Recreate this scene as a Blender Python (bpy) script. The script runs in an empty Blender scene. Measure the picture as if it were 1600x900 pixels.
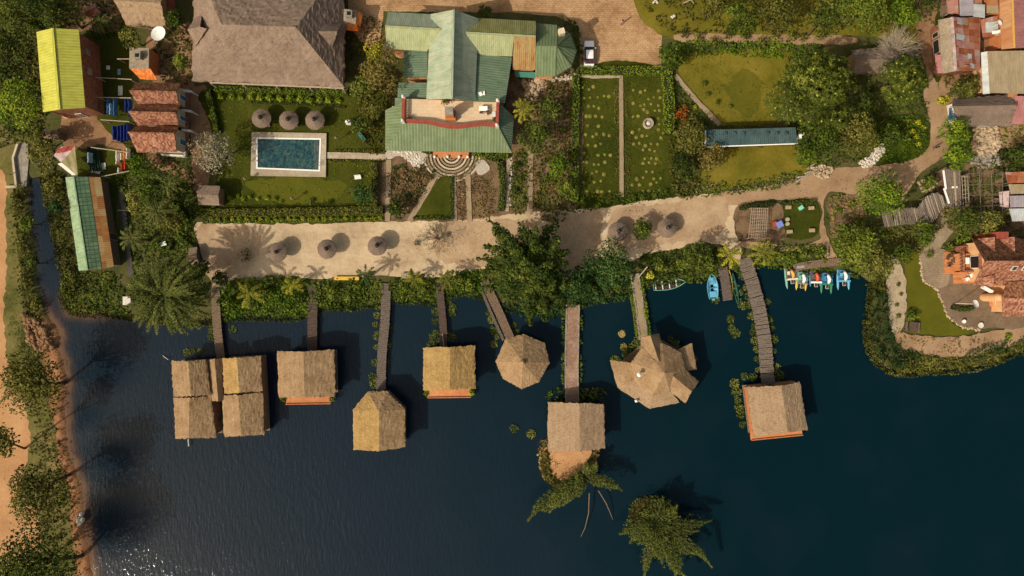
import bpy, bmesh, math, random
import numpy as np
from mathutils import Vector, Matrix, noise, geometry

scene = bpy.context.scene
COL = scene.collection
rad = math.radians
PI = math.pi
R = random.Random(11)
RN = np.random.default_rng(5)

H = 107.0            # drone height above the ground, metres
S = 0.1              # metres per photograph pixel on the ground
cam_d = bpy.data.cameras.new('drone_camera')
cam_d.sensor_width = 36.0
cam_d.lens = 18.0 * H / 80.0
cam_d.clip_start = 1.0
cam_d.clip_end = 6000.0
cam = bpy.data.objects.new('drone_camera', cam_d)
COL.objects.link(cam)
cam.location = (0, 0, H)
cam.rotation_euler = (0, 0, 0)
scene.camera = cam

SUN_EL = rad(42.0)
SUN_H = Vector((-0.82, -0.572, 0)).normalized()      # towards the sun, on the ground
sun_d = bpy.data.lights.new('sun', 'SUN')
sun_d.energy = 3.8
sun_d.angle = rad(0.9)
sun_d.color = (1.0, 0.93, 0.79)
sun = bpy.data.objects.new('sun', sun_d)
COL.objects.link(sun)
sdir = SUN_H * math.cos(SUN_EL) + Vector((0, 0, math.sin(SUN_EL)))
sun.rotation_euler = (-sdir).to_track_quat('-Z', 'Y').to_euler()
sun.location = sdir * 200
world = bpy.data.worlds.new('World')
scene.world = world
world.use_nodes = True
wn = world.node_tree
bg = wn.nodes['Background']
sky = wn.nodes.new('ShaderNodeTexSky')
sky.sky_type = 'NISHITA'
sky.sun_disc = False
sky.air_density = 2.0
sky.dust_density = 8.0
sky.ozone_density = 0.0
sky.sun_elevation = SUN_EL
sky.sun_rotation = math.atan2(SUN_H.x, SUN_H.y) % (2 * PI)
wn.links.new(sky.outputs[0], bg.inputs['Color'])
bg.inputs['Strength'].default_value = 0.095
scene.view_settings.view_transform = 'Standard'
scene.view_settings.look = 'None'
scene.view_settings.exposure = 0.0
scene.view_settings.gamma = 1.0
scene.view_settings.use_curve_mapping = False

WATER_Z = -0.4

def W(px, py, z=0.0):
    """the point at height z that stands at this place of the plan"""
    k = S * (H - z) / H
    return Vector(((px - 800) * k, (450 - py) * k, z))

def tag(o, label=None, cat=None, group=None, kind=None):
    if label: o['label'] = label
    if cat: o['category'] = cat
    if group: o['group'] = group
    if kind: o['kind'] = kind
    return o

def thing(name, loc, label, cat, group=None, rz=0.0):
    o = bpy.data.objects.new(name, None)
    o.empty_display_size = 0.3
    COL.objects.link(o)
    o.location = loc
    o.rotation_euler = (0, 0, rz)
    return tag(o, label, cat, group)

def dup(root, loc, rz=None, sc=None, label=None, group=None):
    r = root.copy(); COL.objects.link(r)
    r.location = loc
    if rz is not None: r.rotation_euler = (0, 0, rz)
    if sc is not None: r.scale = (sc, sc, sc) if not isinstance(sc, tuple) else sc
    if label: r['label'] = label
    if group: r['group'] = group
    for ch in list(root.children):
        c = ch.copy(); COL.objects.link(c); c.parent = r
        for g in list(ch.children):
            d = g.copy(); COL.objects.link(d); d.parent = c
    return r

def origin_of(o):
    v = Vector((0, 0, 0))
    while o is not None:
        v += o.location
        o = o.parent
    return v

class MB:
    """collects faces (with material slots and metre UVs), then becomes ONE mesh object"""
    def __init__(self):
        self.v = []; self.f = []; self.m = []
    def face(self, pts, m=0, up=False):
        pts = [Vector(p) for p in pts]
        if up:
            n = geometry.normal(pts) if len(pts) > 2 else Vector((0, 0, 1))
            if n.z < 0: pts.reverse()
        i = len(self.v)
        self.v += pts
        self.f.append(list(range(i, i + len(pts)))); self.m.append(m)
    def box(self, c, d, rz=0.0, m=0, rot=None):
        c = Vector(c); hx, hy, hz = d[0] / 2, d[1] / 2, d[2] / 2
        M3 = rot if rot is not None else Matrix.Rotation(rz, 3, 'Z')
        q = [c + M3 @ Vector((x * hx, y * hy, z * hz)) for z in (-1, 1) for y in (-1, 1) for x in (-1, 1)]
        i = len(self.v); self.v += q
        for f in ((0, 2, 3, 1), (4, 5, 7, 6), (0, 1, 5, 4), (2, 6, 7, 3), (0, 4, 6, 2), (1, 3, 7, 5)):
            self.f.append([i + k for k in f]); self.m.append(m)
    def beam(self, a, b, w, h, m=0):
        a, b = Vector(a), Vector(b); d = b - a
        L = d.length
        if L < 1e-5: return
        q = d.to_track_quat('X', 'Z').to_matrix()
        self.box((a + b) / 2, (L, w, h), m=m, rot=q)
    def prism(self, poly, z0, z1, m=0, mtop=None, bottom=True):
        poly = [Vector((p[0], p[1], 0)) for p in poly]
        ar = sum(poly[i].x * poly[(i + 1) % len(poly)].y - poly[(i + 1) % len(poly)].x * poly[i].y for i in range(len(poly)))
        if ar < 0: poly.reverse()
        n = len(poly)
        for i in range(n):
            a, b = poly[i], poly[(i + 1) % n]
            self.face([(a.x, a.y, z0), (b.x, b.y, z0), (b.x, b.y, z1), (a.x, a.y, z1)], m)
        self.face([(p.x, p.y, z1) for p in poly], m if mtop is None else mtop)
        if bottom: self.face([(p.x, p.y, z0) for p in reversed(poly)], m)
    def tube(self, pts, radii, n=7, m=0, cap=True):
        pts = [Vector(p) for p in pts]
        if not hasattr(radii, '__len__'): radii = [radii] * len(pts)
        i0 = len(self.v)
        for k, p in enumerate(pts):
            t = (pts[min(k + 1, len(pts) - 1)] - pts[max(k - 1, 0)])
            q = t.to_track_quat('Z', 'Y').to_matrix()
            for j in range(n):
                a = 2 * PI * j / n
                self.v.append(p + q @ Vector((math.cos(a) * radii[k], math.sin(a) * radii[k], 0)))
        for k in range(len(pts) - 1):
            for j in range(n):
                a = i0 + k * n + j; b = i0 + k * n + (j + 1) % n
                self.f.append([a, b, b + n, a + n]); self.m.append(m)
        if cap:
            self.f.append([i0 + j for j in reversed(range(n))]); self.m.append(m)
            e = i0 + (len(pts) - 1) * n
            self.f.append([e + j for j in range(n)]); self.m.append(m)
    def lathe(self, prof, n=16, c=(0, 0, 0), m=0, jit=0.0, phase=0.0):
        """prof: (radius, z) from below to above"""
        c = Vector(c); i0 = len(self.v)
        for k, (r, z) in enumerate(prof):
            for j in range(n):
                a = 2 * PI * j / n + phase
                rr = r * (1 + (R.random() - .5) * jit)
                self.v.append(c + Vector((math.cos(a) * rr, math.sin(a) * rr, z + (R.random() - .5) * jit * .3)))
        for k in range(len(prof) - 1):
            for j in range(n):
                a = i0 + k * n + j; b = i0 + k * n + (j + 1) % n
                self.f.append([a, b, b + n, a + n]); self.m.append(m)
        self.f.append([i0 + j for j in reversed(range(n))]); self.m.append(m)
        e = i0 + (len(prof) - 1) * n
        self.f.append([e + j for j in range(n)]); self.m.append(m)
    def build(self, name, mats, parent=None, loc=None, smooth=False):
        if not isinstance(mats, (list, tuple)): mats = [mats]
        if parent is not None: org = origin_of(parent)
        elif loc is not None: org = Vector(loc)
        elif self.v:
            xs = [p.x for p in self.v]; ys = [p.y for p in self.v]; zs = [p.z for p in self.v]
            org = Vector(((min(xs) + max(xs)) / 2, (min(ys) + max(ys)) / 2, min(zs)))
        else: org = Vector((0, 0, 0))
        me = bpy.data.meshes.new(name)
        me.from_pydata([tuple(p - org) for p in self.v], [], self.f)
        for mt in mats: me.materials.append(mt)
        me.polygons.foreach_set('material_index', self.m)
        if smooth: me.polygons.foreach_set('use_smooth', [True] * len(self.f))
        metre_uv(me)
        o = bpy.data.objects.new(name, me)
        COL.objects.link(o)
        if parent is not None: o.parent = parent
        else: o.location = org
        return o

def face_uv(n):
    if abs(n.z) > 0.9995: u = Vector((1, 0, 0))
    else: u = Vector((-n.y, n.x, 0)).normalized()
    return u, n.cross(u)

def metre_uv(me):
    uv = me.uv_layers.new(name='metres').data
    co = me.vertices
    for p in me.polygons:
        u, v = face_uv(p.normal)
        for li in p.loop_indices:
            c = co[me.loops[li].vertex_index].co
            uv[li].uv = (c.dot(u), c.dot(v))

class NT:
    def __init__(self, name):
        self.mat = bpy.data.materials.new(name)
        self.mat.use_nodes = True
        self.t = self.mat.node_tree
        self.b = self.t.nodes['Principled BSDF']
        self.b.inputs['Specular IOR Level'].default_value = 0.1
    def n(self, kind, **kw):
        nd = self.t.nodes.new(kind)
        for k, v in kw.items(): setattr(nd, k, v)
        return nd
    def l(self, a, b): self.t.links.new(a, b)
    def coord(self, kind='Object', scale=(1, 1, 1)):
        if kind == 'World':
            src = self.n('ShaderNodeNewGeometry').outputs['Position']
        elif kind == 'UV':
            u = self.n('ShaderNodeUVMap'); u.uv_map = 'metres'; src = u.outputs[0]
        else:
            src = self.n('ShaderNodeTexCoord').outputs['Object']
        m = self.n('ShaderNodeMapping'); m.inputs['Scale'].default_value = scale
        self.l(src, m.inputs['Vector'])
        return m.outputs[0]
    def noise(self, co, scale, detail=5, rough=.55):
        x = self.n('ShaderNodeTexNoise')
        x.inputs['Scale'].default_value = scale; x.inputs['Detail'].default_value = detail
        x.inputs['Roughness'].default_value = rough
        self.l(co, x.inputs['Vector'])
        return x.outputs['Fac']
    def ramp(self, fac, cols, lo=.3, hi=.7, interp='LINEAR'):
        r = self.n('ShaderNodeValToRGB'); r.color_ramp.interpolation = interp
        e = r.color_ramp.elements
        while len(e) < len(cols): e.new(.5)
        for i, c in enumerate(cols):
            e[i].position = lo + (hi - lo) * i / max(1, len(cols) - 1)
            e[i].color = (*c, 1)
        self.l(fac, r.inputs[0])
        return r.outputs[0]
    def math(self, op, a, b=None, c=None):
        m = self.n('ShaderNodeMath', operation=op)
        for i, x in enumerate((a, b, c)):
            if x is None: continue
            if isinstance(x, (int, float)): m.inputs[i].default_value = x
            else: self.l(x, m.inputs[i])
        return m.outputs[0]
    def mix(self, fac, a, b, mode='MIX'):
        m = self.n('ShaderNodeMix', data_type='RGBA', blend_type=mode)
        for s, x in ((0, fac), (6, a), (7, b)):
            if isinstance(x, (int, float)): m.inputs[s].default_value = x
            elif isinstance(x, tuple): m.inputs[s].default_value = (*x, 1)
            else: self.l(x, m.inputs[s])
        return m.outputs[2]
    def bump(self, h, strength=.4, dist=.05):
        b = self.n('ShaderNodeBump')
        b.inputs['Strength'].default_value = strength; b.inputs['Distance'].default_value = dist
        self.l(h, b.inputs['Height']); self.l(b.outputs[0], self.b.inputs['Normal'])
    def col(self, c):
        if isinstance(c, tuple): self.b.inputs['Base Color'].default_value = (*c, 1)
        else: self.l(c, self.b.inputs['Base Color'])
    def rough(self, r): self.b.inputs['Roughness'].default_value = r

def scl(c, k): return tuple(min(.9, x * k) for x in c)

def plain(name, col, rough=.7, vary=.22, scale=2.5, metal=0.0, spec=None, bump=.15):
    t = NT(name)
    co = t.coord('Object')
    f = t.noise(co, scale, 6, .6)
    t.col(t.ramp(f, [scl(col, 1 - vary), col, scl(col, 1 + vary)]))
    t.rough(rough); t.b.inputs['Metallic'].default_value = metal
    if spec is not None: t.b.inputs['Specular IOR Level'].default_value = spec
    if bump: t.bump(t.noise(co, scale * 6, 4), bump, .03)
    return t.mat

def mottled(name, cols, scale=.35, fine=3.0, rough=.9, bump=.5, lo=.32, hi=.68, world=True, finemix=.35, dist=.06):
    t = NT(name)
    co = t.coord('World' if world else 'Object')
    f = t.noise(co, scale, 8, .62); g = t.noise(co, fine, 6, .7)
    k = t.math('ADD', t.math('MULTIPLY', f, 1 - finemix), t.math('MULTIPLY', g, finemix))
    t.col(t.ramp(k, cols, lo, hi))
    t.rough(rough)
    t.bump(g, bump, dist)
    return t.mat

def thatch(name, cols, rough=.95, streak=1.0, stain=None):
    t = NT(name)
    uv = t.coord('UV', (5.0, 0.8, 1.0))
    s = t.noise(uv, 1.6, 6, .7)
    uv2 = t.coord('UV')
    g = t.noise(uv2, 4.5, 5, .75)
    b = t.noise(t.coord('World'), .55, 5, .65)
    k = t.math('ADD', t.math('MULTIPLY', s, .34 * streak), t.math('ADD', t.math('MULTIPLY', g, .38), t.math('MULTIPLY', b, .66 - .34 * streak)))
    k = t.math('MULTIPLY', k, 1.0 / 1.04)
    sep = t.n('ShaderNodeSeparateXYZ'); t.l(uv2, sep.inputs[0])
    row = t.math('FRACT', t.math('ADD', t.math('MULTIPLY', sep.outputs[1], 1.15), t.math('MULTIPLY', g, .9)))
    k = t.math('ADD', k, t.math('MULTIPLY', t.math('SUBTRACT', row, .5), .025))
    c = t.ramp(k, cols, .38, .61)
    t.col(t.mix(1.0, c, (.88, .87, .90), 'MULTIPLY'))
    t.rough(rough)
    h = t.math('ADD', t.math('MULTIPLY', s, .7), t.math('ADD', t.math('MULTIPLY', g, 1.0), t.math('MULTIPLY', row, .25)))
    t.bump(h, .5, .10)
    return t.mat

def sheet_metal(name, cols, pitch=.32, sheet=(.9, 2.4), rough=.5, patch=1.0, stain=None, depth=.05, seams=.12, sw=1):
    """corrugated sheets: colour of each sheet from the list, ribs running down the slope"""
    t = NT(name)
    uv = t.coord('UV')
    sep = t.n('ShaderNodeSeparateXYZ'); t.l(uv, sep.inputs[0])
    u, v = sep.outputs[0], sep.outputs[1]
    fu = t.math('FLOOR', t.math('DIVIDE', u, sheet[0])); fv = t.math('FLOOR', t.math('DIVIDE', v, sheet[1]))
    cmb = t.n('ShaderNodeCombineXYZ'); t.l(fu, cmb.inputs[0]); t.l(fv, cmb.inputs[1])
    wnz = t.n('ShaderNodeTexWhiteNoise'); t.l(cmb.outputs[0], wnz.inputs['Vector'])
    big = t.noise(t.coord('World'), .45, 6, .65)
    k = t.math('ADD', t.math('MULTIPLY', wnz.outputs[0], .5 * patch), t.math('MULTIPLY', big, 1 - .5 * patch))
    c = t.ramp(k, cols, .5 - .25 - .12 * patch, .5 + .25 + .12 * patch)
    if stain:
        st = t.ramp(t.noise(t.coord('UV', (2.2, .5, 1)), 1.0, 6, .7), [(0, 0, 0), (1, 1, 1)], .52, .68)
        c = t.mix(st, c, stain)
    fr = t.math('FRACT', t.math('DIVIDE', v, sheet[1]))
    seam = t.math('LESS_THAN', fr, .045 * sw)
    fr2 = t.math('FRACT', t.math('DIVIDE', u, sheet[0]))
    seam2 = t.math('LESS_THAN', fr2, .06 * sw)
    sm = t.math('MULTIPLY', t.math('MAXIMUM', seam, seam2), seams)
    c = t.mix(sm, c, (.05, .05, .035))
    c = t.mix(1.0, c, t.ramp(t.noise(t.coord('UV', (1.3, .45, 1)), 1.0, 6, .7), [(.78, .77, .72), (1, 1, 1)], .36, .58), 'MULTIPLY')
    t.col(c); t.rough(rough)
    rib = t.math('SINE', t.math('MULTIPLY', u, 2 * PI / pitch))
    t.bump(rib, .8, depth)
    return t.mat

def tiles(name, cols, tile=(.24, .34), rough=.85):
    t = NT(name)
    uv = t.coord('UV')
    sep = t.n('ShaderNodeSeparateXYZ'); t.l(uv, sep.inputs[0])
    u, v = sep.outputs[0], sep.outputs[1]
    cmb = t.n('ShaderNodeCombineXYZ')
    t.l(t.math('FLOOR', t.math('DIVIDE', u, tile[0])), cmb.inputs[0]); t.l(t.math('FLOOR', t.math('DIVIDE', v, tile[1])), cmb.inputs[1])
    wnz = t.n('ShaderNodeTexWhiteNoise'); t.l(cmb.outputs[0], wnz.inputs['Vector'])
    big = t.noise(t.coord('World'), .8, 5, .65)
    k = t.math('ADD', t.math('MULTIPLY', wnz.outputs[0], .45), t.math('MULTIPLY', big, .55))
    t.col(t.ramp(k, cols, .3, .72)); t.rough(rough)
    h = t.math('ADD', t.math('FRACT', t.math('DIVIDE', v, tile[1])), t.math('MULTIPLY', t.math('SINE', t.math('MULTIPLY', u, 2 * PI / tile[0])), .4))
    t.bump(h, .7, .05)
    return t.mat

def paving(name, cols, size=(.5, .28), mortar=(.18, .12, .07), rough=.9, big=.2):
    t = NT(name)
    co = t.coord('World')
    br = t.n('ShaderNodeTexBrick'); t.l(co, br.inputs['Vector'])
    br.inputs['Scale'].default_value = 1.0
    br.inputs['Brick Width'].default_value = size[0]; br.inputs['Row Height'].default_value = size[1]
    br.inputs['Mortar Size'].default_value = .03
    br.inputs['Color1'].default_value = (.3, .3, .3, 1); br.inputs['Color2'].default_value = (.7, .7, .7, 1); br.inputs['Mortar'].default_value = (.1, .1, .1, 1)
    f = t.noise(co, big, 8, .65); g = t.noise(co, 2.2, 5, .7)
    k = t.math('ADD', t.math('MULTIPLY', br.outputs[0], .14), t.math('ADD', t.math('MULTIPLY', f, .5), t.math('MULTIPLY', g, .28)))
    c = t.ramp(k, cols, .38, .61)
    t.col(t.mix(t.math('MULTIPLY', br.outputs[1], .3), c, mortar))
    t.rough(rough); t.bump(br.outputs[0], .4, .02)
    return t.mat

def leafmat(name, cols, rough=.55, trans=.22, spread=.42):
    """leaf colour by the tint each leaf was given and a shift of the whole plant"""
    t = NT(name)
    a = t.n('ShaderNodeAttribute'); a.attribute_name = 'tint'
    oi = t.n('ShaderNodeObjectInfo')
    k = t.math('ADD', a.outputs['Fac'], t.math('MULTIPLY', t.math('SUBTRACT', oi.outputs['Random'], .5), spread))
    cols = [(c[0] * q * .93, c[1] * q * 1.06, c[2] * q * .72) for c, q in zip(cols, (.85, 1.12, 1.28, 1.35))]
    c = t.ramp(k, cols, 0.02, .98)
    t.col(c); t.rough(rough)
    t.b.inputs['Specular IOR Level'].default_value = .06
    tr = t.n('ShaderNodeBsdfTranslucent'); t.l(c, tr.inputs[0])
    mx = t.n('ShaderNodeMixShader'); mx.inputs[0].default_value = trans
    out = t.t.nodes['Material Output']
    t.l(t.b.outputs[0], mx.inputs[1]); t.l(tr.outputs[0], mx.inputs[2]); t.l(mx.outputs[0], out.inputs[0])
    return t.mat

def quads_object(name, Q, tint, mat, parent=None, loc=None, extra=None, mats=None):
    """Q: (n,4,3) world points. One mesh; extra: an MB whose faces (a plant's core) join it under mats[1]"""
    Q = np.asarray(Q, dtype=np.float64); n = len(Q)
    if parent is not None: org = np.array(origin_of(parent))
    elif loc is not None: org = np.array(Vector(loc))
    else:
        f = Q.reshape(-1, 3); org = np.array(((f[:, 0].min() + f[:, 0].max()) / 2, (f[:, 1].min() + f[:, 1].max()) / 2, max(-.5, f[:, 2].min())))
    V = (Q - org).reshape(-1, 3)
    me = bpy.data.meshes.new(name)
    nv, ev, ef = 4 * n, 0, []
    if extra is not None:
        ev = len(extra.v); ef = extra.f
        V = np.vstack([V, np.array([tuple(p) for p in extra.v]) - org])
    nl = 4 * n + sum(len(f) for f in ef)
    me.vertices.add(nv + ev); me.vertices.foreach_set('co', V.astype(np.float32).ravel())
    me.loops.add(nl)
    li = np.concatenate([np.arange(4 * n)] + [np.array(f) + nv for f in ef]) if ef else np.arange(4 * n)
    me.loops.foreach_set('vertex_index', li.astype(np.int32))
    me.polygons.add(n + len(ef))
    starts = list(range(0, 4 * n, 4)); tot = [4] * n; p = 4 * n
    for f in ef: starts.append(p); tot.append(len(f)); p += len(f)
    me.polygons.foreach_set('loop_start', np.array(starts, dtype=np.int32))
    me.polygons.foreach_set('loop_total', np.array(tot, dtype=np.int32))
    mi = np.zeros(n + len(ef), dtype=np.int32); mi[n:] = 1
    for m in (mats or [mat]): me.materials.append(m)
    me.polygons.foreach_set('material_index', mi)
    at = me.attributes.new('tint', 'FLOAT', 'FACE')
    tt = np.zeros(n + len(ef), dtype=np.float32) + .3; tt[:n] = np.clip(tint, 0, 1)
    at.data.foreach_set('value', tt)
    me.update(calc_edges=True); me.validate()
    o = bpy.data.objects.new(name, me); COL.objects.link(o)
    if parent is not None: o.parent = parent
    else: o.location = Vector(org)
    return o

def unit(a): return a / np.maximum(1e-9, np.linalg.norm(a, axis=-1, keepdims=True))

def leaves(P, N, length, width, D=None):
    """kite shaped leaves at P with normals N, along D"""
    n = len(P); N = unit(N)
    if D is None: D = RN.normal(size=(n, 3))
    D = unit(D - (D * N).sum(1, keepdims=True) * N)
    B = np.cross(N, D)
    L = np.broadcast_to(np.asarray(length, float).reshape(-1, 1) if np.ndim(length) else np.array([[length]]), (n, 1))
    Wd = np.broadcast_to(np.asarray(width, float).reshape(-1, 1) if np.ndim(width) else np.array([[width]]), (n, 1))
    return np.stack([P - D * L * .5, P + B * Wd * .5 - D * L * .05, P + D * L * .5 - N * L * .08, P - B * Wd * .5 - D * L * .05], axis=1)

def sph(n, zmin=-.35):
    d = RN.normal(size=(int(n * 2.2) + 20, 3)); d = unit(d); d = d[d[:, 2] > zmin]
    while len(d) < n: d = np.vstack([d, d])
    return d[:n]

def crown_leaves(lobes, n, leaf=.34, wid=.6, shell=.32, up=.5, zmin=-.35, ragged=.15):
    """lobes: (centre, radius (3), tint)"""
    Cn = np.array([tuple(l[0]) for l in lobes]); Rd = np.array([tuple(l[1]) for l in lobes]); Tn = np.array([l[2] for l in lobes])
    w = (Rd[:, 0] * Rd[:, 1]); idx = RN.choice(len(lobes), n, p=w / w.sum())
    d = sph(n, zmin)
    r = 1 - shell * RN.random(n) ** 1.5 + ragged * RN.normal(size=n) * .6
    P = Cn[idx] + d * Rd[idx] * r[:, None]
    N = d * .55 + np.array([0, 0, up]) + RN.normal(size=(n, 3)) * .5
    sz = leaf * (.65 + .7 * RN.random(n))
    t = Tn[idx] * .55 + .45 * RN.random(n) + .12 * d[:, 2] * RN.random(n)
    return leaves(P, N, sz, sz * wid), t

def rosette_leaves(lobes, n, leaf=.55, k=7, wid=.3):
    Cn = np.array([tuple(l[0]) for l in lobes]); Rd = np.array([tuple(l[1]) for l in lobes]); Tn = np.array([l[2] for l in lobes])
    w = (Rd[:, 0] * Rd[:, 1]); idx = RN.choice(len(lobes), n, p=w / w.sum())
    d = sph(n, -.2); r = 1 - .22 * RN.random(n)
    P = Cn[idx] + d * Rd[idx] * r[:, None]
    A = unit(d * .8 + np.array([0, 0, .55]) + RN.normal(size=(n, 3)) * .25)
    out, tt = [], []
    e1 = unit(np.cross(A, np.array([.3, .8, .1]))); e2 = np.cross(A, e1)
    sz = leaf * (.7 + .6 * RN.random(n)); ph = RN.random(n) * 6.28
    young = RN.random(n)
    for j in range(k):
        a = ph + 2 * PI * j / k + RN.normal(size=n) * .2
        D = e1 * np.cos(a)[:, None] + e2 * np.sin(a)[:, None] + A * .45
        Nn = A - D * .3 + RN.normal(size=(n, 3)) * .15
        out.append(leaves(P + unit(D) * sz[:, None] * .45, Nn, sz, sz * wid, D))
        tt.append(Tn[idx] * .35 + .3 * RN.random(n) + .08)
    D = RN.normal(size=(n, 3)) + A
    out.append(leaves(P + A * sz[:, None] * .22, A + RN.normal(size=(n, 3)) * .3, sz * .55, sz * .35, D)); tt.append(.45 + .6 * young ** 2)
    return np.vstack(out), np.concatenate(tt)

def plume_leaves(pts, width, n, leaf=.4, wid=.22, tbase=.4, droop=.3, vert=.25, yellow=.25):
    """a feathery bough along pts: leaflets on both sides and above, angled towards the tip"""
    P0 = np.array([tuple(p) for p in pts]); seg = np.linalg.norm(np.diff(P0, axis=0), axis=1); cs = np.concatenate([[0], np.cumsum(seg)])
    s = RN.random(n) ** .85; x = s * cs[-1]
    P = np.stack([np.interp(x, cs, P0[:, i]) for i in range(3)], 1)
    e = np.minimum(cs[-1], x + .3); E = np.stack([np.interp(e, cs, P0[:, i]) for i in range(3)], 1); e0 = np.maximum(0, x - .3)
    T = unit(E - np.stack([np.interp(e0, cs, P0[:, i]) for i in range(3)], 1))
    side = unit(np.cross(T, np.array([0, 0, 1.])))
    wprof = width * (np.sin(np.clip(s * 1.08 + .05, 0, 1) * PI) ** .6) * (1 - .35 * s)
    off = (RN.random(n) * 2 - 1)
    P = P + side * (off * wprof)[:, None] * .9 + T * (np.abs(off) * wprof * .45)[:, None] + np.array([0, 0, 1.]) * ((RN.random(n) - .4) * vert - droop * np.abs(off) * wprof * .5)[:, None]
    D = T * .9 + side * np.sign(off)[:, None] * .7 + RN.normal(size=(n, 3)) * .25
    N = np.array([0, 0, 1.]) + RN.normal(size=(n, 3)) * .45
    sz = leaf * (.6 + .8 * RN.random(n))
    t = tbase + yellow * (s - .3) + .35 * (RN.random(n) - .5)
    return leaves(P, N, sz, sz * wid, D), t
LAKE = [(42,275),(44,330),(50,380),(54,430),(62,470),(74,500),(88,520),(86,545),(94,565),(99,600),(97,640),(100,700),(112,730),(124,770),(126,810),(132,850),(142,900),(150,1100),(150,3500),
        (6000,3500),(6000,520),(1700,528),(1640,540),(1600,546),(1570,556),(1540,568),(1500,574),(1450,577),(1405,580),(1378,568),(1362,545),(1357,512),(1362,480),(1366,450),(1362,440),(1345,428),(1330,424),(1290,421),
        (1250,417),(1215,412),(1180,413),(1150,420),(1120,428),(1100,434),(1060,436),(1030,438),(1000,448),(985,459),(960,465),(925,468),(900,478),(880,486),(850,490),(800,482),(765,466),(730,456),(700,460),(680,471),
        (650,469),(620,467),(580,474),(545,479),(510,478),(490,488),(450,496),(400,494),(360,495),(330,499),(300,503),(240,500),(200,494),(160,489),(130,488),(106,484),(98,468),(100,440),(94,410),(86,370),(78,330),(70,290),(64,275)]
ISLES = [[(848,694),(928,694),(926,722),(912,742),(896,752),(874,756),(860,750),(850,732)],
         [(992,790),(1010,782),(1035,786),(1050,805),(1048,830),(1030,845),(1005,842),(990,822)]]

def px_poly(pts): return np.array([[(x - 800) * S, (450 - y) * S] for x, y in pts])

def signed_dist(P, poly):
    """distance of points to the polygon's outline, positive inside"""
    d2 = np.full(len(P), 1e18); ins = np.zeros(len(P), bool)
    n = len(poly)
    for i in range(n):
        a, b = poly[i], poly[(i + 1) % n]
        e = b - a; w = P - a
        t = np.clip((w @ e) / (e @ e), 0, 1)
        q = w - t[:, None] * e
        d2 = np.minimum(d2, (q * q).sum(1))
        c = ((a[1] <= P[:, 1]) != (b[1] <= P[:, 1]))
        if abs(b[1] - a[1]) > 1e-9:
            xx = a[0] + (P[:, 1] - a[1]) / (b[1] - a[1]) * e[0]
            ins ^= c & (P[:, 0] < xx)
    return np.where(ins, 1, -1) * np.sqrt(d2)

def wob(P, sc=.6, amp=.35):
    return np.array([noise.noise(Vector((p[0] * sc, p[1] * sc, 3.1))) + .5 * noise.noise(Vector((p[0] * sc * 2.7, p[1] * sc * 2.7, 7.7))) for p in P]) * amp

lake_xy = px_poly(LAKE)
fx = np.concatenate([[-2500, -1200, -600, -300, -180, -125], np.arange(-95, 95.01, .5), [125, 180, 300, 600, 1200, 2500]])
fy = np.concatenate([[-2500, -1200, -600, -300, -150, -80], np.arange(-52, 52.01, .5), [80, 150, 300, 600, 1200, 2500]])
GX, GY = np.meshgrid(fx, fy)
GP = np.stack([GX.ravel(), GY.ravel()], 1)
sd = -signed_dist(GP, lake_xy)
for isl in ISLES: sd = np.maximum(sd, signed_dist(GP, px_poly(isl)))
near = np.abs(sd) < 4
sd2 = sd.copy(); sd2[near] += wob(GP[near])

def grid_object(name, z, attrs, mat):
    ny, nx = GX.shape
    me = bpy.data.meshes.new(name)
    V = np.stack([GX.ravel(), GY.ravel(), z], 1)
    i = np.arange((ny - 1) * (nx - 1)); r, c = i // (nx - 1), i % (nx - 1)
    a = r * nx + c
    F = np.stack([a, a + 1, a + nx + 1, a + nx], 1)
    me.vertices.add(len(V)); me.vertices.foreach_set('co', V.astype(np.float32).ravel())
    me.loops.add(F.size); me.loops.foreach_set('vertex_index', F.astype(np.int32).ravel())
    me.polygons.add(len(F)); me.polygons.foreach_set('loop_start', np.arange(0, F.size, 4, dtype=np.int32)); me.polygons.foreach_set('loop_total', np.full(len(F), 4, dtype=np.int32))
    me.polygons.foreach_set('use_smooth', np.ones(len(F), bool))
    for k, v in attrs.items():
        at = me.attributes.new(k, 'FLOAT', 'POINT'); at.data.foreach_set('value', v.astype(np.float32))
    me.materials.append(mat); me.update(calc_edges=True)
    o = bpy.data.objects.new(name, me); COL.objects.link(o)
    return o

def sstep(x, a, b):
    t = np.clip((x - a) / (b - a), 0, 1); return t * t * (3 - 2 * t)

gz = np.where(sd2 > .5, 0.0, np.where(sd2 > -.9, -.9 + .9 * sstep(sd2, -.9, .5), np.maximum(-2.6, -.9 + (sd2 + .9) * .28)))
bank = sstep(-GP[:, 0], 61.5, 66) * sstep(-GP[:, 1], 2, 9) * sstep(3.2 - sd2, 0, 2.0)
def build_terrain():
    t = NT('earth_and_scrub')
    co = t.coord('World')
    f = t.noise(co, .22, 8, .65); g = t.noise(co, 2.4, 6, .7)
    k = t.math('ADD', t.math('MULTIPLY', f, .6), t.math('MULTIPLY', g, .4))
    c = t.ramp(k, [(.030, .036, .010), (.055, .060, .016), (.085, .078, .026), (.15, .105, .055)], .36, .66)
    a = t.n('ShaderNodeAttribute'); a.attribute_name = 'bare'
    e = t.ramp(t.noise(co, .9, 6, .7), [(.17, .075, .033), (.30, .14, .065), (.40, .215, .11)], .32, .68)
    c = t.mix(a.outputs['Fac'], c, e)
    t.col(c); t.rough(.95); t.bump(g, .6, .12)
    o = grid_object('ground', gz, {'bare': bank}, t.mat)
    tag(o, 'green and brown scrubby ground around the lake', kind='structure')

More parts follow.
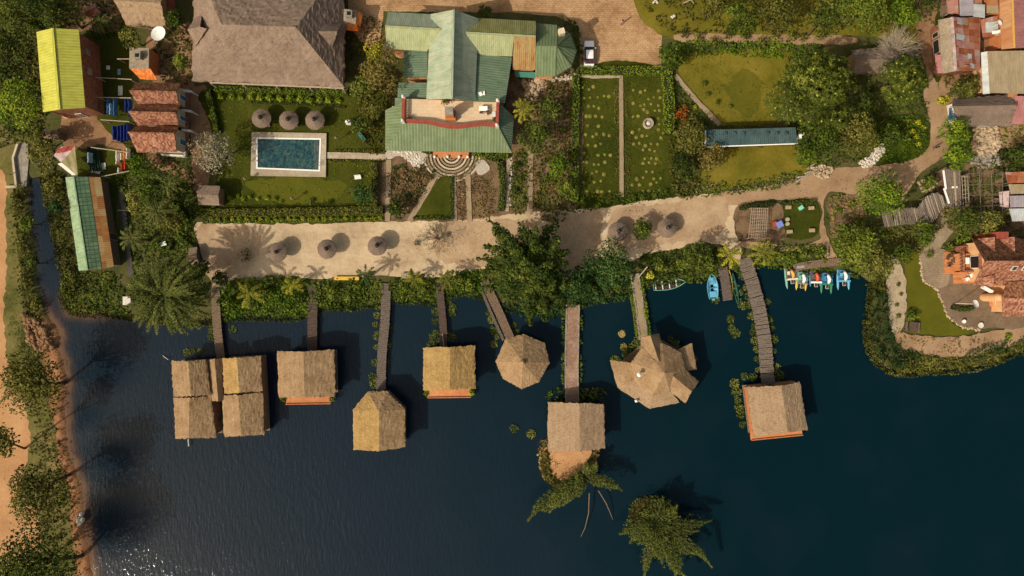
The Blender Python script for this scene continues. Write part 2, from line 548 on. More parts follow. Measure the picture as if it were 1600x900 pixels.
silt = sstep(sd2, -2.6, -.1) * sstep(-GP[:, 0], 56, 68) * sstep(-GP[:, 1], -3, 6)
silt = np.maximum(silt, .3 * sstep(sd2, -1.2, -.2) * (1 - sstep(GP[:, 0], 22, 30)))
west = 1 - sstep(GP[:, 0] + .35 * GP[:, 1] + 8, -38, 34)
def build_water():
    t = NT('lake_water')
    co = t.coord('World')
    a = t.n('ShaderNodeAttribute'); a.attribute_name = 'silt'
    w = t.n('ShaderNodeAttribute'); w.attribute_name = 'west'
    nz = t.noise(co, .09, 4, .5)
    wf = t.math('ADD', w.outputs['Fac'], t.math('MULTIPLY', t.math('SUBTRACT', nz, .5), .8))
    deep = t.ramp(wf, [(.0010, .0112, .0165), (.0052, .0145, .0230), (.0085, .0165, .0265)], .0, 1.0)
    mud = t.ramp(a.outputs['Fac'], [(.022, .020, .024), (.055, .034, .028), (.13, .07, .042)], 0, 1)
    t.col(t.mix(t.math('MINIMUM', t.math('MULTIPLY', a.outputs['Fac'], 1.25), 1.0), deep, mud))
    t.b.inputs['IOR'].default_value = 1.33
    t.b.inputs['Specular IOR Level'].default_value = .24
    t.rough(.06)
    m = t.n('ShaderNodeMapping'); m.inputs['Rotation'].default_value = (0, 0, rad(62)); m.inputs['Scale'].default_value = (1.5, .42, 1)
    t.l(t.n('ShaderNodeNewGeometry').outputs['Position'], m.inputs['Vector'])
    r1 = t.noise(m.outputs[0], 1.7, 4, .6); r2 = t.noise(co, 2.6, 2, .5)
    h = t.math('ADD', t.math('MULTIPLY', r1, 1.0), t.math('MULTIPLY', r2, .25))
    b = t.n('ShaderNodeBump'); b.inputs['Distance'].default_value = .16
    t.l(t.math('ADD', .10, t.math('MULTIPLY', wf, .27)), b.inputs['Strength'])
    t.l(h, b.inputs['Height']); t.l(b.outputs[0], t.b.inputs['Normal'])
    z = np.full(len(GP), WATER_Z)
    o = grid_object('lake_water', z, {'silt': silt, 'west': west}, t.mat)
    tag(o, 'dark rippled lake water', kind='structure')

def smooth_poly(pts, step=6.0, curve=True):
    out = []
    n = len(pts)
    for i in range(n):
        p0, p1, p2, p3 = [np.array(pts[(i + k) % n], float) for k in (-1, 0, 1, 2)]
        L = np.linalg.norm(p2 - p1); m = max(1, int(L / step))
        for j in range(m):
            t = j / m
            if curve:
                q = .5 * ((2 * p1) + (-p0 + p2) * t + (2 * p0 - 5 * p1 + 4 * p2 - p3) * t * t + (-p0 + 3 * p1 - 3 * p2 + p3) * t ** 3)
            else: q = p1 + (p2 - p1) * t
            out.append((q[0], q[1]))
    return out

def ragged(pts, amp=2.0, step=4.0, curve=True, sc=.09):
    out = []
    for x, y in smooth_poly(pts, step, curve):
        dx = noise.noise(Vector((x * sc, y * sc, 1.7))) + .6 * noise.noise(Vector((x * sc * 3, y * sc * 3, 9.1)))
        dy = noise.noise(Vector((x * sc, y * sc, 21.7))) + .6 * noise.noise(Vector((x * sc * 3, y * sc * 3, 29.1)))
        out.append((x + dx * amp, y + dy * amp))
    return out

_layer = [0.02]
def sheet(name, pts, mat, amp=2.0, curve=True, step=4.0, label=None, z=None):
    q = ragged(pts, amp, step, curve) if amp > 0 else (smooth_poly(pts, step, True) if curve else pts)
    if z is None:
        z = _layer[0]; _layer[0] += .005
    vs = [Vector(((x - 800) * S, (450 - y) * S, z)) for x, y in q]
    tris = geometry.tessellate_polygon([vs])
    mb = MB(); mb.v = vs
    for tr in tris:
        a, b, c = [vs[i] for i in tr]
        f = list(tr)
        if (b - a).cross(c - a).z < 0: f.reverse()
        mb.f.append(f); mb.m.append(0)
    o = mb.build(name, mat, loc=(0, 0, 0))
    return tag(o, label, kind='structure')

def strip(pts, w):
    """outline of a band of width w (plan units) along pts"""
    P = [np.array(p, float) for p in pts]; L, Rr = [], []
    for i, p in enumerate(P):
        d = P[min(i + 1, len(P) - 1)] - P[max(i - 1, 0)]; d /= np.linalg.norm(d)
        nrm = np.array([-d[1], d[0]]); ww = w[i] if hasattr(w, '__len__') else w
        L.append(tuple(p + nrm * ww / 2)); Rr.append(tuple(p - nrm * ww / 2))
    return L + Rr[::-1]

def in_poly(n, pts, dens=None):
    """random points (metres) inside an outline given in plan units"""
    A = px_poly(pts); lo, hi = A.min(0), A.max(0)
    area = abs(sum(A[i][0] * A[(i + 1) % len(A)][1] - A[(i + 1) % len(A)][0] * A[i][1] for i in range(len(A)))) / 2
    if dens: n = int(area * dens)
    out = np.zeros((0, 2))
    while len(out) < n:
        P = lo + RN.random((n * 3 + 50, 2)) * (hi - lo)
        out = np.vstack([out, P[signed_dist(P, A) > 0]])
    return out[:n]

def lumps(P, sc=.8, seed=0.0):
    return np.array([max(0, .5 + .9 * noise.noise(Vector((p[0] * sc, p[1] * sc, seed))) + .35 * noise.noise(Vector((p[0] * sc * 2.6, p[1] * sc * 2.6, seed + 5)))) for p in P])

def cover(name, label, pts, mat, dens=9, h=.7, leaf=.36, wid=.8, upright=.5, sc=.7, amp=2.0, base=0.0, thin=0.0, parent=None):
    """low growth nobody could count: leaves and blades heaped in lumps over an outline"""
    q = ragged(pts, amp, 6) if amp else pts
    P2 = in_poly(0, q, dens * 1.25)
    lm = lumps(P2, sc, len(P2) * .013)
    if thin:
        keep = lm > thin; P2, lm = P2[keep], lm[keep]
    n = len(P2)
    z = base + h * lm * (.35 + .65 * RN.random(n)) + .06
    P = np.column_stack([P2, z])
    N = np.array([0, 0, 1.]) * (1.1 - upright) + RN.normal(size=(n, 3)) * (.35 + upright * .5); N[:, 2] = np.abs(N[:, 2]) + .15
    sz = leaf * (.6 + .8 * RN.random(n))
    patch = np.array([noise.noise(Vector((p[0] * .35, p[1] * .35, 4.4))) for p in P2])
    t = .28 + .28 * lm + .3 * (RN.random(n) - .5) + .22 * patch
    o = quads_object(name, leaves(P, N, sz, sz * wid), t, mat, parent=parent)
    return tag(o, label, kind='stuff')

def roof(name, faces, t, mats, parent, sub=0, jit=0.0, eave=0.0, bottom=True):
    if not isinstance(mats, (list, tuple)): mats = [mats]
    org = origin_of(parent) if parent else Vector((0, 0, 0))
    bm = bmesh.new(); uvl = bm.loops.layers.uv.new('metres')
    key = {}
    def vert(p):
        k = (round(p.x, 3), round(p.y, 3), round(p.z, 3))
        if k not in key: key[k] = bm.verts.new(p)
        return key[k]
    for pts, m in faces:
        pts = [Vector(p) for p in pts]
        nrm = geometry.normal(pts)
        if nrm.z < 0: pts.reverse(); nrm = -nrm
        vs = []
        for p in pts:
            v = vert(p)
            if v not in vs: vs.append(v)
        try: f = bm.faces.new(vs)
        except ValueError: continue
        f.material_index = m
        u, w = face_uv(nrm)
        for lp in f.loops: lp[uvl].uv = (lp.vert.co.dot(u), lp.vert.co.dot(w))
    if sub:
        bmesh.ops.subdivide_edges(bm, edges=bm.edges[:], cuts=sub, use_grid_fill=True)
    if jit:
        for v in bm.verts:
            c = v.co
            v.co.z += jit * (noise.noise(c * 1.6) * 1.0 + noise.noise(c * 4.1) * .8 + (R.random() - .5) * .9)
    bedges = [e for e in bm.edges if len(e.link_faces) == 1]
    if eave:
        for v in {v for e in bedges for v in e.verts}:
            v.co.x += (R.random() - .5) * eave * 2; v.co.y += (R.random() - .5) * eave * 2; v.co.z -= R.random() * eave * .5
    tops = bm.faces[:]
    low = {}
    def lv(v):
        if v not in low: low[v] = bm.verts.new((v.co.x, v.co.y, v.co.z - t))
        return low[v]
    for e in bedges:
        a, b = e.verts
        f0 = e.link_faces[0]
        for lp in f0.loops:
            if lp.edge == e: a, b = lp.vert, lp.link_loop_next.vert
        f = bm.faces.new((b, a, lv(a), lv(b))); f.material_index = f0.material_index
        for lp in f.loops: lp[uvl].uv = (lp.vert.co.x + lp.vert.co.y, lp.vert.co.z)
    if bottom:
        for f0 in tops:
            try:
                f = bm.faces.new([lv(v) for v in reversed(f0.verts)]); f.material_index = f0.material_index
            except ValueError: pass
    for v in bm.verts: v.co -= org
    me = bpy.data.meshes.new(name); bm.to_mesh(me); bm.free()
    for m in mats: me.materials.append(m)
    o = bpy.data.objects.new(name, me); COL.objects.link(o)
    if parent: o.parent = parent
    return o

def inset_xy(poly, d):
    n = len(poly); out = []
    ar = sum(poly[i].x * poly[(i + 1) % n].y - poly[(i + 1) % n].x * poly[i].y for i in range(n))
    s = 1 if ar > 0 else -1
    for i in range(n):
        p0, p1, p2 = poly[i - 1], poly[i], poly[(i + 1) % n]
        d1 = (p1 - p0).xy.normalized(); d2 = (p2 - p1).xy.normalized()
        n1 = Vector((-d1.y, d1.x)) * s; n2 = Vector((-d2.y, d2.x)) * s
        b = n1 + n2
        b = b / max(.3, b.length_squared) * 2 if b.length > 1e-6 else n1
        out.append(Vector((p1.x + b.x * d, p1.y + b.y * d, 0)))
    return out

def gable_walls(parent, foot, ze, zr, z0, mat, ends=((0, 1), (2, 3)), name='wall', m=0):
    """walls round a four-cornered footprint with triangles under the ridge at two ends"""
    mb = MB()
    mb.prism([(p.x, p.y) for p in foot], z0, ze)
    for i, j in ends:
        a, b = foot[i], foot[j]; mid = (a + b) / 2
        inn = ((foot[0] + foot[1] + foot[2] + foot[3]) / 4 - mid).normalized() * .2
        pa, pb, pm = Vector((a.x, a.y, ze)), Vector((b.x, b.y, ze)), Vector((mid.x, mid.y, zr))
        mb.face([pa, pb, pm]); mb.face([pb + inn, pa + inn, pm + inn]); mb.face([pb, pb + inn, pm + inn, pm]); mb.face([pa + inn, pa, pm, pm + inn])
    return mb.build(name, mat, parent)

def opening(parent, p, q, z0, z1, mat, frame=None, name='window', out=None, off=.03, fname='frame'):
    """a door or window lying on the wall line p-q (metres, ground plan); out: outward direction"""
    p, q = Vector((p[0], p[1], 0)), Vector((q[0], q[1], 0)); d = (q - p).normalized()
    o = Vector((d.y, -d.x, 0)) if out is None else Vector(out).normalized()
    mb = MB(); mid = (p + q) / 2 + o * off
    M3 = Matrix((d, o, Vector((0, 0, 1)))).transposed()
    mb.box((mid.x, mid.y, (z0 + z1) / 2), ((q - p).length, .06, z1 - z0), rot=M3)
    w = mb.build(name, mat, parent)
    if frame:
        f = MB(); L = (q - p).length
        for zz in (z0, z1): f.box((mid.x, mid.y, zz), (L + .16, .1, .08), rot=M3)
        for s in (-1, 1):
            c = mid + d * s * L / 2; f.box((c.x, c.y, (z0 + z1) / 2), (.08, .1, z1 - z0 - .08), rot=M3)
        f.build(fname, frame, w)
    return w

def trunk_mesh(parent, base, top, r0, r1, mat, limbs=(), lean=.15):
    mb = MB(); b, tp = Vector(base), Vector(top)
    mid = b.lerp(tp, .5) + Vector((R.uniform(-lean, lean), R.uniform(-lean, lean), 0))
    mb.tube([b - Vector((0, 0, .15)), b + Vector((0, 0, .3)), mid, tp], [r0 * 1.35, r0, (r0 + r1) / 2, r1], 7)
    for s, e, w in limbs:
        s, e = Vector(s), Vector(e); m = s.lerp(e, .5) + Vector((R.uniform(-.2, .2), R.uniform(-.2, .2), .15))
        mb.tube([s, m, e], [w, w * .7, w * .3], 5)
    return mb.build('trunk', mat, parent, smooth=True)

def tree(name, label, px, py, rpx, hc, mat, bark, kind='leaf', n=None, leaf=.36, lob=9, flat=.62, cat='tree', group=None, stretch=(1, 1), dens=1.0, rag=.15, base=None):
    """crown centre at plan place (px,py) and height hc, radius rpx; the trunk stands straight below unless base says where"""
    c = W(px, py, hc); r = rpx * S * (H - hc) / H
    if base is None: bx, by = c.x + R.uniform(-.15, .15) * r, c.y + R.uniform(-.15, .15) * r
    else: q = W(*base); bx, by = q.x, q.y
    root = thing(name, (bx, by, 0), label, cat, group)
    lobes = []
    for i in range(lob):
        a = 2 * PI * i / lob + R.uniform(-.35, .35); k = R.uniform(.48, .78)
        rr = r * R.uniform(.30, .46)
        lobes.append((Vector((c.x + math.cos(a) * r * k * stretch[0], c.y + math.sin(a) * r * k * stretch[1], c.z + r * flat * R.uniform(-.35, .25))), (rr, rr, rr * .8), R.uniform(.1, .75)))
    for i in range(max(2, lob // 2)):
        a = R.uniform(0, 2 * PI); k = R.uniform(0, .42); rr = r * R.uniform(.32, .5)
        lobes.append((Vector((c.x + math.cos(a) * r * k * stretch[0], c.y + math.sin(a) * r * k * stretch[1], c.z + r * flat * R.uniform(.1, .5))), (rr, rr, rr * .75), R.uniform(.2, .9)))
    if n is None: n = int(125 * r * r * dens / (leaf / .36) ** 2) + 150
    if kind == 'rosette': Q, tt = rosette_leaves(lobes, max(60, n // 9), leaf * 1.75)
    else: Q, tt = crown_leaves(lobes, n, leaf, ragged=rag)
    quads_object('crown', Q, tt, mat, root)
    top = Vector((c.x, c.y, c.z - r * flat * .1))
    limbs = [(Vector((bx, by, 0)).lerp(top, R.uniform(.45, .85)), l[0], .05 + .02 * r) for l in lobes[:lob]]
    trunk_mesh(root, (bx, by, 0), top, .1 + .035 * r, .05 + .015 * r, bark, limbs)
    return root

def bush_mesh(name, r, h, mat, core, n=None, leaf=.26, lob=5, loc=(0, 0, 0), kind='leaf'):
    """a bush standing at the origin: twiggy dark heart and leaves"""
    lobes = []
    for i in range(lob):
        a = 2 * PI * i / lob + R.uniform(-.4, .4); k = R.uniform(.3, .6); rr = r * R.uniform(.42, .6)
        lobes.append((Vector((math.cos(a) * r * k, math.sin(a) * r * k, h * R.uniform(.35, .6))), (rr, rr, h * .42), R.uniform(.15, .8)))
    lobes.append((Vector((0, 0, h * .6)), (r * .55, r * .55, h * .42), .5))
    n = n or int(70 * r * r / (leaf / .3) ** 2 + 60)
    Q, tt = (rosette_leaves(lobes, max(12, n // 8), leaf * 1.7) if kind == 'rosette' else crown_leaves(lobes, n, leaf, shell=.3, zmin=-.5))
    mb = MB()
    for l in lobes:
        mb.tube([(0, 0, -.05), l[0] * .6, l[0]], [.05, .035, .012], 4)
    return quads_object(name, Q, tt, mat, loc=(0, 0, 0), extra=mb, mats=[mat, core])

def place(proto, px, py, sc=1.0, label=None, group=None, z=0.0, used=set()):
    """the first call moves the bush that was built, later calls copy it"""
    p = Vector(((px - 800) * S, (450 - py) * S, z)) if True else None
    rz = R.uniform(0, 6.28)
    if proto.name in used:
        return dup(proto, p, rz, sc * R.uniform(.93, 1.07), label, group)
    used.add(proto.name)
    proto.location = p; proto.rotation_euler = (0, 0, rz); proto.scale = (sc,) * 3
    if label: proto['label'] = label
    if group: proto['group'] = group
    return proto

def hedge(label, pts, w, h, mat, core, leaf=.2, dens=34, name='hedge', group=None, cat='hedge'):
    """clipped hedge along a line: leaves over a dark twiggy body"""
    P = smooth_poly(pts, 6, False) if False else pts
    pl = [Vector(((x - 800) * S, (450 - y) * S, 0)) for x, y in P]
    wm = w * S; Q, T = [], []; mb = MB()
    out = strip(P, w * .72)
    mb.prism([((x - 800) * S, (450 - y) * S) for x, y in out], -.05, h * .82)
    for a, b in zip(pl[:-1], pl[1:]):
        d = (b - a); L = d.length; d /= L; s = Vector((-d.y, d.x, 0))
        n = int(L * (wm + 2 * h) * dens)
        k = RN.random(n) * (wm + 2 * h)
        x = RN.random(n) * L
        top = (k > h) & (k < h + wm); lft = k <= h
        off = np.where(top, k - h - wm / 2, np.where(lft, -wm / 2, wm / 2)); z = np.where(top, h, np.where(lft, k, k - h - wm))
        jag = RN.normal(size=(n, 3)) * .05
        Pm = np.array(a)[None] + np.outer(x, d) + np.outer(off, s) + np.outer(z, (0, 0, 1.)) + jag
        Pm[:, 2] += .12 * h * np.array([noise.noise(Vector((q[0] * .9, q[1] * .9, 2))) for q in Pm]) + .02
        Pm[:, 2] = np.maximum(Pm[:, 2], .02)
        N = np.where(top[:, None], np.array([0, 0, 1.]), np.where(lft[:, None], -np.array(s), np.array(s))) + RN.normal(size=(n, 3)) * .45
        sz = leaf * (.6 + .8 * RN.random(n))
        Q.append(leaves(Pm, N, sz, sz * .6))
        T.append(.45 + .5 * (RN.random(n) - .5) + .25 * np.array([noise.noise(Vector((q[0] * .8, q[1] * .8, 6))) for q in Pm]))
    o = quads_object(name, np.vstack(Q), np.concatenate(T), mat, extra=mb, mats=[mat, core])
    return tag(o, label, cat, group)

def palm(name, label, px, py, hc, n, length, mat, bark, droop=.9, width=.42, leaf=.55, per=60, up=.55, cat='palm', group=None, tb=.35, base=None, lean=(0, 0), lw=.16):
    c = W(px, py, hc)
    bx, by = c.x - lean[0], c.y - lean[1]
    root = thing(name, (bx, by, 0), label, cat, group)
    Q, T = [], []; mid = MB()
    for i in range(n):
        a = 2 * PI * i * .381966 + R.uniform(-.2, .2); lift = up * (1 - i / n * 1.25) + R.uniform(-.1, .1)
        L = length * R.uniform(.82, 1.08) * (.8 + .2 * i / n)
        pts = []; q = Vector(c); ang = lift * 1.1
        for k in range(8):
            pts.append(q.copy()); q = q + Vector((math.cos(a) * math.cos(ang), math.sin(a) * math.cos(ang), math.sin(ang))) * L / 7; ang -= droop * (.12 + .045 * k)
        w, t = plume_leaves(pts, width * R.uniform(.85, 1.1), per, leaf, lw, tb + R.uniform(-.12, .16), .35, .06, .22)
        Q.append(w); T.append(t)
        mid.tube(pts, [.05, .045, .04, .035, .03, .022, .015, .008], 4)
    crown = quads_object('crown', np.vstack(Q), np.concatenate(T), mat, root, extra=mid, mats=[mat, MAT['frond_rib']])
    mb = MB(); k = 7; pts = []; rr = []
    for j in range(k + 1):
        f = j / k; pts.append(Vector((bx + lean[0] * f ** 1.5, by + lean[1] * f ** 1.5, c.z * f - .1 * (1 - f)))); rr.append((.16 + .03 * length * .35) * (1.25 - .4 * f) * (1 + .06 * (j % 2)))
    mb.tube(pts, rr, 8); mb.build('trunk', bark, root)
    return root
MAT = {}
m = MAT
m['bark'] = plain('bark', (.11, .075, .045), .95, .35, 6)
m['pale_bark'] = plain('pale_bark', (.32, .27, .20), .9, .3, 6)
m['twig'] = plain('dark_twigs', (.022, .026, .010), .95, .3, 6, bump=0)
m['frond_rib'] = plain('frond_rib', (.17, .16, .05), .8, .2, 5, bump=0)
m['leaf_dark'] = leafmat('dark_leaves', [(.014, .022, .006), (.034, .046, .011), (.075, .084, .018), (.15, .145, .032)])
m['leaf_mid'] = leafmat('mid_green_leaves', [(.018, .030, .007), (.050, .068, .012), (.10, .115, .02), (.19, .18, .035)])
m['leaf_bright'] = leafmat('bright_green_leaves', [(.022, .042, .006), (.060, .098, .010), (.12, .155, .016), (.22, .22, .03)])
m['leaf_teal'] = leafmat('bluish_green_leaves', [(.009, .022, .011), (.022, .046, .018), (.048, .080, .026), (.11, .13, .04)])
m['leaf_olive'] = leafmat('olive_leaves', [(.030, .030, .009), (.074, .066, .018), (.135, .112, .033), (.22, .18, .06)])
m['leaf_red'] = leafmat('reddish_brown_leaves', [(.030, .026, .010), (.075, .058, .020), (.14, .09, .035), (.20, .15, .05)])
m['leaf_yellow'] = leafmat('yellow_leaves', [(.06, .055, .008), (.18, .15, .015), (.34, .28, .03), (.50, .40, .06)])
m['leaf_mango'] = leafmat('mango_leaves', [(.016, .024, .006), (.038, .048, .011), (.068, .074, .015), (.30, .26, .05), (.55, .42, .09)])
m['leaf_grey'] = leafmat('silver_blossom', [(.085, .068, .060), (.15, .115, .105), (.215, .165, .16), (.31, .25, .24)])
m['leaf_orange'] = leafmat('orange_blossom', [(.10, .035, .01), (.22, .055, .012), (.34, .085, .02), (.10, .085, .02)])
m['leaf_dry'] = leafmat('dry_stalks', [(.07, .045, .02), (.17, .10, .05), (.28, .17, .085), (.40, .28, .15)])
m['leaf_palm'] = leafmat('palm_leaflets', [(.016, .024, .007), (.044, .052, .014), (.105, .105, .032), (.22, .19, .085)], trans=.15)
m['leaf_coco'] = leafmat('yellowing_palm_leaflets', [(.035, .045, .010), (.11, .11, .018), (.24, .20, .030), (.42, .31, .05)], trans=.2)
m['leaf_casu'] = leafmat('feathery_boughs', [(.010, .020, .007), (.030, .044, .011), (.072, .080, .018), (.16, .145, .035)])
m['leaf_pap'] = leafmat('olive_feathery_boughs', [(.026, .034, .012), (.075, .080, .024), (.15, .145, .045), (.26, .22, .09)])
m['leaf_red_flower'] = leafmat('bed_flowers', [(.030, .034, .012), (.075, .060, .022), (.16, .085, .05), (.26, .17, .13)])
m['pad'] = leafmat('floating_leaves', [(.018, .030, .008), (.050, .062, .016), (.10, .10, .03), (.19, .16, .065)])
m['hedge_bright'] = leafmat('clipped_bright_hedge', [(.05, .07, .010), (.115, .15, .014), (.19, .215, .022), (.27, .26, .04)])
m['hedge_olive'] = leafmat('clipped_olive_hedge', [(.05, .048, .009), (.105, .096, .015), (.16, .14, .024), (.23, .19, .04)])
m['grass'] = leafmat('grass_blades', [(.024, .034, .006), (.060, .072, .010), (.105, .112, .017), (.19, .165, .04)])

m['sand'] = mottled('pale_sand', [(.26, .175, .105), (.385, .28, .17), (.49, .37, .235), (.60, .465, .31)], .16, 2.6, bump=.35, lo=.33, hi=.66)
m['dirt'] = mottled('brown_dirt_road', [(.19, .115, .06), (.29, .185, .105), (.37, .245, .145)], .25, 2.4, bump=.4)
m['dirt2'] = mottled('trodden_sand', [(.26, .165, .098), (.36, .245, .147), (.455, .325, .20)], .3, 2.4)
m['red_dirt'] = mottled('reddish_dirt', [(.14, .072, .036), (.235, .13, .068), (.33, .195, .105)], .4, 2.4)
m['track'] = mottled('sandy_track', [(.30, .155, .07), (.41, .22, .10), (.49, .29, .145)], .2, 2.6)
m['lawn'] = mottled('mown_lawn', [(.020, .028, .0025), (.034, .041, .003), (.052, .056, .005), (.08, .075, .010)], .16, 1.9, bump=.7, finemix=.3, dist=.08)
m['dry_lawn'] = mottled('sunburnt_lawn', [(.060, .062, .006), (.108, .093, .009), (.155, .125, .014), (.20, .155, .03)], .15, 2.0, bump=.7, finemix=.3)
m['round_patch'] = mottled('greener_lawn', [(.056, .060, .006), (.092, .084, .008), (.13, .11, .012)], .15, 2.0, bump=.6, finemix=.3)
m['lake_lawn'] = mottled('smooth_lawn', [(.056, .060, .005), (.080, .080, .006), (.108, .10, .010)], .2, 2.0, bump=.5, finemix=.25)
m['rough_grass'] = mottled('rough_grass', [(.045, .050, .012), (.095, .090, .022), (.16, .13, .045), (.26, .18, .08)], .2, 2.2, bump=.8, finemix=.35)
m['bed_soil'] = mottled('garden_soil', [(.060, .040, .022), (.115, .072, .040), (.19, .12, .068), (.085, .075, .030)], .6, 3.0, bump=.7)
m['gravel'] = mottled('pale_gravel', [(.20, .15, .09), (.34, .265, .175), (.46, .375, .265)], .5, 3.2, bump=.8, finemix=.55)
m['white_gravel'] = mottled('white_pebbles', [(.22, .19, .15), (.42, .37, .30), (.58, .52, .44)], .8, 4.5, bump=.8, finemix=.65)
m['court'] = paving('earth_brick_courtyard', [(.25, .14, .065), (.37, .22, .11), (.46, .285, .155), (.52, .34, .20)], (.55, .32))
m['patio'] = paving('brown_brick_patio', [(.14, .095, .06), (.20, .14, .09), (.27, .195, .125)], (.35, .2), (.09, .065, .045))
m['cobble'] = paving('worn_paving', [(.20, .15, .095), (.29, .22, .15), (.37, .29, .20)], (.4, .3), (.12, .09, .05))
m['stone_path'] = paving('stone_path', [(.30, .24, .165), (.40, .33, .24), (.50, .42, .32)], (.9, .8), (.16, .12, .07))
m['plank_path'] = mottled('trodden_path', [(.19, .135, .08), (.27, .20, .125), (.34, .26, .17)], .5, 3.0, bump=.4)
m['clay_tile'] = paving('orange_clay_floor', [(.42, .16, .06), (.56, .23, .095), (.66, .31, .14)], (.4, .4), (.30, .13, .06), rough=.7)
m['terrace_tile'] = paving('cream_floor_tiles', [(.54, .40, .25), (.62, .47, .31), (.68, .53, .37)], (.5, .5), (.48, .34, .2), rough=.6)
m['stone'] = mottled('grey_stone', [(.13, .11, .085), (.24, .205, .165), (.36, .32, .265)], .8, 4, world=False, bump=.8)
m['pale_stone'] = mottled('pale_stone', [(.34, .27, .19), (.46, .38, .28), (.56, .48, .38)], .5, 4, world=False, bump=.6)
m['white_rock'] = mottled('white_rock', [(.34, .28, .22), (.52, .46, .39), (.68, .62, .55)], .9, 4, world=False, bump=.8)
m['tan_rock'] = mottled('tan_rubble', [(.20, .14, .08), (.38, .28, .18), (.52, .40, .28)], .9, 4, world=False, bump=.8)

m['thatch_hall'] = thatch('grey_brown_thatch', [(.135, .095, .066), (.215, .152, .108), (.275, .20, .142), (.33, .245, .175)])
m['thatch_hut'] = thatch('straw_thatch', [(.17, .105, .052), (.275, .175, .088), (.355, .235, .125), (.43, .30, .165)])
m['thatch_gold'] = thatch('golden_thatch', [(.18, .11, .045), (.31, .195, .075), (.40, .26, .092), (.49, .335, .135)])
m['thatch_pale'] = thatch('pale_reed_thatch', [(.18, .115, .062), (.285, .19, .108), (.36, .25, .148), (.42, .30, .185)], streak=1.3)
m['thatch_par'] = thatch('parasol_thatch', [(.12, .085, .062), (.20, .145, .105), (.27, .20, .148)])
m['thatch_cap'] = thatch('dark_thatch_cap', [(.055, .042, .034), (.10, .075, .058)])
m['green_roof'] = sheet_metal('pale_green_sheets', [(.23, .295, .20), (.30, .35, .25), (.36, .385, .285), (.42, .42, .32)], .30, (.9, 3.0), patch=.4, stain=(.21, .33, .21), seams=.05, depth=.012)
m['green_olive'] = sheet_metal('mossy_sheets', [(.20, .185, .06), (.26, .25, .10), (.31, .32, .15)], .30, (.9, 3.0), patch=.5, seams=.08, depth=.015)
m['green_mixed'] = sheet_metal('lichened_green_sheets', [(.28, .31, .16), (.33, .36, .20), (.37, .385, .225)], .30, (.9, 3.0), patch=.5, stain=(.30, .28, .11), seams=.08, depth=.012)
m['green_rusty'] = sheet_metal('rusting_sheets', [(.30, .12, .04), (.33, .20, .08), (.32, .29, .13)], .30, (.9, 3.0), patch=.6, stain=(.26, .085, .03), depth=.015)
m['green_dark'] = sheet_metal('dark_green_sheets', [(.095, .145, .09), (.12, .17, .11), (.145, .195, .13)], .36, (.9, 2.6), patch=.5, seams=.06, depth=.02)
m['green_teal'] = sheet_metal('teal_green_sheets', [(.125, .17, .085), (.155, .20, .105), (.185, .225, .125)], .45, (.9, 3.2), patch=.4, seams=.06, depth=.018)
m['lime_roof'] = sheet_metal('lime_green_sheets', [(.45, .44, .07), (.48, .465, .08), (.51, .49, .095)], .42, (1.0, 6.0), patch=.2, seams=.03, depth=.014)
m['rust_strip'] = sheet_metal('rusty_sheets', [(.22, .075, .028), (.34, .15, .05), (.40, .23, .09), (.44, .36, .18)], .3, (1.0, 1.4), patch=.95, seams=.1, depth=.012)
m['shed_pale'] = sheet_metal('pale_mint_sheets', [(.20, .28, .17), (.25, .36, .21), (.33, .40, .27)], .3, (1.0, 2.0), patch=.5, stain=(.14, .16, .11), seams=.07, depth=.012)
m['shed_green'] = sheet_metal('checked_green_sheets', [(.06, .12, .06), (.09, .165, .088), (.14, .22, .125)], .45, (.62, .62), patch=.5, seams=.75, sw=3.6, depth=.01)
m['rust_patch'] = sheet_metal('patched_rusty_sheets', [(.16, .040, .022), (.26, .075, .035), (.36, .14, .075), (.36, .19, .16), (.40, .35, .28)], .25, (1.0, 1.1), patch=1.0, seams=.12, depth=.012)
m['pink_roof'] = sheet_metal('faded_pink_sheets', [(.32, .12, .115), (.38, .165, .155), (.42, .21, .19)], .25, (1.0, 2.4), patch=.4, seams=.08, depth=.012)
m['orange_roof'] = sheet_metal('orange_rust_sheets', [(.31, .125, .055), (.38, .17, .08), (.41, .22, .11), (.34, .26, .14)], .25, (1.0, 2.6), patch=.7, seams=.08, depth=.012)
m['lilac_roof'] = sheet_metal('grey_lilac_sheets', [(.27, .23, .25), (.34, .30, .33), (.42, .38, .40)], .25, (1.2, 2.2), patch=.6, seams=.1, depth=.012)
m['tan_roof'] = sheet_metal('tan_flat_sheets', [(.27, .205, .125), (.32, .25, .155), (.36, .285, .185)], .25, (1.1, 2.0), patch=.35, seams=.06, depth=.012)
m['grey_roof'] = sheet_metal('pale_grey_sheets', [(.34, .36, .35), (.44, .46, .46), (.50, .52, .52)], .25, (1, 2), patch=.4, seams=.06, depth=.012)
m['tarp'] = sheet_metal('olive_tarpaulin', [(.22, .19, .085), (.28, .24, .12), (.33, .29, .16)], 1.1, (3, 3), patch=.2, seams=.03)
m['tarp_pink'] = plain('faded_pink_tarpaulin', (.42, .31, .29), .7, .45, 1.6)
m['tarp_red'] = plain('red_tarpaulin', (.30, .05, .045), .6, .3, 2)
m['blue_roof'] = sheet_metal('slate_blue_sheets', [(.035, .068, .070), (.055, .092, .095), (.080, .12, .12)], .3, (1.0, 6.0), patch=.25, stain=(.02, .055, .07), seams=.05, depth=.012)
m['asbestos'] = mottled('lichened_sheets', [(.16, .125, .085), (.28, .22, .155), (.40, .33, .24)], .7, 3.2, world=True, bump=.6, finemix=.6)
m['tile_red'] = tiles('clay_tiles', [(.155, .058, .034), (.245, .098, .060), (.335, .15, .092), (.40, .22, .145)])
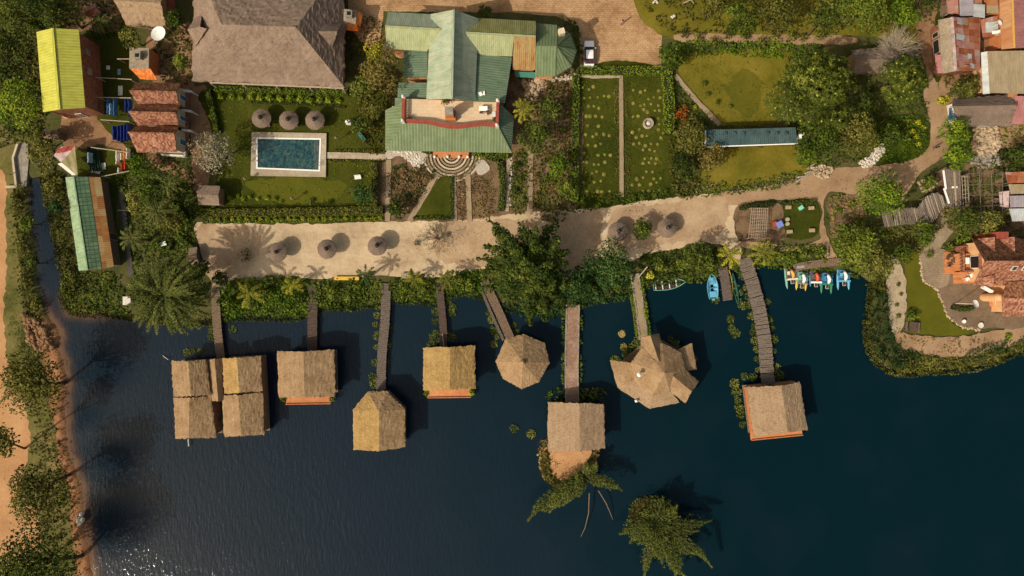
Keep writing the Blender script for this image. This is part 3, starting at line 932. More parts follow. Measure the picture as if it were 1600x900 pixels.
m['tile_brown'] = tiles('brown_clay_tiles', [(.115, .048, .026), (.185, .078, .040), (.26, .115, .058), (.32, .16, .085)])
m['tile_orange'] = tiles('bright_clay_tiles', [(.46, .115, .028), (.60, .17, .04), (.66, .23, .065)])
m['brick_wall'] = tiles('red_brick_wall', [(.20, .075, .045), (.29, .12, .075), (.36, .17, .11)], (.3, .12))
m['orange_wall'] = plain('orange_plaster', (.44, .16, .06), .85, .18, 1.4)
m['apricot_wall'] = plain('apricot_plaster', (.60, .34, .17), .85, .15, 1.2)
m['red_paint'] = plain('brick_red_paint', (.27, .062, .042), .6, .2, 2)
m['cream'] = plain('cream_plaster', (.58, .47, .34), .85, .15, 1.5)
m['white'] = plain('white_paint', (.78, .75, .70), .5, .08, 3)
m['dirty_white'] = plain('weathered_white', (.58, .54, .48), .7, .22, 3)
m['mud_wall'] = plain('mud_wall', (.25, .145, .085), .95, .3, 2)
m['wood_dark'] = plain('dark_wet_boards', (.085, .058, .046), .85, .4, 5)
m['wood_brown'] = plain('brown_boards', (.17, .115, .078), .85, .4, 5)
m['wood_grey'] = plain('grey_boards', (.125, .097, .08), .85, .42, 5)
m['wood_pale'] = plain('weathered_pole', (.36, .29, .215), .85, .25, 5)
m['pole'] = plain('bark_poles', (.15, .118, .095), .9, .5, 7)
m['bamboo'] = plain('dry_bamboo', (.34, .25, .15), .8, .3, 5)
m['dark'] = plain('dark_interior', (.018, .015, .013), .9, .2, 3, bump=0)
m['glass'] = plain('window_glass', (.03, .036, .038), .08, .1, 1, spec=.6, bump=0)
m['glass_red'] = plain('rear_glass', (.05, .016, .018), .1, .4, 3, spec=.6, bump=0)
m['rubber'] = plain('rubber', (.018, .018, .018), .9, .1, 3, bump=0)
m['car_white'] = plain('white_car_paint', (.82, .80, .80), .2, .02, 1, spec=.8, bump=0)
m['chrome'] = plain('bright_metal', (.6, .6, .6), .3, .05, 2, metal=1.0, bump=0)
m['lamp_glass'] = plain('lamp_lens', (.5, .5, .48), .15, .05, 2, spec=.5, bump=0)
m['lamp_red'] = plain('red_lens', (.35, .02, .015), .2, .1, 2, spec=.5, bump=0)
m['salmon'] = plain('salmon_cushion', (.58, .19, .145), .8, .1, 2)
m['teal_paint'] = plain('teal_paint', (.045, .17, .125), .6, .2, 3)
m['seafoam'] = plain('seafoam_paint', (.16, .36, .29), .5, .15, 3)
m['sky_paint'] = plain('sky_blue_paint', (.12, .36, .53), .5, .15, 3)
m['blue_paint'] = plain('blue_paint', (.055, .19, .36), .5, .2, 3)
m['yellow_paint'] = plain('yellow_paint', (.62, .37, .05), .5, .15, 3)
m['green_paint'] = plain('green_paint', (.035, .19, .10), .5, .2, 3)
m['dk_green_paint'] = plain('dark_green_paint', (.025, .085, .06), .55, .25, 3)
m['red_gloss'] = plain('faded_red_paint', (.50, .095, .055), .5, .18, 3)
m['amber_paint'] = plain('amber_paint', (.55, .30, .07), .5, .2, 3)
m['cloth_blue'] = plain('blue_cloth', (.040, .12, .26), .9, .3, 3)
m['cloth_navy'] = plain('navy_cloth', (.016, .032, .16), .9, .25, 3)
m['cloth_white'] = plain('white_cloth', (.62, .58, .50), .9, .12, 3)
m['cloth_orange'] = plain('orange_cloth', (.62, .22, .03), .9, .15, 3)
m['cloth_red'] = plain('red_cloth', (.42, .06, .025), .9, .15, 3)
m['cloth_sky'] = plain('pale_blue_cloth', (.20, .30, .38), .9, .15, 3)
m['netting'] = plain('dark_green_netting', (.018, .034, .020), .95, .3, 3)
m['plastic_red'] = plain('red_plastic', (.38, .06, .04), .45, .1, 3, bump=0)
m['plastic_blue'] = plain('blue_plastic', (.16, .22, .52), .45, .1, 3, bump=0)
m['plastic_mint'] = plain('mint_plastic', (.20, .55, .42), .45, .1, 3, bump=0)
m['skin'] = plain('skin', (.20, .11, .07), .6, .1, 4, bump=0)
m['hair'] = plain('black_hair', (.012, .010, .009), .7, .2, 5, bump=0)
m['pink_shirt'] = plain('pink_shirt', (.62, .30, .32), .85, .1, 4, bump=0)
m['grey_trousers'] = plain('grey_trousers', (.16, .15, .16), .85, .2, 4, bump=0)
m['navy_shirt'] = plain('navy_shirt', (.035, .045, .09), .85, .2, 4, bump=0)

def pool_floor():
    t = NT('slate_pool_lining')
    co = t.coord('World')
    v = t.n('ShaderNodeTexVoronoi'); t.l(co, v.inputs['Vector']); v.inputs['Scale'].default_value = 3.4
    k = t.math('ADD', t.math('MULTIPLY', v.outputs['Color'], .5), t.math('MULTIPLY', t.noise(co, 1.1, 5, .6), .5))
    t.col(t.ramp(k, [(.006, .030, .045), (.012, .050, .060), (.024, .070, .062), (.06, .085, .05)], .34, .72)); t.rough(.6)
    return t.mat
m['pool_floor'] = pool_floor()

build_terrain()
build_water()

def g(*a, **k): return sheet(*a, **k)
g('bank_grass', [(-120,215),(28,215),(32,260),(20,300),(26,340),(28,400),(34,440),(36,490),(34,540),(60,600),(84,660),(92,720),(108,770),(112,830),(118,920),(112,1100),(-120,1100)], m['rough_grass'], 3, label='rough sunburnt grass on the west bank')
g('bank_track', [(-120,240),(-4,260),(8,330),(10,420),(6,500),(12,560),(30,600),(44,660),(46,700),(34,760),(58,800),(64,850),(40,905),(30,1000),(-120,1000)], m['track'], 4, label='sandy track along the west bank')
g('yard_dirt', [(100,178),(150,170),(165,200),(205,238),(200,246),(160,225),(130,240),(104,236),(96,205)], m['red_dirt'], 3, label='bare reddish yard in front of the lime roofed house')
g('back_yard', [(105,-30),(190,-30),(185,50),(140,48),(100,40)], m['red_dirt'], 5, label='brown yard behind the houses')
g('drying_lawn', [(140,60),(205,60),(206,160),(205,228),(188,222),(160,195),(150,172),(148,100)], m['lawn'], 3, label='shady drying green')
g('drying_lawn', [(122,232),(205,240),(205,275),(185,300),(178,420),(180,440),(108,440),(176,430),(165,280),(122,276)], m['lawn'], 3, label='lawn with washing lines')
g('hall_yard', [(230,60),(262,55),(300,40),(302,130),(326,140),(330,250),(318,300),(306,300),(300,240),(288,140),(240,130)], m['red_dirt'], 3, label='dirt path beside the thatched hall')
g('hut_path', [(228,235),(250,245),(285,262),(312,285),(306,300),(275,275),(240,258)], m['red_dirt'], 2, label='dirt path to the little thatched hut')
g('courtyard', [(543,-60),(1036,-60),(1033,104),(930,108),(906,106),(905,44),(870,26),(800,20),(600,18),(590,90),(560,60),(545,40)], m['court'], 1.2, False, label='courtyard paved with earth coloured bricks')
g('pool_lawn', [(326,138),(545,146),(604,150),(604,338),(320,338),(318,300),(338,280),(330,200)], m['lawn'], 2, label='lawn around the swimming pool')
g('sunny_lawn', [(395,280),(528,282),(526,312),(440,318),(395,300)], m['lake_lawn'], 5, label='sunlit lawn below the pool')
g('garden_lawn', [(900,120),(1046,120),(1050,312),(1000,318),(940,326),(900,328)], m['lawn'], 2, label='vegetable lawn planted in rows')
g('round_lawn', [(1062,86),(1100,82),(1235,80),(1222,130),(1210,190),(1130,196),(1108,184),(1072,140),(1060,120)], m['dry_lawn'], 3, label='sunburnt lawn with a round green patch')
g('green_patch', [(1144,118),(1172,110),(1190,130),(1188,160),(1170,180),(1144,170),(1136,142)], m['round_patch'], 7, label='darker round patch of lawn')
g('shed_lawn', [(1108,236),(1245,228),(1272,238),(1262,272),(1180,286),(1102,298),(1098,260)], m['dry_lawn'], 3, label='lawn below the blue roofed shed')
g('upper_lawn', [(1034,-60),(1450,-60),(1446,60),(1330,56),(1034,56)], m['dry_lawn'], 3, label='grass above the earth bank')
g('earth_path', [(1062,52),(1150,54),(1320,57),(1322,70),(1150,66),(1062,66)], m['dirt'], 2, label='earth path above the lawn')
g('front_yard', [(604,232),(800,240),(828,244),(835,330),(740,345),(604,346)], m['bed_soil'], 2, label='garden in front of the green roofed hotel')
g('soil_beds', [(798,118),(900,118),(900,326),(832,330),(798,240)], m['bed_soil'], 3, label='soil beds beside the hotel')
g('hill_grass', [(1370,190),(1440,180),(1452,215),(1440,245),(1400,258),(1366,250)], m['lawn'], 3, label='grassy bend of the road')
g('sand_plaza', [(304,352),(330,348),(420,350),(520,349),(600,346),(640,346),(700,345),(760,340),(800,334),(860,329),(940,325),(1000,315),(1060,308),(1130,301),(1185,308),(1150,322),(1148,360),(1158,390),(1152,410),(1130,384),(1080,380),(1060,388),(1010,398),(985,408),(950,410),(900,430),(870,440),(800,440),(760,420),(700,432),(640,434),(600,430),(560,434),(500,436),(460,432),(420,437),(366,437),(346,460),(334,460),(328,432),(316,400),(310,375)], m['sand'], 2.5, label='sandy promenade along the lake')
g('worn_sand', [(690,350),(780,344),(860,336),(930,330),(946,345),(936,372),(944,392),(900,424),(820,430),(740,416),(690,410),(676,378)], m['dirt2'], 6, label='browner trodden part of the promenade')
g('dirt_road', [(1110,305),(1130,301),(1200,290),(1262,276),(1275,262),(1330,262),(1392,256),(1425,250),(1448,232),(1454,210),(1450,180),(1443,150),(1446,110),(1440,70),(1446,30),(1452,-60),(1472,-60),(1464,30),(1462,100),(1466,140),(1474,165),(1480,195),(1482,228),(1468,250),(1440,268),(1424,290),(1412,312),(1402,310),(1340,306),(1292,302),(1288,350),(1300,388),(1312,412),(1296,414),(1286,395),(1281,360),(1281,318),(1240,314),(1200,312),(1150,320),(1120,322)], m['dirt'], 2, label='dirt road between the gardens')
g('worn_sand', [(312,356),(350,352),(396,358),(410,390),(380,420),(340,440),(322,420)], m['dirt2'], 6, label='browner trodden corner of the promenade')
g('worn_sand', [(960,330),(1040,318),(1130,310),(1140,330),(1120,372),(1060,380),(1000,392),(955,396)], m['dirt2'], 7, label='tan trodden stretch of the promenade towards the road')
g('islet_ground', [(852,700),(920,700),(916,722),(900,742),(880,750),(862,740),(854,722)], m['track'], 2, label='tan bare ground of the islet below the lined reed hut')
g('side_path', [(1150,378),(1180,378),(1240,384),(1272,378),(1284,372),(1284,384),(1240,392),(1180,392)], m['dirt'], 2, label='dirt path above the shore')
g('villa_path', [(1470,330),(1482,345),(1500,350),(1480,372),(1466,395),(1464,430),(1440,420),(1436,400),(1452,370),(1462,345)], m['cobble'], 2, label='paved path to the villa')
g('villa_patio', [(1436,398),(1470,392),(1620,392),(1620,520),(1560,512),(1520,515),(1500,510),(1478,490),(1462,455),(1440,440)], m['patio'], 1, label='brown brick patio around the villa')
g('patio_upper', [(1438,398),(1480,392),(1482,440),(1464,450),(1444,440),(1436,420)], m['cobble'], 1, label='pale worn corner of the patio')
g('lakeside_lawn', [(1412,392),(1434,398),(1440,438),(1464,456),(1478,492),(1500,512),(1522,516),(1500,524),(1440,522),(1422,515),(1416,450)], m['lake_lawn'], 1.5, label='smooth lawn beside the lake')
g('gravel_path', [(1386,400),(1402,402),(1414,440),(1416,480),(1410,510),(1402,520),(1392,518),(1386,470),(1383,430)], m['gravel'], 2.5, label='pale gravel path by the reeds')
g('shore_soil', [(1400,518),(1430,524),(1500,526),(1560,516),(1700,504),(1700,532),(1580,540),(1520,556),(1460,556),(1415,545),(1398,530)], m['dirt'], 3, label='bare bank below the villa lawn')
g('east_yard', [(1500,120),(1700,120),(1700,260),(1590,232),(1520,236),(1520,200),(1480,190),(1466,120)], m['dirt'], 3, label='bare yard between the tin roofed houses')
g('east_yard', [(1456,-60),(1700,-60),(1700,122),(1462,122)], m['red_dirt'], 3, label='trodden yard under the rusty roofs')
g('stall_yard', [(1475,262),(1700,262),(1700,362),(1500,362),(1480,340)], m['bed_soil'], 3, label='dark soil under the trellises')
g('plot_soil', [(1150,322),(1200,318),(1222,322),(1226,372),(1180,376),(1154,372)], m['bed_soil'], 2, label='soil plot under the bean trellis')
g('plot_lawn', [(1228,318),(1274,316),(1275,366),(1230,370)], m['lawn'], 1, label='little square of green lawn')
g('bed_soil', [(1292,310),(1344,308),(1352,340),(1345,372),(1300,372),(1296,340)], m['bed_soil'], 2, label='dry planting bed beside the path')
g('pool_path', strip([(511,243),(560,244),(604,246)], 10), m['stone_path'], .5, False, label='stone path from the pool')
g('white_pebbles', [(606,234),(640,234),(664,238),(664,252),(650,266),(640,254),(626,244),(606,248)], m['white_gravel'], 2, label='white pebbles beside the steps')
g('white_pebbles', [(744,254),(756,250),(766,264),(758,272),(746,272)], m['white_gravel'], 1.5, label='white pebbles at the end of the steps')
g('garden_path', strip([(608,250),(606,346)], 8), m['plank_path'], .6, False, label='path beside the pool garden')
g('garden_path', strip([(683,272),(666,302),(640,346)], 8), m['plank_path'], .6, False, label='slanting path from the steps')
g('garden_path', strip([(709,272),(711,346)], 7), m['plank_path'], .6, False, label='straight path below the steps')
g('garden_path', strip([(731,272),(734,346)], 8), m['plank_path'], .6, False, label='second straight path below the steps')
g('garden_path', strip([(794,244),(792,330)], 6), m['gravel'], 1, False, label='stony path beside the hedge')
g('garden_path', strip([(829,234),(828,332)], 9), m['plank_path'], 1, False, label='dirt path between the flower beds')
g('garden_path', strip([(970,118),(971,308)], 6.5), m['plank_path'], .5, False, label='straight pale path through the vegetable lawn')
g('garden_path', strip([(1054,118),(1085,155),(1124,196)], 7.5), m['plank_path'], .8, False, label='slanting path beside the round lawn')
g('garden_path', strip([(896,118),(930,121),(968,120)], 5), m['stone_path'], .8, False, label='stone path along the hedge')
g('triangle_lawn', [(688,276),(706,276),(706,338),(648,340)], m['lawn'], .8, False, label='clipped triangle of lawn')
g('soil_plot', [(1460,28),(1472,28),(1470,120),(1456,118)], m['lawn'], 1.5, label='weedy strip beside the rusty house')
def hall():
    ze, zr, t = 3.0, 8.4, .35
    A, B, C, D = W(300, 126, ze), W(538, 136, ze), W(538, -60, ze), W(303, -62, ze)
    R0, R1 = W(346, 38, zr), W(462, 42, zr)
    ctr = (A + B + C + D) / 4
    root = thing('thatched_hall', (ctr.x, ctr.y, 0), 'large hall with a hipped grey brown thatched roof and two small dormers', 'hall')
    roof('roof', [([A, B, R1, R0], 0), ([B, C, R1], 0), ([C, D, R0, R1], 0), ([D, A, R0], 0)], t, m['thatch_hall'], root, 34, .10, .16)
    foot = inset_xy([A, B, C, D], 1.1)
    mb = MB(); mb.prism([(p.x, p.y) for p in foot], 0, ze + .3); mb.build('wall', m['apricot_wall'], root)
    mb = MB(); p, q = W(328, 129, 2.75), W(537, 138, 2.75); mb.beam(p, q, .22, .16); mb.build('eave_board', m['wood_pale'], root)
    for x in (330, 380, 432, 484, 536):
        y = 130 + (x - 328) * .043
        p = W(x, y, 2.7); mb = MB(); mb.tube([(p.x, p.y - .05, 0), (p.x, p.y - .05, 2.65)], .11, 8); mb.build('post', m['wood_pale'], root)
    roof('dormer', [([W(293, 46, 5.7), W(312, 41, 6.6), W(323, 45, 6.6), W(306, 71, 4.1)], 0), ([W(293, 46, 5.7), W(312, 41, 6.6), W(316, 22, 4.6), W(303, 30, 4.2)], 0)], .25, m['thatch_hall'], root, 6, .05, .05)
    roof('dormer', [([W(497, 49, 6.5), W(527, 49, 6.0), W(519, 75, 4.2)], 0), ([W(497, 49, 6.5), W(527, 49, 6.0), W(534, 36, 3.9), W(507, 36, 5.0)], 0)], .25, m['thatch_hall'], root, 6, .05, .05)
    return root
hall()

def hotel():
    root = thing('green_roofed_hotel', (-10.0, 33, 0), 'large hotel with joined pale green metal roofs and a roof terrace', 'hotel')
    zr = 8.6; ze = 5.6
    R0, R1 = W(709, 15, zr), W(706, 154, zr)
    E0, E1 = W(673, 22, ze), W(666, 155, ze)
    F0, F1 = W(748, 29, ze), W(742, 159, ze)
    roof('main_roof', [([R0, E0, E1, R1], 0), ([R0, R1, F1, F0], 1)], .1, [m['green_roof'], m['green_roof']], root)
    mb = MB(); mb.beam(R0 + Vector((0, 0, .04)), R1 + Vector((0, 0, .04)), .28, .08); mb.build('ridge_cap', m['green_roof'], root)
    zw, zwe = 7.2, 5.0
    a, b = W(602, 41, zw), W(690, 46, zw)
    roof('wing_roof', [([a, b, W(672, 22, zwe), W(606, 19, zwe)], 0), ([a, b, W(667, 80, zwe), W(604, 76, zwe)], 1)], .1, [m['green_roof'], m['green_mixed']], root)
    mb = MB(); mb.beam(a, b, .26, .12); mb.build('ridge_cap', m['green_mixed'], root)
    a, b, k = W(728, 51, zw), W(837, 57, zw), W(803, 55, zw)
    roof('wing_roof', [([a, b, W(837, 33, zwe), W(748, 28, zwe)], 0), ([a, k, W(800, 88, zwe), W(744, 86, zwe)], 1), ([k, b, W(837, 109, 3.9), W(801, 109, 3.9)], 2)], .1, [m['green_olive'], m['green_mixed'], m['green_rusty']], root)
    mb = MB(); mb.beam(a, b, .26, .12); mb.build('ridge_cap', m['green_mixed'], root)
    ap = W(869, 72, 6.7); al = W(838, 72, 6.7); e = 4.3
    ring = [W(838, 36, e), W(869, 39, e), W(891, 52, e), W(901, 79, e), W(893, 104, e), W(867, 119, e), W(836, 119, e)]
    fs = [([al, ap, ring[1], ring[0]], 0)] + [([ap, ring[i], ring[i + 1]], 0) for i in range(1, 5)] + [([al, ap, ring[5], ring[6]], 0)]
    roof('pavilion_roof', fs, .1, m['green_teal'], root)
    for p in ring[1:6]:
        mb = MB(); mb.beam(ap + Vector((0, 0, .03)), p + Vector((0, 0, .05)), .16, .07); mb.build('hip_cap', m['green_teal'], root)
    mb = MB(); c = W(877, 52, 5.4); mb.box((c.x, c.y, 5.4), (.85, .8, 2.0), .3); mb.build('chimney', m['cream'], root)
    roof('lean_to_roof', [([W(742, 84, 5.2), W(800, 90, 4.6), W(789, 161, 4.6), W(741, 157, 5.2)], 0)], .1, m['green_dark'], root)
    roof('lean_to_roof', [([W(631, 76, 3.9), W(668, 80, 4.6), W(667, 121, 4.6), W(630, 121, 3.9)], 0)], .1, m['green_dark'], root)
    roof('lean_to_roof', [([W(622, 129, 3.6), W(667, 129, 4.2), W(667, 154, 4.2), W(621, 153, 3.6)], 0)], .1, m['green_dark'], root)
    roof('canopy', [([W(806, 112, 3.0), W(837, 113, 3.0), W(836, 122, 2.6), W(806, 120, 2.6)], 0)], .06, m['teal_paint'], root)
    zo, zi = 3.2, 4.6
    o1, o2, o3, o4 = W(602, 172, zo), W(602, 235, zo), W(799, 239, zo), W(803, 182, zo)
    i1, i2, i3, i4 = W(634, 158, zi), W(632, 192, zi), W(778, 198, zi), W(781, 162, zi)
    roof('verandah_roof', [([o1, o2, i2, i1], 0), ([o2, o3, i3, i2], 0), ([o3, o4, i4, i3], 1)], .1, [m['green_teal'], m['green_dark']], root)
    roof('verandah_roof', [([W(617, 153, 3.6), W(634, 153, 4.5), W(634, 176, 4.5), W(617, 173, 3.6)], 0)], .08, m['green_dark'], root)
    mb = MB(); mb.beam(i3 + Vector((0, 0, .05)), o3 + Vector((0, 0, .06)), .16, .08); mb.build('hip_cap', m['green_teal'], root)
    zt = 4.75
    edge = [(632, 154), (778, 160), (777, 197), (755, 195), (735, 197), (715, 200), (700, 200), (685, 197), (668, 192), (650, 191), (631, 190)]
    mb = MB(); mb.prism([W(x, y, zt).xy for x, y in edge], zt - 1.2, zt); mb.build('terrace_floor', m['terrace_tile'], root)
    wall = [(632, 155), (631, 190), (650, 191), (668, 192), (685, 196), (700, 199), (715, 199.5), (735, 197), (755, 195), (777, 197), (778, 160)]
    pts = [W(x, y, zt) for x, y in wall]
    mb = MB(); bal = MB()
    for p, q in zip(pts[:-1], pts[1:]):
        mb.beam(p + Vector((0, 0, .95)), q + Vector((0, 0, .95)), .42, .16); mb.beam(p + Vector((0, 0, .1)), q + Vector((0, 0, .1)), .36, .2)
        n = max(2, int((q - p).length / .38))
        for i in range(n):
            c = p.lerp(q, (i + .5) / n); bal.tube([c + Vector((0, 0, .2)), c + Vector((0, 0, .5)), c + Vector((0, 0, .87))], [.07, .12, .07], 6)
    mb.build('parapet', m['red_paint'], root); bal.build('balusters', m['white'], root)
    for x, y in ((632, 154), (631, 191), (777, 198), (778, 160)):
        mb = MB(); p = W(x, y, zt); mb.box((p.x, p.y, zt + .62), (.5, .5, 1.25)); mb.lathe([(.26, 1.25), (.22, 1.4), (.1, 1.55)], 8, (p.x, p.y, zt)); mb.build('pillar', m['dirty_white'], root)
    mb = MB(); c = W(704, 181, zt + .4); mb.box((c.x, c.y, zt + .45), (1.55, 1.5, .9)); mb.box((c.x, c.y + .1, zt + 1.5), (1.15, 1.1, 1.3), m=0); ch = mb.build('chimney', m['orange_wall'], root)
    mb = MB(); c2 = W(704, 170, zt + 2.6); mb.box((c.x, c.y + .1, zt + 2.5), (.95, .95, .8)); mb.box((c.x, c.y + .1, zt + 3.0), (1.2, 1.2, .14)); mb.build('chimney_pot', m['stone'], ch)
    mb = MB()
    for poly, z in (([(678, 28), (742, 34), (738, 154), (671, 153)], 5.5), ([(609, 25), (690, 28), (690, 75), (609, 73)], 4.95), ([(730, 35), (838, 39), (838, 84), (730, 82)], 4.95),
                    ([(838, 41), (866, 44), (886, 56), (893, 79), (887, 98), (865, 112), (838, 112)], 4.25)):
        mb.prism([W(x, y, z).xy for x, y in poly], 0, z - .05)
    mb.prism([W(x, y, 4.6).xy for x, y in [(748, 86), (792, 84), (785, 156), (748, 154)]], 0, 4.4)
    mb.prism([W(x, y, 4.2).xy for x, y in [(634, 80), (668, 84), (668, 118), (634, 118)]], 0, 3.7)
    mb.prism([W(x, y, 3.9).xy for x, y in [(626, 132), (668, 132), (668, 170), (626, 170)]], 0, 3.4)
    mb.prism([W(x, y, 3.9).xy for x, y in [(804, 84), (834, 84), (834, 106), (804, 106)]], 0, 3.7)
    mb.prism([W(x, y, 0).xy for x, y in [(618, 174), (792, 180), (788, 222), (618, 219)]], 0, 3.1)
    mb.build('wall', m['apricot_wall'], root)
    mb = MB()
    for x in (618, 640, 662, 746, 768, 790): 
        p = W(x, 230, 0); mb = MB(); mb.tube([(p.x, p.y, 0), (p.x, p.y, 3.1)], .13, 8); mb.build('column', m['white'], root)
    for x in (630, 652, 750, 775): opening(root, W(x, 219.5, 0).xy, W(x + 13, 219.8, 0).xy, .9, 2.2, m['glass'], m['white'], out=(0, -1, 0), off=.14)
    opening(root, W(694, 221, 0).xy, W(716, 221, 0).xy, .05, 2.3, m['wood_brown'], m['white'], 'door', (0, -1, 0), off=.12, fname='door_frame')
    for x in (750, 775, 800, 822): opening(root, W(x, 34.8 + (x - 750) * .035, 5).xy, W(x + 11, 35.2 + (x - 750) * .035, 5).xy, 1.2, 2.8, m['glass'], m['white'], out=(0, 1, 0), off=.06)
    return root
hotel()

def lime_house():
    ze, zr = 5.6, 6.9
    A, B, C, D = W(57, 50, ze), W(123, 46, ze), W(133, 168, ze), W(67, 175, ze)
    R0, R1 = W(82, 44, zr), W(93, 171, zr)
    ctr = (A + B + C + D) / 4
    root = thing('lime_roofed_house', (ctr.x, ctr.y, 0), 'two storey red walled house under a bright lime green metal roof', 'house')
    roof('roof', [([A, R0, R1, D], 0), ([R0, B, C, R1], 0)], .1, m['lime_roof'], root)
    mb = MB(); mb.beam(R0 + Vector((0, 0, .03)), R1 + Vector((0, 0, .03)), .35, .08); mb.build('ridge_cap', m['lime_roof'], root)
    foot = inset_xy([A, B, C, D], .35)
    gable_walls(root, foot, ze - .1, zr - .4, 0, m['brick_wall'])
    b, c = foot[1], foot[2]
    for f, w in ((.2, .1), (.47, .11)):
        for z0 in (2.6,):
            p, q = b.lerp(c, f - w / 2), b.lerp(c, f + w / 2)
            opening(root, p.xy, q.xy, z0, z0 + 1.3, m['stone'], m['brick_wall'], out=(1, 0, 0), off=.04)
    d = foot[3]
    opening(root, c.lerp(d, .45).xy, c.lerp(d, .6).xy, .05, 2.1, m['wood_brown'], m['dirty_white'], 'door', (0, -1, 0), off=.04, fname='door_frame')
    mb = MB(); mb.prism([W(x, y, 0).xy for x, y in [(90, 176), (138, 171), (150, 178), (104, 186)]], 0, .35); mb.build('doorstep', m['apricot_wall'], root)
lime_house()

def yard_thatch():
    ze, zr = 2.8, 4.6
    A, B = W(198, 40, ze), W(260, 43, ze); R0, R1 = W(178, 0, zr), W(251, 5, zr); C, D = W(262, -42, ze), W(186, -46, ze)
    A2 = W(190, 37, ze)
    root = thing('thatched_house', ((A.x + B.x) / 2, (R0.y + A.y) / 2, 0), 'house with a pale straw roof behind the white satellite dish', 'house')
    roof('roof', [([A, B, R1, R0], 0), ([R0, R1, C, D], 0)], .28, m['thatch_pale'], root, 14, .07, .1)
    foot = inset_xy([D, A2, B, C], .5)
    gable_walls(root, foot, ze - .05, zr - .6, 0, m['mud_wall'], ends=((0, 1), (2, 3)))
    opening(root, foot[1].lerp(foot[2], .4).xy, foot[1].lerp(foot[2], .55).xy, .05, 2.0, m['wood_brown'], m['wood_pale'], 'door', (0, -1, 0), off=.04, fname='door_frame')
    mb = MB(); mb.prism([W(x, y, 0).xy for x, y in [(262, 0), (274, 2), (274, 36), (262, 34)]], 0, 1.9); mb.build('side_wall', m['brick_wall'], root)
yard_thatch()

def outbuilding(px, py, label, w, d, rz=0.0, tile=True):
    c = W(px, py, 3.0)
    root = thing('orange_outbuilding', (c.x, c.y, 0), label, 'outbuilding')
    M3 = Matrix.Rotation(rz, 4, 'Z')
    def T(x, y, z): return c.xy.to_3d() + (M3 @ Vector((x, y, 0))) + Vector((0, 0, z))
    mb = MB(); mb.prism([T(x, y, 0).xy for x, y in ((-w / 2, -d / 2), (w / 2, -d / 2), (w / 2, d / 2), (-w / 2, d / 2))], 0, 2.9); mb.build('wall', m['orange_wall'], root)
    roof('roof', [([T(-w / 2 - .15, -d / 2, 3.05), T(w / 2 - .1, -d / 2, 3.05), T(w / 2 - .1, d / 2 + .15, 3.1), T(-w / 2 - .15, d / 2 + .15, 3.1)], 0)], .15, m['asbestos'], root, 4, .02)
    if tile: roof('porch_roof', [([T(-w / 2 - .2, -d / 2 + .1, 3.0), T(w / 2 + .1, -d / 2 + .1, 3.0), T(w / 2 + .9, -d / 2 - 1.5, 2.2), T(-w / 2 + 1.1, -d / 2 - 1.3, 2.2)], 0)], .1, m['tile_orange'], root)
    else: roof('porch_roof', [([T(-w / 2, -d / 2 + .05, 2.9), T(w / 2, -d / 2 + .05, 2.9), T(w / 2 + .2, -d / 2 - .8, 2.3), T(-w / 2, -d / 2 - .7, 2.3)], 0), ([T(w / 2, -d / 2 + .05, 2.9), T(w / 2, d / 2, 2.9), T(w / 2 + .6, d / 2, 2.4), T(w / 2 + .5, -d / 2, 2.4)], 0)], .1, m['tile_orange'], root)
    mb = MB(); p = T(.0, .25, 0); mb.box((p.x, p.y, 3.5), (.95, .95, .8), rz); ch = mb.build('chimney', m['stone'], root)
    mb = MB(); mb.box((p.x, p.y, 3.93), (.55, .55, .05), rz); mb.build('flue', m['dark'], ch)
    if tile:
        q = T(.1, -d / 2 - .35, 0); mb = MB(); mb.box((q.x, q.y, 1.3), (1.0, .8, .5), rz); mb.build('wash_basin', m['white'], root)
outbuilding(219, 92, 'little orange outbuilding with a grey chimney above three gabled tile roofs', 2.9, 3.0, -.03)
outbuilding(547, 27, 'little orange outbuilding against the corner of the big thatched hall', 2.1, 2.0, -.08, False)

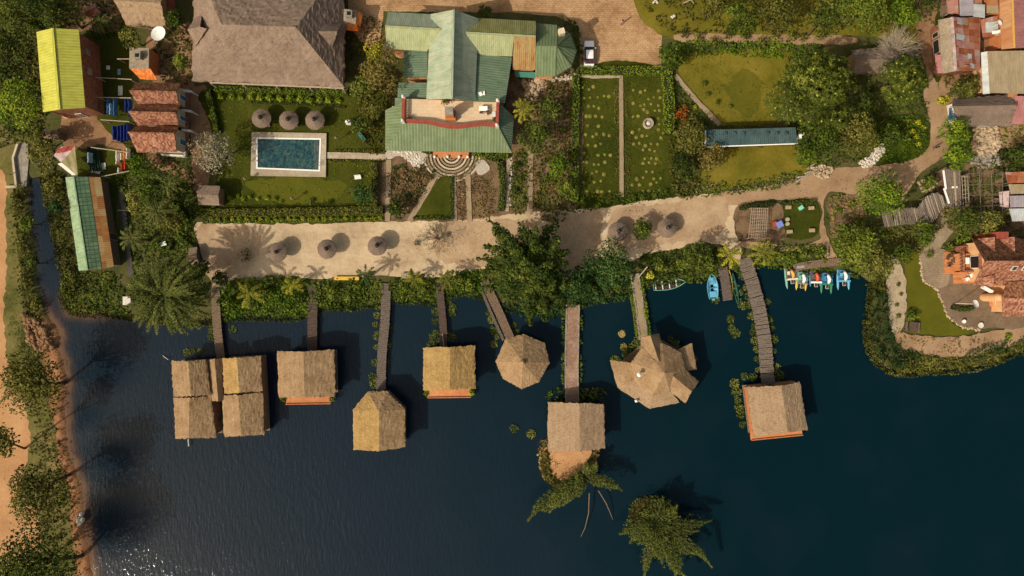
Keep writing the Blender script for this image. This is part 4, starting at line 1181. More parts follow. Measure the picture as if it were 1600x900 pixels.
def terrace_houses():
    root = thing('gabled_row_house', (-56, 26.5, 0), 'row of three small houses under parallel red tile gables', 'row house')
    ze, zr = 3.2, 5.6
    for (yr, yt, yb, xl, xr) in ((142, 129, 164, 202, 279), (175, 163, 196, 201, 279), (207, 197, 238, 200, 276)):
        A, B = W(xl + 14, yb, ze), W(xr, yb - 1, ze); R0, R1 = W(xl, yr, zr), W(xr - 4, yr + 2, zr); C, D = W(xr + 4, yt, ze + .4), W(xl + 12, yt, ze + .4)
        rf = roof('roof', [([A, B, R1, R0], 0), ([R0, R1, C, D], 1)], .16, [m['tile_red'], m['tile_brown']], root, 8, .035, .05)
        mb = MB(); mb.beam(R0 + Vector((0, 0, .04)), R1 + Vector((0, 0, .04)), .22, .12); mb.build('ridge_tiles', m['tile_brown'], rf)
    for (y0, y1) in ((133, 160), (167, 192), (201, 234)):
        a, b, c, d = [W(x, y, ze) for x, y in ((221, y1), (275, y1), (275, y0), (219, y0))]
        gable_walls(root, [d, a, b, c], ze - .1, zr - .8, 0, m['cream'], ends=((0, 1), (2, 3)))
        p = b.lerp(c, .35); q = b.lerp(c, .62)
        opening(root, p.xy, q.xy, .05, 2.1, m['blue_paint'], m['white'], 'door', (1, 0, 0), off=.04, fname='door_frame')
    mb = MB(); mb.prism([W(x, y, 0).xy for x, y in [(284.5, 138), (298, 138), (296, 240), (284.5, 240)]], 0, .25); mb.build('front_walk', m['brick_wall'], root)
    for y in (141, 172, 203):
        mb = MB(); p, q = W(284, y, 2.3), W(299, y + 2, 2.3); mb.beam(p, q, .35, .18); mb.tube([(q.x, q.y, 0), (q.x, q.y, 2.2)], .14, 8); mb.build('porch_beam', m['dirty_white'], root)
    mb = MB(); a, b, c, d = [W(*p) for p in ((256, 243), (292, 245), (292, 237.5), (256, 237))]
    for p, q in ((a, b), (b, c), (d, a)): mb.beam(p + Vector((0, 0, .4)), q + Vector((0, 0, .4)), .28, .8)
    mb.build('low_wall', m['dirty_white'], root)
terrace_houses()

def long_shed():
    ze, zr = 2.7, 3.9
    a0, a1 = W(102, 277, ze), W(123, 423, ze)
    r0, r1 = W(115, 276, zr), W(137, 422, zr)
    s0, s1 = W(138, 276, 3.3), W(159, 420, 3.3)
    t0, t1 = W(157, 277, 2.6), W(178, 417, 2.6)
    ctr = (a0 + t1) / 2
    root = thing('long_metal_shed', (ctr.x, ctr.y, 0), 'long shed with mint, checked green and rusty roof strips beside the canal', 'shed')
    roof('mint_roof', [([a0, r0, r1, a1], 0)], .06, m['shed_pale'], root)
    roof('checked_roof', [([r0, s0, s1, r1], 0)], .06, m['shed_green'], root)
    roof('rusty_roof', [([s0 - Vector((0, 0, .03)), t0, t1, s1 - Vector((0, 0, .03))], 0)], .06, m['rust_strip'], root)
    foot = inset_xy([a0, a1, t1, t0], .35)
    mb = MB(); mb.prism([(p.x, p.y) for p in foot], 0, 2.45); mb.build('wall', m['wood_brown'], root)
    p, q = foot[2].lerp(foot[3], .3), foot[2].lerp(foot[3], .38)
    opening(root, p.xy, q.xy, .05, 2.0, m['wood_dark'], m['wood_pale'], 'door', (1, 0, 0), off=.04, fname='door_frame')
    mb = MB(); mb.beam(r0 + Vector((0, 0, .05)), r1 + Vector((0, 0, .05)), .2, .05); mb.build('ridge_cap', m['shed_pale'], root)
long_shed()

def tarp_shelter():
    top = W(112, 228, 3.4); l = W(84, 243, 2.2); le = W(96, 254, 2.9); bl = W(90, 256, 2.3); br = W(122, 276, 2.5); tr = W(117, 229, 3.2); tl = W(96, 229, 2.7)
    root = thing('tarpaulin_shelter', (-70, 20, 0), 'crooked shelter roofed with olive, white and red tarpaulins', 'shelter')
    roof('olive_tarpaulin', [([le, tr, br], 0)], .04, m['tarp'], root, 5, .05)
    roof('pink_tarpaulin', [([tl, tr, le], 0), ([tl, le, l], 0)], .04, m['tarp_pink'], root, 5, .06)
    roof('white_tarpaulin', [([bl, le - Vector((0, 0, .05)), br - Vector((0, 0, .05)), W(114, 275, 2.2)], 0)], .04, m['dirty_white'], root, 5, .05)
    for p in ((97, 230), (107, 228)):
        c = W(p[0], p[1] + 5, 3.05); mb = MB(); mb.face([c + Vector((-.9, -.5, -.02)), c + Vector((.5, -.2, .1)), c + Vector((1.0, .55, .14)), c + Vector((-.6, .3, .0))]); mb.build('red_patch', m['tarp_red'], root)
    for p, z in ((l, 2.1), (br, 2.3), (tr, 3.0), (bl, 2.1)):
        mb = MB(); mb.tube([(p.x, p.y, 0), (p.x, p.y, z)], .06, 6); mb.build('post', m['pole'], root)
tarp_shelter()
def tiny_shack(px, py, label, w, d, rz, rm, z=2.2, name='shack', cat='shack', wall='wood_brown'):
    c = W(px, py, z); root = thing(name, (c.x, c.y, 0), label, cat)
    M3 = Matrix.Rotation(rz, 3, 'Z')
    def T(x, y, zz): return Vector((c.x, c.y, 0)) + M3 @ Vector((x, y, 0)) + Vector((0, 0, zz))
    roof('roof', [([T(-w / 2, -d / 2, z - .2), T(w / 2, -d / 2, z - .2), T(w / 2, 0, z + .35), T(-w / 2, 0, z + .35)], 0), ([T(-w / 2, 0, z + .35), T(w / 2, 0, z + .35), T(w / 2, d / 2, z - .2), T(-w / 2, d / 2, z - .2)], 0)], .08, rm, root, 5, .03, .03)
    foot = [T(x, y, 0) for x, y in ((-w / 2 + .25, -d / 2 + .25), (w / 2 - .25, -d / 2 + .25), (w / 2 - .25, d / 2 - .25), (-w / 2 + .25, d / 2 - .25))]
    gable_walls(root, [foot[3], foot[0], foot[1], foot[2]], z - .25, z + .2, 0, m[wall])
    o = (M3 @ Vector((0, -1, 0)))
    opening(root, foot[0].lerp(foot[1], .35).xy, foot[0].lerp(foot[1], .6).xy, .05, 1.75, m['dark'], m['wood_pale'], 'door', o, off=.04, fname='door_frame')
    return root
tiny_shack(80, 210, 'tiny brown wooden shack below the lime roofed house', 2.6, 1.5, -.12, m['wood_brown'], 1.8)
tiny_shack(143, 16, 'tiny rusty roofed shack among shrubs at the upper edge', 2.0, 1.7, .5, m['rust_patch'], 1.9)
tiny_shack(326, 305, 'little square thatched hut at the corner of the pool garden', 3.2, 3.0, -.03, m['thatch_hall'], 2.6, 'thatched_hut', 'hut', 'mud_wall')
tiny_shack(302, 400, 'narrow grey thatched bin beside the end of the promenade', 1.3, 2.7, .12, m['thatch_hall'], 1.4, 'thatched_bin', 'bin', 'wood_grey')

def blue_shed():
    z = 3.1
    a, b, c, d = W(1103, 203, z), W(1243, 199, z), W(1246, 224, z - .5), W(1103, 229, z - .5)
    root = thing('blue_roofed_shed', ((a.x + c.x) / 2, (a.y + c.y) / 2, 0), 'long low shed with a slate blue metal roof between two lawns', 'shed')
    roof('roof', [([a, b, c, d], 0)], .1, m['blue_roof'], root)
    mb = MB(); mb.beam(d - Vector((0, .06, .0)), c - Vector((0, .06, .0)), .16, .16); mb.build('gutter', m['white'], root)
    mb = MB(); mb.beam(a - Vector((.07, 0, .05)), d - Vector((.07, 0, .05)), .18, .14); mb.build('barge_board', m['white'], root)
    foot = inset_xy([a, d, c, b], .4)
    mb = MB(); mb.prism([(p.x, p.y) for p in foot], 0, 2.5); mb.build('wall', m['brick_wall'], root)
    for f in (.12, .3, .48, .66, .84):
        p, q = foot[1].lerp(foot[2], f - .035), foot[1].lerp(foot[2], f + .035)
        opening(root, p.xy, q.xy, 1.0, 2.0, m['glass'], m['white'], out=(0, -1, 0), off=.04)
    for x in (1132, 1146, 1160, 1198, 1213, 1227):
        p = W(x, 209, z - .1); mb = MB(); mb.tube([(p.x, p.y, z - .25), (p.x, p.y, z + .18)], .16, 8); mb.box((p.x, p.y, z + .2), (.45, .45, .05)); mb.build('roof_vent', m['blue_roof'], root)
    p = W(1247, 213, 1.6); mb = MB(); mb.lathe([(.38, 1.2), (.48, 1.35), (.48, 2.2), (.3, 2.5), (.12, 2.55)], 12, (p.x + .35, p.y, 0)); mb.tube([(p.x + .35, p.y, 0), (p.x + .35, p.y, 1.2)], .2, 8); mb.build('water_tank', m['white'], root)
blue_shed()

def bare_tree_shed():
    ze, zr = 2.4, 4.0
    A, B, C, D = W(1332, 114, ze), W(1404, 113, ze), W(1400, 74, ze), W(1330, 77, ze)
    R0, R1 = W(1337, 93, zr), W(1408, 92, zr)
    root = thing('thatched_shed', ((A.x + C.x) / 2, (A.y + C.y) / 2, 0), 'brown thatched shed half hidden by a bare grey tree', 'shed')
    roof('roof', [([A, B, R1, R0], 0), ([R0, R1, C, D], 0)], .25, m['thatch_par'], root, 12, .06, .08)
    foot = inset_xy([D, A, B, C], .5)
    gable_walls(root, foot, ze - .05, zr - .6, 0, m['mud_wall'])
    opening(root, foot[1].lerp(foot[2], .4).xy, foot[1].lerp(foot[2], .55).xy, .05, 1.9, m['dark'], m['wood_pale'], 'door', (0, -1, 0), off=.04, fname='door_frame')
bare_tree_shed()

def rusty_house():
    ze, zr = 3.0, 4.8
    A, B, C, D = W(1466, 31, ze), W(1532, 27, ze), W(1531, 110, ze), W(1473, 115, ze)
    R0, R1 = W(1487, 27, zr), W(1493, 111, zr)
    root = thing('patched_roof_house', ((A.x + C.x) / 2, (A.y + C.y) / 2, 0), 'house with one lichened grey slope and one slope of rusty patched sheets', 'house')
    roof('lichened_roof', [([A, R0, R1, D], 0)], .08, m['asbestos'], root, 6, .03)
    roof('rusty_roof', [([R0, B, C, R1], 0)], .08, m['rust_patch'], root)
    mb = MB(); mb.beam(R0 + Vector((0, 0, .05)), R1 + Vector((0, 0, .05)), .42, .1); mb.build('ridge_cap', m['tarp_pink'], root)
    foot = inset_xy([A, B, C, D], .4)
    gable_walls(root, foot, ze - .1, zr - .4, 0, m['brick_wall'])
    roof('porch_roof', [([W(1461, 86, 2.7), W(1471, 85, 2.9), W(1473, 114, 2.9), W(1463, 115, 2.5)], 0)], .06, m['pink_roof'], root)
    for (y0, y1) in ((42, 50), (55, 78)):
        p = foot[0].lerp(foot[3], (y0 - 30) / 84); q = foot[0].lerp(foot[3], (y1 - 30) / 84)
        opening(root, p.xy, q.xy, .8, 2.2, m['dark'], m['wood_pale'], 'window', (-1, 0, 0), off=.05)
    c = W(1519, 90, 3.3)
    for (x, y, w, d, mm) in ((1500, 33, 1.2, 1.0, 'lilac_roof'), (1508, 34, 1.0, .9, 'tan_roof'), (1501, 58, 1.8, .9, 'grey_roof'), (1501, 68, 1.7, .8, 'pink_roof'), (1504, 90, 1.6, 1.1, 'pink_roof'), (1515, 88, .9, .8, 'grey_roof'), (1520, 96, 1.2, .7, 'rust_patch'), (1519, 103, .9, .7, 'grey_roof')):
        f = (x - 1490) / 41; z = zr + (ze - zr) * f + .1
        p = W(x, y, z); sl = (ze - zr) / 4.1
        mb = MB(); hw, hd = w / 2, d / 2
        mb.face([(p.x - hw, p.y - hd, z - sl * hw + .02), (p.x + hw, p.y - hd, z + sl * hw + .02), (p.x + hw, p.y + hd, z + sl * hw + .02), (p.x - hw, p.y + hd, z - sl * hw + .02)])
        mb.build('loose_sheet', m[mm], root)
rusty_house()
def east_house(name, label, slopes, wallpoly, wallz, wall='brick_wall', cat='house', extra=None):
    xs = [p for f, _ in slopes for p in f]
    pts = [W(x, y, z) for x, y, z in xs]; c = sum(pts, Vector()) / len(pts)
    root = thing(name, (c.x, c.y, 0), label, cat)
    for f, mm in slopes:
        roof('roof', [([W(x, y, z) for x, y, z in f], 0)], .08, m[mm], root)
    mb = MB(); q = [W(x, y, wallz) for x, y in wallpoly]; mb.prism([p.xy for p in q], 0, wallz - .05); mb.build('wall', m[wall], root)
    return root, q
r_, q_ = east_house('lilac_roofed_house', 'house with pale lilac grey sheets at the upper edge of the picture', [([(1498, -40, 3.4), (1521, -40, 3.2), (1521, 24, 3.2), (1500, 25, 3.4)], 'lilac_roof'), ([(1521, 6, 3.15), (1539, 7, 2.8), (1539, 28, 2.8), (1521, 27, 3.15)], 'grey_roof')], [(1501, -36), (1535, -36), (1535, 22), (1503, 22)], 2.8)
opening(r_, q_[2].lerp(q_[3], .3).xy, q_[2].lerp(q_[3], .55).xy, .05, 2.0, m['wood_brown'], m['wood_pale'], 'door', (0, -1, 0), off=.04, fname='door_frame')
r_, q_ = east_house('scrap_roofed_shack', 'dark shack roofed with grey scraps beside the lilac roofed house', [([(1478, -10, 2.6), (1497, -12, 2.9), (1498, 22, 2.9), (1481, 20, 2.5)], 'rust_patch')], [(1481, -8), (1495, -9), (1496, 19), (1483, 17)], 2.45, 'wood_brown', 'shack')
opening(r_, q_[2].lerp(q_[3], .3).xy, q_[2].lerp(q_[3], .7).xy, .05, 1.8, m['dark'], m['wood_pale'], 'door', (0, -1, 0), off=.04, fname='door_frame')
r_, q_ = east_house('tan_porch_house', 'small orange house with a tan porch sheet at the upper edge', [([(1545, -30, 3.2), (1559, -30, 3.2), (1560, 8, 3.2), (1545, 8, 3.2)], 'orange_roof'), ([(1543, 8, 3.1), (1560, 8, 3.1), (1560, 21, 2.6), (1542, 20, 2.6)], 'tan_roof')], [(1546, -28), (1558, -28), (1558, 16), (1546, 16)], 2.6, 'orange_wall')
opening(r_, q_[2].lerp(q_[3], .3).xy, q_[2].lerp(q_[3], .7).xy, .05, 1.9, m['wood_brown'], m['wood_pale'], 'door', (0, -1, 0), off=.04, fname='door_frame')
r_, q_ = east_house('orange_pink_house', 'big house with an orange rusted slope and a faded pink slope', [([(1560, -50, 3.6), (1580, -50, 5.2), (1585, 75, 5.2), (1565, 77, 3.6)], 'orange_roof'), ([(1580, -50, 5.2), (1640, -50, 3.4), (1640, 74, 3.4), (1585, 75, 5.2)], 'pink_roof')], [(1564, -46), (1632, -46), (1632, 70), (1569, 72)], 3.4, 'orange_wall')
p_, qq_ = W(1580, -50, 5.25), W(1585, 75, 5.25); mb = MB(); mb.beam(p_, qq_, .3, .08); mb.build('ridge_cap', m['amber_paint'], r_)
opening(r_, q_[2].lerp(q_[3], .4).xy, q_[2].lerp(q_[3], .55).xy, .05, 2.0, m['wood_brown'], m['wood_pale'], 'door', (0, -1, 0), off=.04, fname='door_frame')
r_, q_ = east_house('low_rusty_annex', 'low rusty annex roof carrying a dish and a white tank', [([(1531, 31, 2.9), (1559, 24, 2.9), (1562, 56, 2.6), (1537, 58, 2.6)], 'rust_patch')], [(1534, 32), (1557, 28), (1560, 53), (1539, 55)], 2.5, 'brick_wall', 'annex')
mb = MB(); mb.face([W(1540, 35, 2.95), W(1559, 33, 2.95), W(1560, 50, 2.8), W(1540, 51, 2.8)], up=True); mb.build('grey_sheet', m['grey_roof'], r_)
mb = MB(); p = W(1555, 51, 2.8); mb.tube([(p.x - .55, p.y - .1, 3.15), (p.x + .55, p.y + .12, 3.15)], .27, 12); mb.box((p.x, p.y, 2.85), (.8, .4, .3)); mb.build('water_tank', m['white'], r_)
r_, q_ = east_house('tan_flat_roof_house', 'house with a wide flat tan roof edged by pale grey sheets', [([(1543, 80, 3.8), (1660, 78, 3.8), (1660, 148, 3.5), (1547, 145, 3.5)], 'tan_roof'), ([(1533, 82, 3.1), (1543.5, 80, 3.6), (1547, 146, 3.4), (1536, 147, 2.9)], 'grey_roof')], [(1540, 86), (1650, 84), (1650, 142), (1543, 140)], 3.2, 'apricot_wall')
opening(r_, q_[2].lerp(q_[3], .75).xy, q_[2].lerp(q_[3], .85).xy, .05, 2.0, m['wood_brown'], m['wood_pale'], 'door', (0, -1, 0), off=.04, fname='door_frame')
r_, q_ = east_house('pink_roofed_house', 'house with a plain faded pink sheet roof beside the thatched one', [([(1586, 150, 3.4), (1650, 150, 3.6), (1650, 195, 2.8), (1577, 194, 2.8)], 'pink_roof'), ([(1575, 144, 3.2), (1590, 146, 3.3), (1578, 192, 2.9), (1575, 192, 2.8)], 'orange_roof')], [(1588, 156), (1645, 156), (1645, 189), (1582, 188)], 2.8, 'orange_wall')
opening(r_, q_[2].lerp(q_[3], .6).xy, q_[2].lerp(q_[3], .75).xy, .05, 2.0, m['wood_brown'], m['wood_pale'], 'door', (0, -1, 0), off=.04, fname='door_frame')
def east_thatch():
    ze, zr = 2.8, 4.6
    A, B, C, D = W(1499, 195, ze), W(1578, 197, ze), W(1574, 148, ze), W(1490, 154, ze); R0, R1 = W(1490, 166, zr), W(1589, 164, zr)
    root = thing('thatched_shop', ((A.x + C.x) / 2, (A.y + C.y) / 2, 0), 'low brown thatched house with a blue door beside the bend of the road', 'house')
    roof('roof', [([A, B, R1, R0], 0), ([R0, R1, C, D], 0)], .26, m['thatch_par'], root, 14, .06, .1)
    foot = inset_xy([D, A, B, C], .45)
    gable_walls(root, foot, ze - .05, zr - .6, 0, m['dirty_white'])
    opening(root, foot[0].lerp(foot[1], .45).xy, foot[0].lerp(foot[1], .75).xy, .05, 2.0, m['blue_paint'], m['white'], 'door', (-1, 0, 0), off=.05, fname='door_frame')
    p = W(1487, 176, 1.9); mb = MB(); mb.box((p.x - .1, p.y, 1.7), (.6, 1.5, .06), rot=Matrix.Rotation(.5, 3, 'Y')); mb.build('awning', m['blue_paint'], root)
east_thatch()

def stall(label, f, mm, posts):
    pts = [W(*p) for p in f]; c = sum(pts, Vector()) / len(pts)
    root = thing('market_stall', (c.x, c.y, 0), label, 'stall', 'stalls beside the trellises')
    roof('roof', [(pts, 0)], .06, m[mm], root, 3, .03)
    for p in pts:
        mb = MB(); q = p.lerp(c, .08); mb.tube([(q.x, q.y, 0), (q.x, q.y, p.z - .06)], .06, 6); mb.build('post', m['pole'], root)
    cc = c.copy(); mb = MB(); mb.box((cc.x, cc.y, .8), (1.4, .7, .06)); mb.box((cc.x - .5, cc.y, .38), (.08, .6, .76)); mb.box((cc.x + .5, cc.y, .38), (.08, .6, .76)); mb.build('counter', m['wood_brown'], root)
stall('stall roofed with dark red sheets', [(1571, 269, 2.5), (1640, 267, 2.6), (1640, 285, 2.4), (1575, 286, 2.3)], 'rust_patch', 0)
stall('stall roofed with a tan sheet below the red one', [(1576, 288, 2.4), (1640, 287, 2.5), (1640, 302, 2.3), (1579, 303, 2.2)], 'tan_roof', 0)
stall('stall roofed with a pale lilac sheet', [(1578, 306, 2.5), (1640, 304, 2.5), (1640, 323, 2.4), (1579, 324, 2.4)], 'lilac_roof', 0)
stall('stall roofed with a grey green sheet', [(1577, 326, 2.4), (1640, 325, 2.5), (1640, 344, 2.2), (1582, 346, 2.2)], 'grey_roof', 0)
stall('stall under a salmon canvas', [(1561, 300, 2.2), (1577, 298, 2.3), (1576, 324, 2.2), (1563, 323, 2.0)], 'tarp_pink', 0)

def villa():
    root = thing('terracotta_villa', (76, .5, 0), 'orange villa under brown clay tile roofs with a walled terrace', 'villa')
    ze, zr = 3.6, 7.8
    nw, r0, sw = W(1519, 373, ze), W(1540, 409, zr), W(1521, 446, ze)
    ne, r1, se = W(1720, 373, ze), W(1760, 408, zr), W(1720, 446, ze)
    roof('main_roof', [([nw, ne, r1, r0], 0), ([r0, r1, se, sw], 1)], .14, [m['tile_brown'], m['tile_red']], root, 10, .03, .03)
    mb = MB(); mb.beam(r0 + Vector((0, 0, .05)), r1 + Vector((0, 0, .05)), .26, .12); mb.build('ridge_tiles', m['tile_red'], root)
    for (x0, x1, xm) in ((1528, 1553, 1553), (1560, 1584, 1584)):
        a = W(x0, 373, 3.9); b = W(x1 + 10, 373, 3.9); tip = W(xm + 1, 370, 5.6); back = W(xm + 2, 393, 6.1)
        roof('dormer', [([a, tip, back], 0), ([tip, b, back], 0)], .1, m['tile_red'], root, 3, .02)
    mb = MB(); p = W(1562, 368, 4.6); mb.box((p.x, p.y, 2.6), (1.8, 1.0, 5.2)); mb.build('chimney', m['red_paint'], root)
    a, b, tip, back = W(1533, 444, 4.2), W(1554, 452, 4.2), W(1541, 436, 5.4), W(1554, 426, 6.2)
    roof('dormer', [([W(1531, 443, 4.0), W(1536, 434, 5.2), W(1554, 429, 6.0), W(1553, 449, 4.6)], 0)], .1, m['tile_red'], root, 3, .02)
    w0, w1, w2 = W(1566, 447, 3.6), W(1640, 440, 6.4), W(1567, 494, 3.4)
    roof('wing_roof', [([W(1566, 466, 5.0), W(1574, 440, 4.6), W(1690, 436, 5.2), W(1690, 467, 6.8)], 0), ([W(1566, 466, 5.0), W(1690, 467, 6.8), W(1690, 496, 3.6), W(1567, 494, 3.4)], 1)], .14, [m['tile_brown'], m['tile_red']], root, 6, .03, .03)
    c = W(1571, 465, 4.4); mb = MB(); mb.lathe([(.65, 0), (.65, 3.5), (.5, 3.9), (.25, 4.15), (.05, 4.2)], 16, (c.x - .3, c.y, 0)); mb.build('round_bay', m['apricot_wall'], root)
    mb = MB()
    for poly, z in (([(1524, 379), (1700, 379), (1700, 440), (1524, 440)], ze - .05), ([(1574, 440), (1690, 440), (1690, 488), (1574, 488)], 3.3)):
        mb.prism([W(x, y, ze).xy for x, y in poly], 0, z)
    p, q, tt = W(1523.5, 378, ze), W(1523.5, 441, ze), W(1540, 409, zr)
    mb.face([p, q, (p.x + .1, (p.y + q.y) / 2, zr - .45)])
    mb.build('wall', m['apricot_wall'], root)
    for y0, y1 in ((400, 419),):
        opening(root, W(1523.4, y0, ze).xy, W(1523.4, y1, ze).xy, 2.7, 4.9, m['dark'], m['white'], out=(-1, 0, 0), off=.05)
    for x in (1585, 1602):
        p = W(x, 419, 6.9); mb = MB(); R3 = Matrix.Rotation(rad(46), 3, 'X'); mb.box(p, (.75, .9, .12), rot=R3, m=0); sk = mb.build('skylight', m['dirty_white'], root)
        mb = MB(); mb.box(p + R3 @ Vector((0, 0, .07)), (.55, .7, .03), rot=R3); mb.build('pane', m['glass'], sk)
    def deck(poly, z, mm, name='terrace'):
        mb = MB(); mb.prism([W(x, y, z).xy for x, y in poly], 0, z); return mb.build(name, m[mm], root)
    deck([(1477, 394), (1500, 394), (1500, 427), (1477, 428)], .45, 'clay_tile')
    deck([(1501, 396), (1518, 396), (1518, 423), (1501, 423)], 2.5, 'clay_tile')
    deck([(1502, 425), (1522, 425), (1522, 443), (1503, 443)], 2.2, 'clay_tile')
    deck([(1547, 457), (1566, 460), (1566, 480), (1548, 479)], .45, 'clay_tile')
    deck([(1502, 384), (1519, 384), (1519, 395), (1502, 395)], 2.0, 'brick_wall', 'side_steps')
    mb = MB()
    for p, q in (((1500.5, 394), (1500.5, 424)), ((1501, 424), (1518, 424))):
        a, b = W(*p, 2.5), W(*q, 2.5); n = int((b - a).length / .45)
        for i in range(n + 1):
            c = a.lerp(b, i / n); mb.box((c.x, c.y, 2.85), (.22, .22, .7))
        mb.beam(a + Vector((0, 0, .75)), b + Vector((0, 0, .75)), .25, .1)
    mb.build('balustrade', m['brick_wall'], root)
    mb = MB(); p = W(1523, 409, 3.6); mb.box((p.x - .1, p.y, 5.0), (.5, 2.3, .12)); mb.build('porch_lintel', m['brick_wall'], root)
    p = W(1545, 452, 3.4); mb = MB(); mb.box((p.x, p.y, 3.0), (1.6, .35, .7), rz=-.5); mb.build('window_frame', m['white'], root)
villa()
def piles(root, foot, z1, zb=-2.0, mat='wood_dark', r=.13):
    pts = []
    n = len(foot)
    for i in range(n):
        a, b = foot[i], foot[(i + 1) % n]
        k = max(1, int((b - a).length / 3.2))
        for j in range(k): pts.append(a.lerp(b, j / k))
    for p in pts:
        mb = MB(); mb.tube([(p.x, p.y, zb), (p.x, p.y, z1)], r, 7); mb.build('pile', m[mat], root)

def hut_base(root, foot, zf, wall, zw, mat='wood_brown'):
    """floor on piles and the walls above it"""
    mb = MB(); mb.prism([(p.x, p.y) for p in inset_xy(foot, -.25)], zf - .22, zf); mb.build('floor', m[mat], root)
    piles(root, foot, zf - .22)

ZF = .25
def lake_hut(label, eaves, ridge, rmat, ze=3.0, zr=4.25, wall='mud_wall', terrace=None, inset=.55, sub=16, jit=.05, door=True, cat='lake hut', thick=.3, rz=None):
    A, B, C, D = [W(*p, ze) for p in eaves]; R0, R1 = [W(*p, zr) for p in ridge]
    ctr = (A + B + C + D) / 4
    root = thing('overwater_hut', (ctr.x, ctr.y, 0), label, cat, 'thatched huts standing in the lake')
    mats = [m[k] for k in (rmat if isinstance(rmat, tuple) else (rmat, rmat))]
    roof('roof', [([A, R0, R1, D], 0), ([R0, B, C, R1], 1)], thick, mats, root, sub, jit, .10)
    foot = inset_xy([A, B, C, D], inset)
    hut_base(root, foot, ZF, wall, ze)
    gable_walls(root, foot, ze - .05, zr - thick - .45, ZF, m[wall])
    a, b = foot[0], foot[1]
    if door: opening(root, a.lerp(b, .42).xy, a.lerp(b, .58).xy, ZF + .05, ZF + 2.0, m['wood_dark'], m['wood_pale'], 'door', (0, 1, 0), off=.04, fname='door_frame')
    c, d = foot[2], foot[3]
    for f in (.2, .65): opening(root, c.lerp(d, f).xy, c.lerp(d, f + .18).xy, ZF + .9, ZF + 2.0, m['glass'], m['white'], out=(0, -1, 0), off=.04)
    if terrace:
        mb = MB(); mb.prism([W(x, y, ZF).xy for x, y in terrace], ZF - .3, ZF + .02); mb.build('terrace', m['clay_tile'], root)
        q = [W(x, y, ZF) for x, y in terrace]
        mb = MB(); mb.beam(q[2] + Vector((0, .06, .12)), q[3] + Vector((0, .06, .12)), .14, .24); mb.build('terrace_kerb', m['orange_wall'], root)
    return root

def twin_hut():
    ze, zr = 3.0, 4.1
    root = thing('overwater_hut', W(340, 620, 0).xy.to_3d(), 'wide double hut of four straw gables with a narrow roof in between', 'lake hut', 'thatched huts standing in the lake')
    for (a, b, c, d, r0, r1, mm, dz) in (((267, 564), (322, 562), (329, 617.5), (271, 619.5), (294, 564), (298, 619), ('thatch_hut', 'thatch_hut'), .3), ((271, 621), (330, 619), (338, 684), (274, 686), (296, 622), (295, 685), ('thatch_hut', 'thatch_hut'), -.3),
                                     ((347, 560), (407, 556), (410, 611), (350, 615), (370, 559), (374, 613.5), ('thatch_gold', 'thatch_hut'), .3), ((346, 618), (410, 614), (413, 680), (350, 683), (372, 617), (377, 681), ('thatch_hut', 'thatch_hut'), -.3)):
        A, B, C, D = [W(*p, ze + dz) for p in (a, b, c, d)]; R0, R1 = W(*r0, zr + dz), W(*r1, zr + dz)
        roof('roof', [([A, R0, R1, D], 0), ([R0, B, C, R1], 1)], .28, [m[mm[0]], m[mm[1]]], root, 13, .05, .10)
    A, B, C, D = [W(*p, 2.75) for p in ((326, 562), (347, 560), (349, 626), (331, 627))]; R0, R1 = W(335, 561, 3.5), W(341, 627, 3.5)
    roof('middle_roof', [([A, R0, R1, D], 0), ([R0, B, C, R1], 0)], .22, m['thatch_hut'], root, 9, .05, .06)
    for foot in ([(272, 568), (324, 566), (333, 680), (279, 682)], [(352, 562), (403, 560), (409, 676), (355, 678)]):
        f = [W(x, y, ze) for x, y in foot]
        hut_base(root, f, ZF, 'mud_wall', ze)
        gable_walls(root, f, ze - .25, zr - .95, ZF, m['mud_wall'])
        opening(root, f[0].lerp(f[1], .4).xy, f[0].lerp(f[1], .6).xy, ZF + .05, ZF + 2.0, m['wood_dark'], m['wood_pale'], 'door', (0, 1, 0), off=.04, fname='door_frame')
        opening(root, f[2].lerp(f[3], .35).xy, f[2].lerp(f[3], .65).xy, ZF + .8, ZF + 2.0, m['glass'], m['white'], out=(0, -1, 0), off=.04)
    mb = MB(); mb.prism([W(x, y, ZF).xy for x, y in [(330, 562), (350, 560), (354, 640), (336, 642)]], ZF - .2, ZF - .01); mb.build('linking_deck', m['wood_dark'], root)
    return root
twin_hut()
lake_hut('square straw hut with a narrow orange terrace, in the lake beside the double hut', ((433, 549), (522, 546), (524, 620), (435, 621)), ((474, 549), (476, 621)), ('thatch_hut', 'thatch_hut'), terrace=((447, 612), (517, 612), (517, 631), (447, 632)))
lake_hut('small golden straw hut with an orange terrace between two green bushes, in the lake', ((661, 543), (742, 540), (743, 607), (661, 610)), ((703, 542), (703, 609)), ('thatch_gold', 'thatch_gold'), terrace=((668, 600), (736, 600), (736, 621), (668, 622)))
lake_hut('hut with a finely lined reed roof and a brown grassy islet below it', ((856, 629), (944, 632), (945, 700), (856, 705)), ((905, 630), (906, 706)), ('thatch_pale', 'thatch_pale'), wall='orange_wall', ze=2.9, zr=4.1, jit=.04)
lake_hut('tilted reed hut with orange walls at the end of the longest boardwalk', ((1168, 605), (1250, 597), (1262, 672), (1178, 683)), ((1221, 603), (1231, 676)), ('thatch_pale', 'thatch_pale'), wall='orange_wall', ze=2.9, zr=4.1, inset=.35, jit=.04, terrace=((1164, 602), (1242, 596), (1254, 680), (1174, 688)))

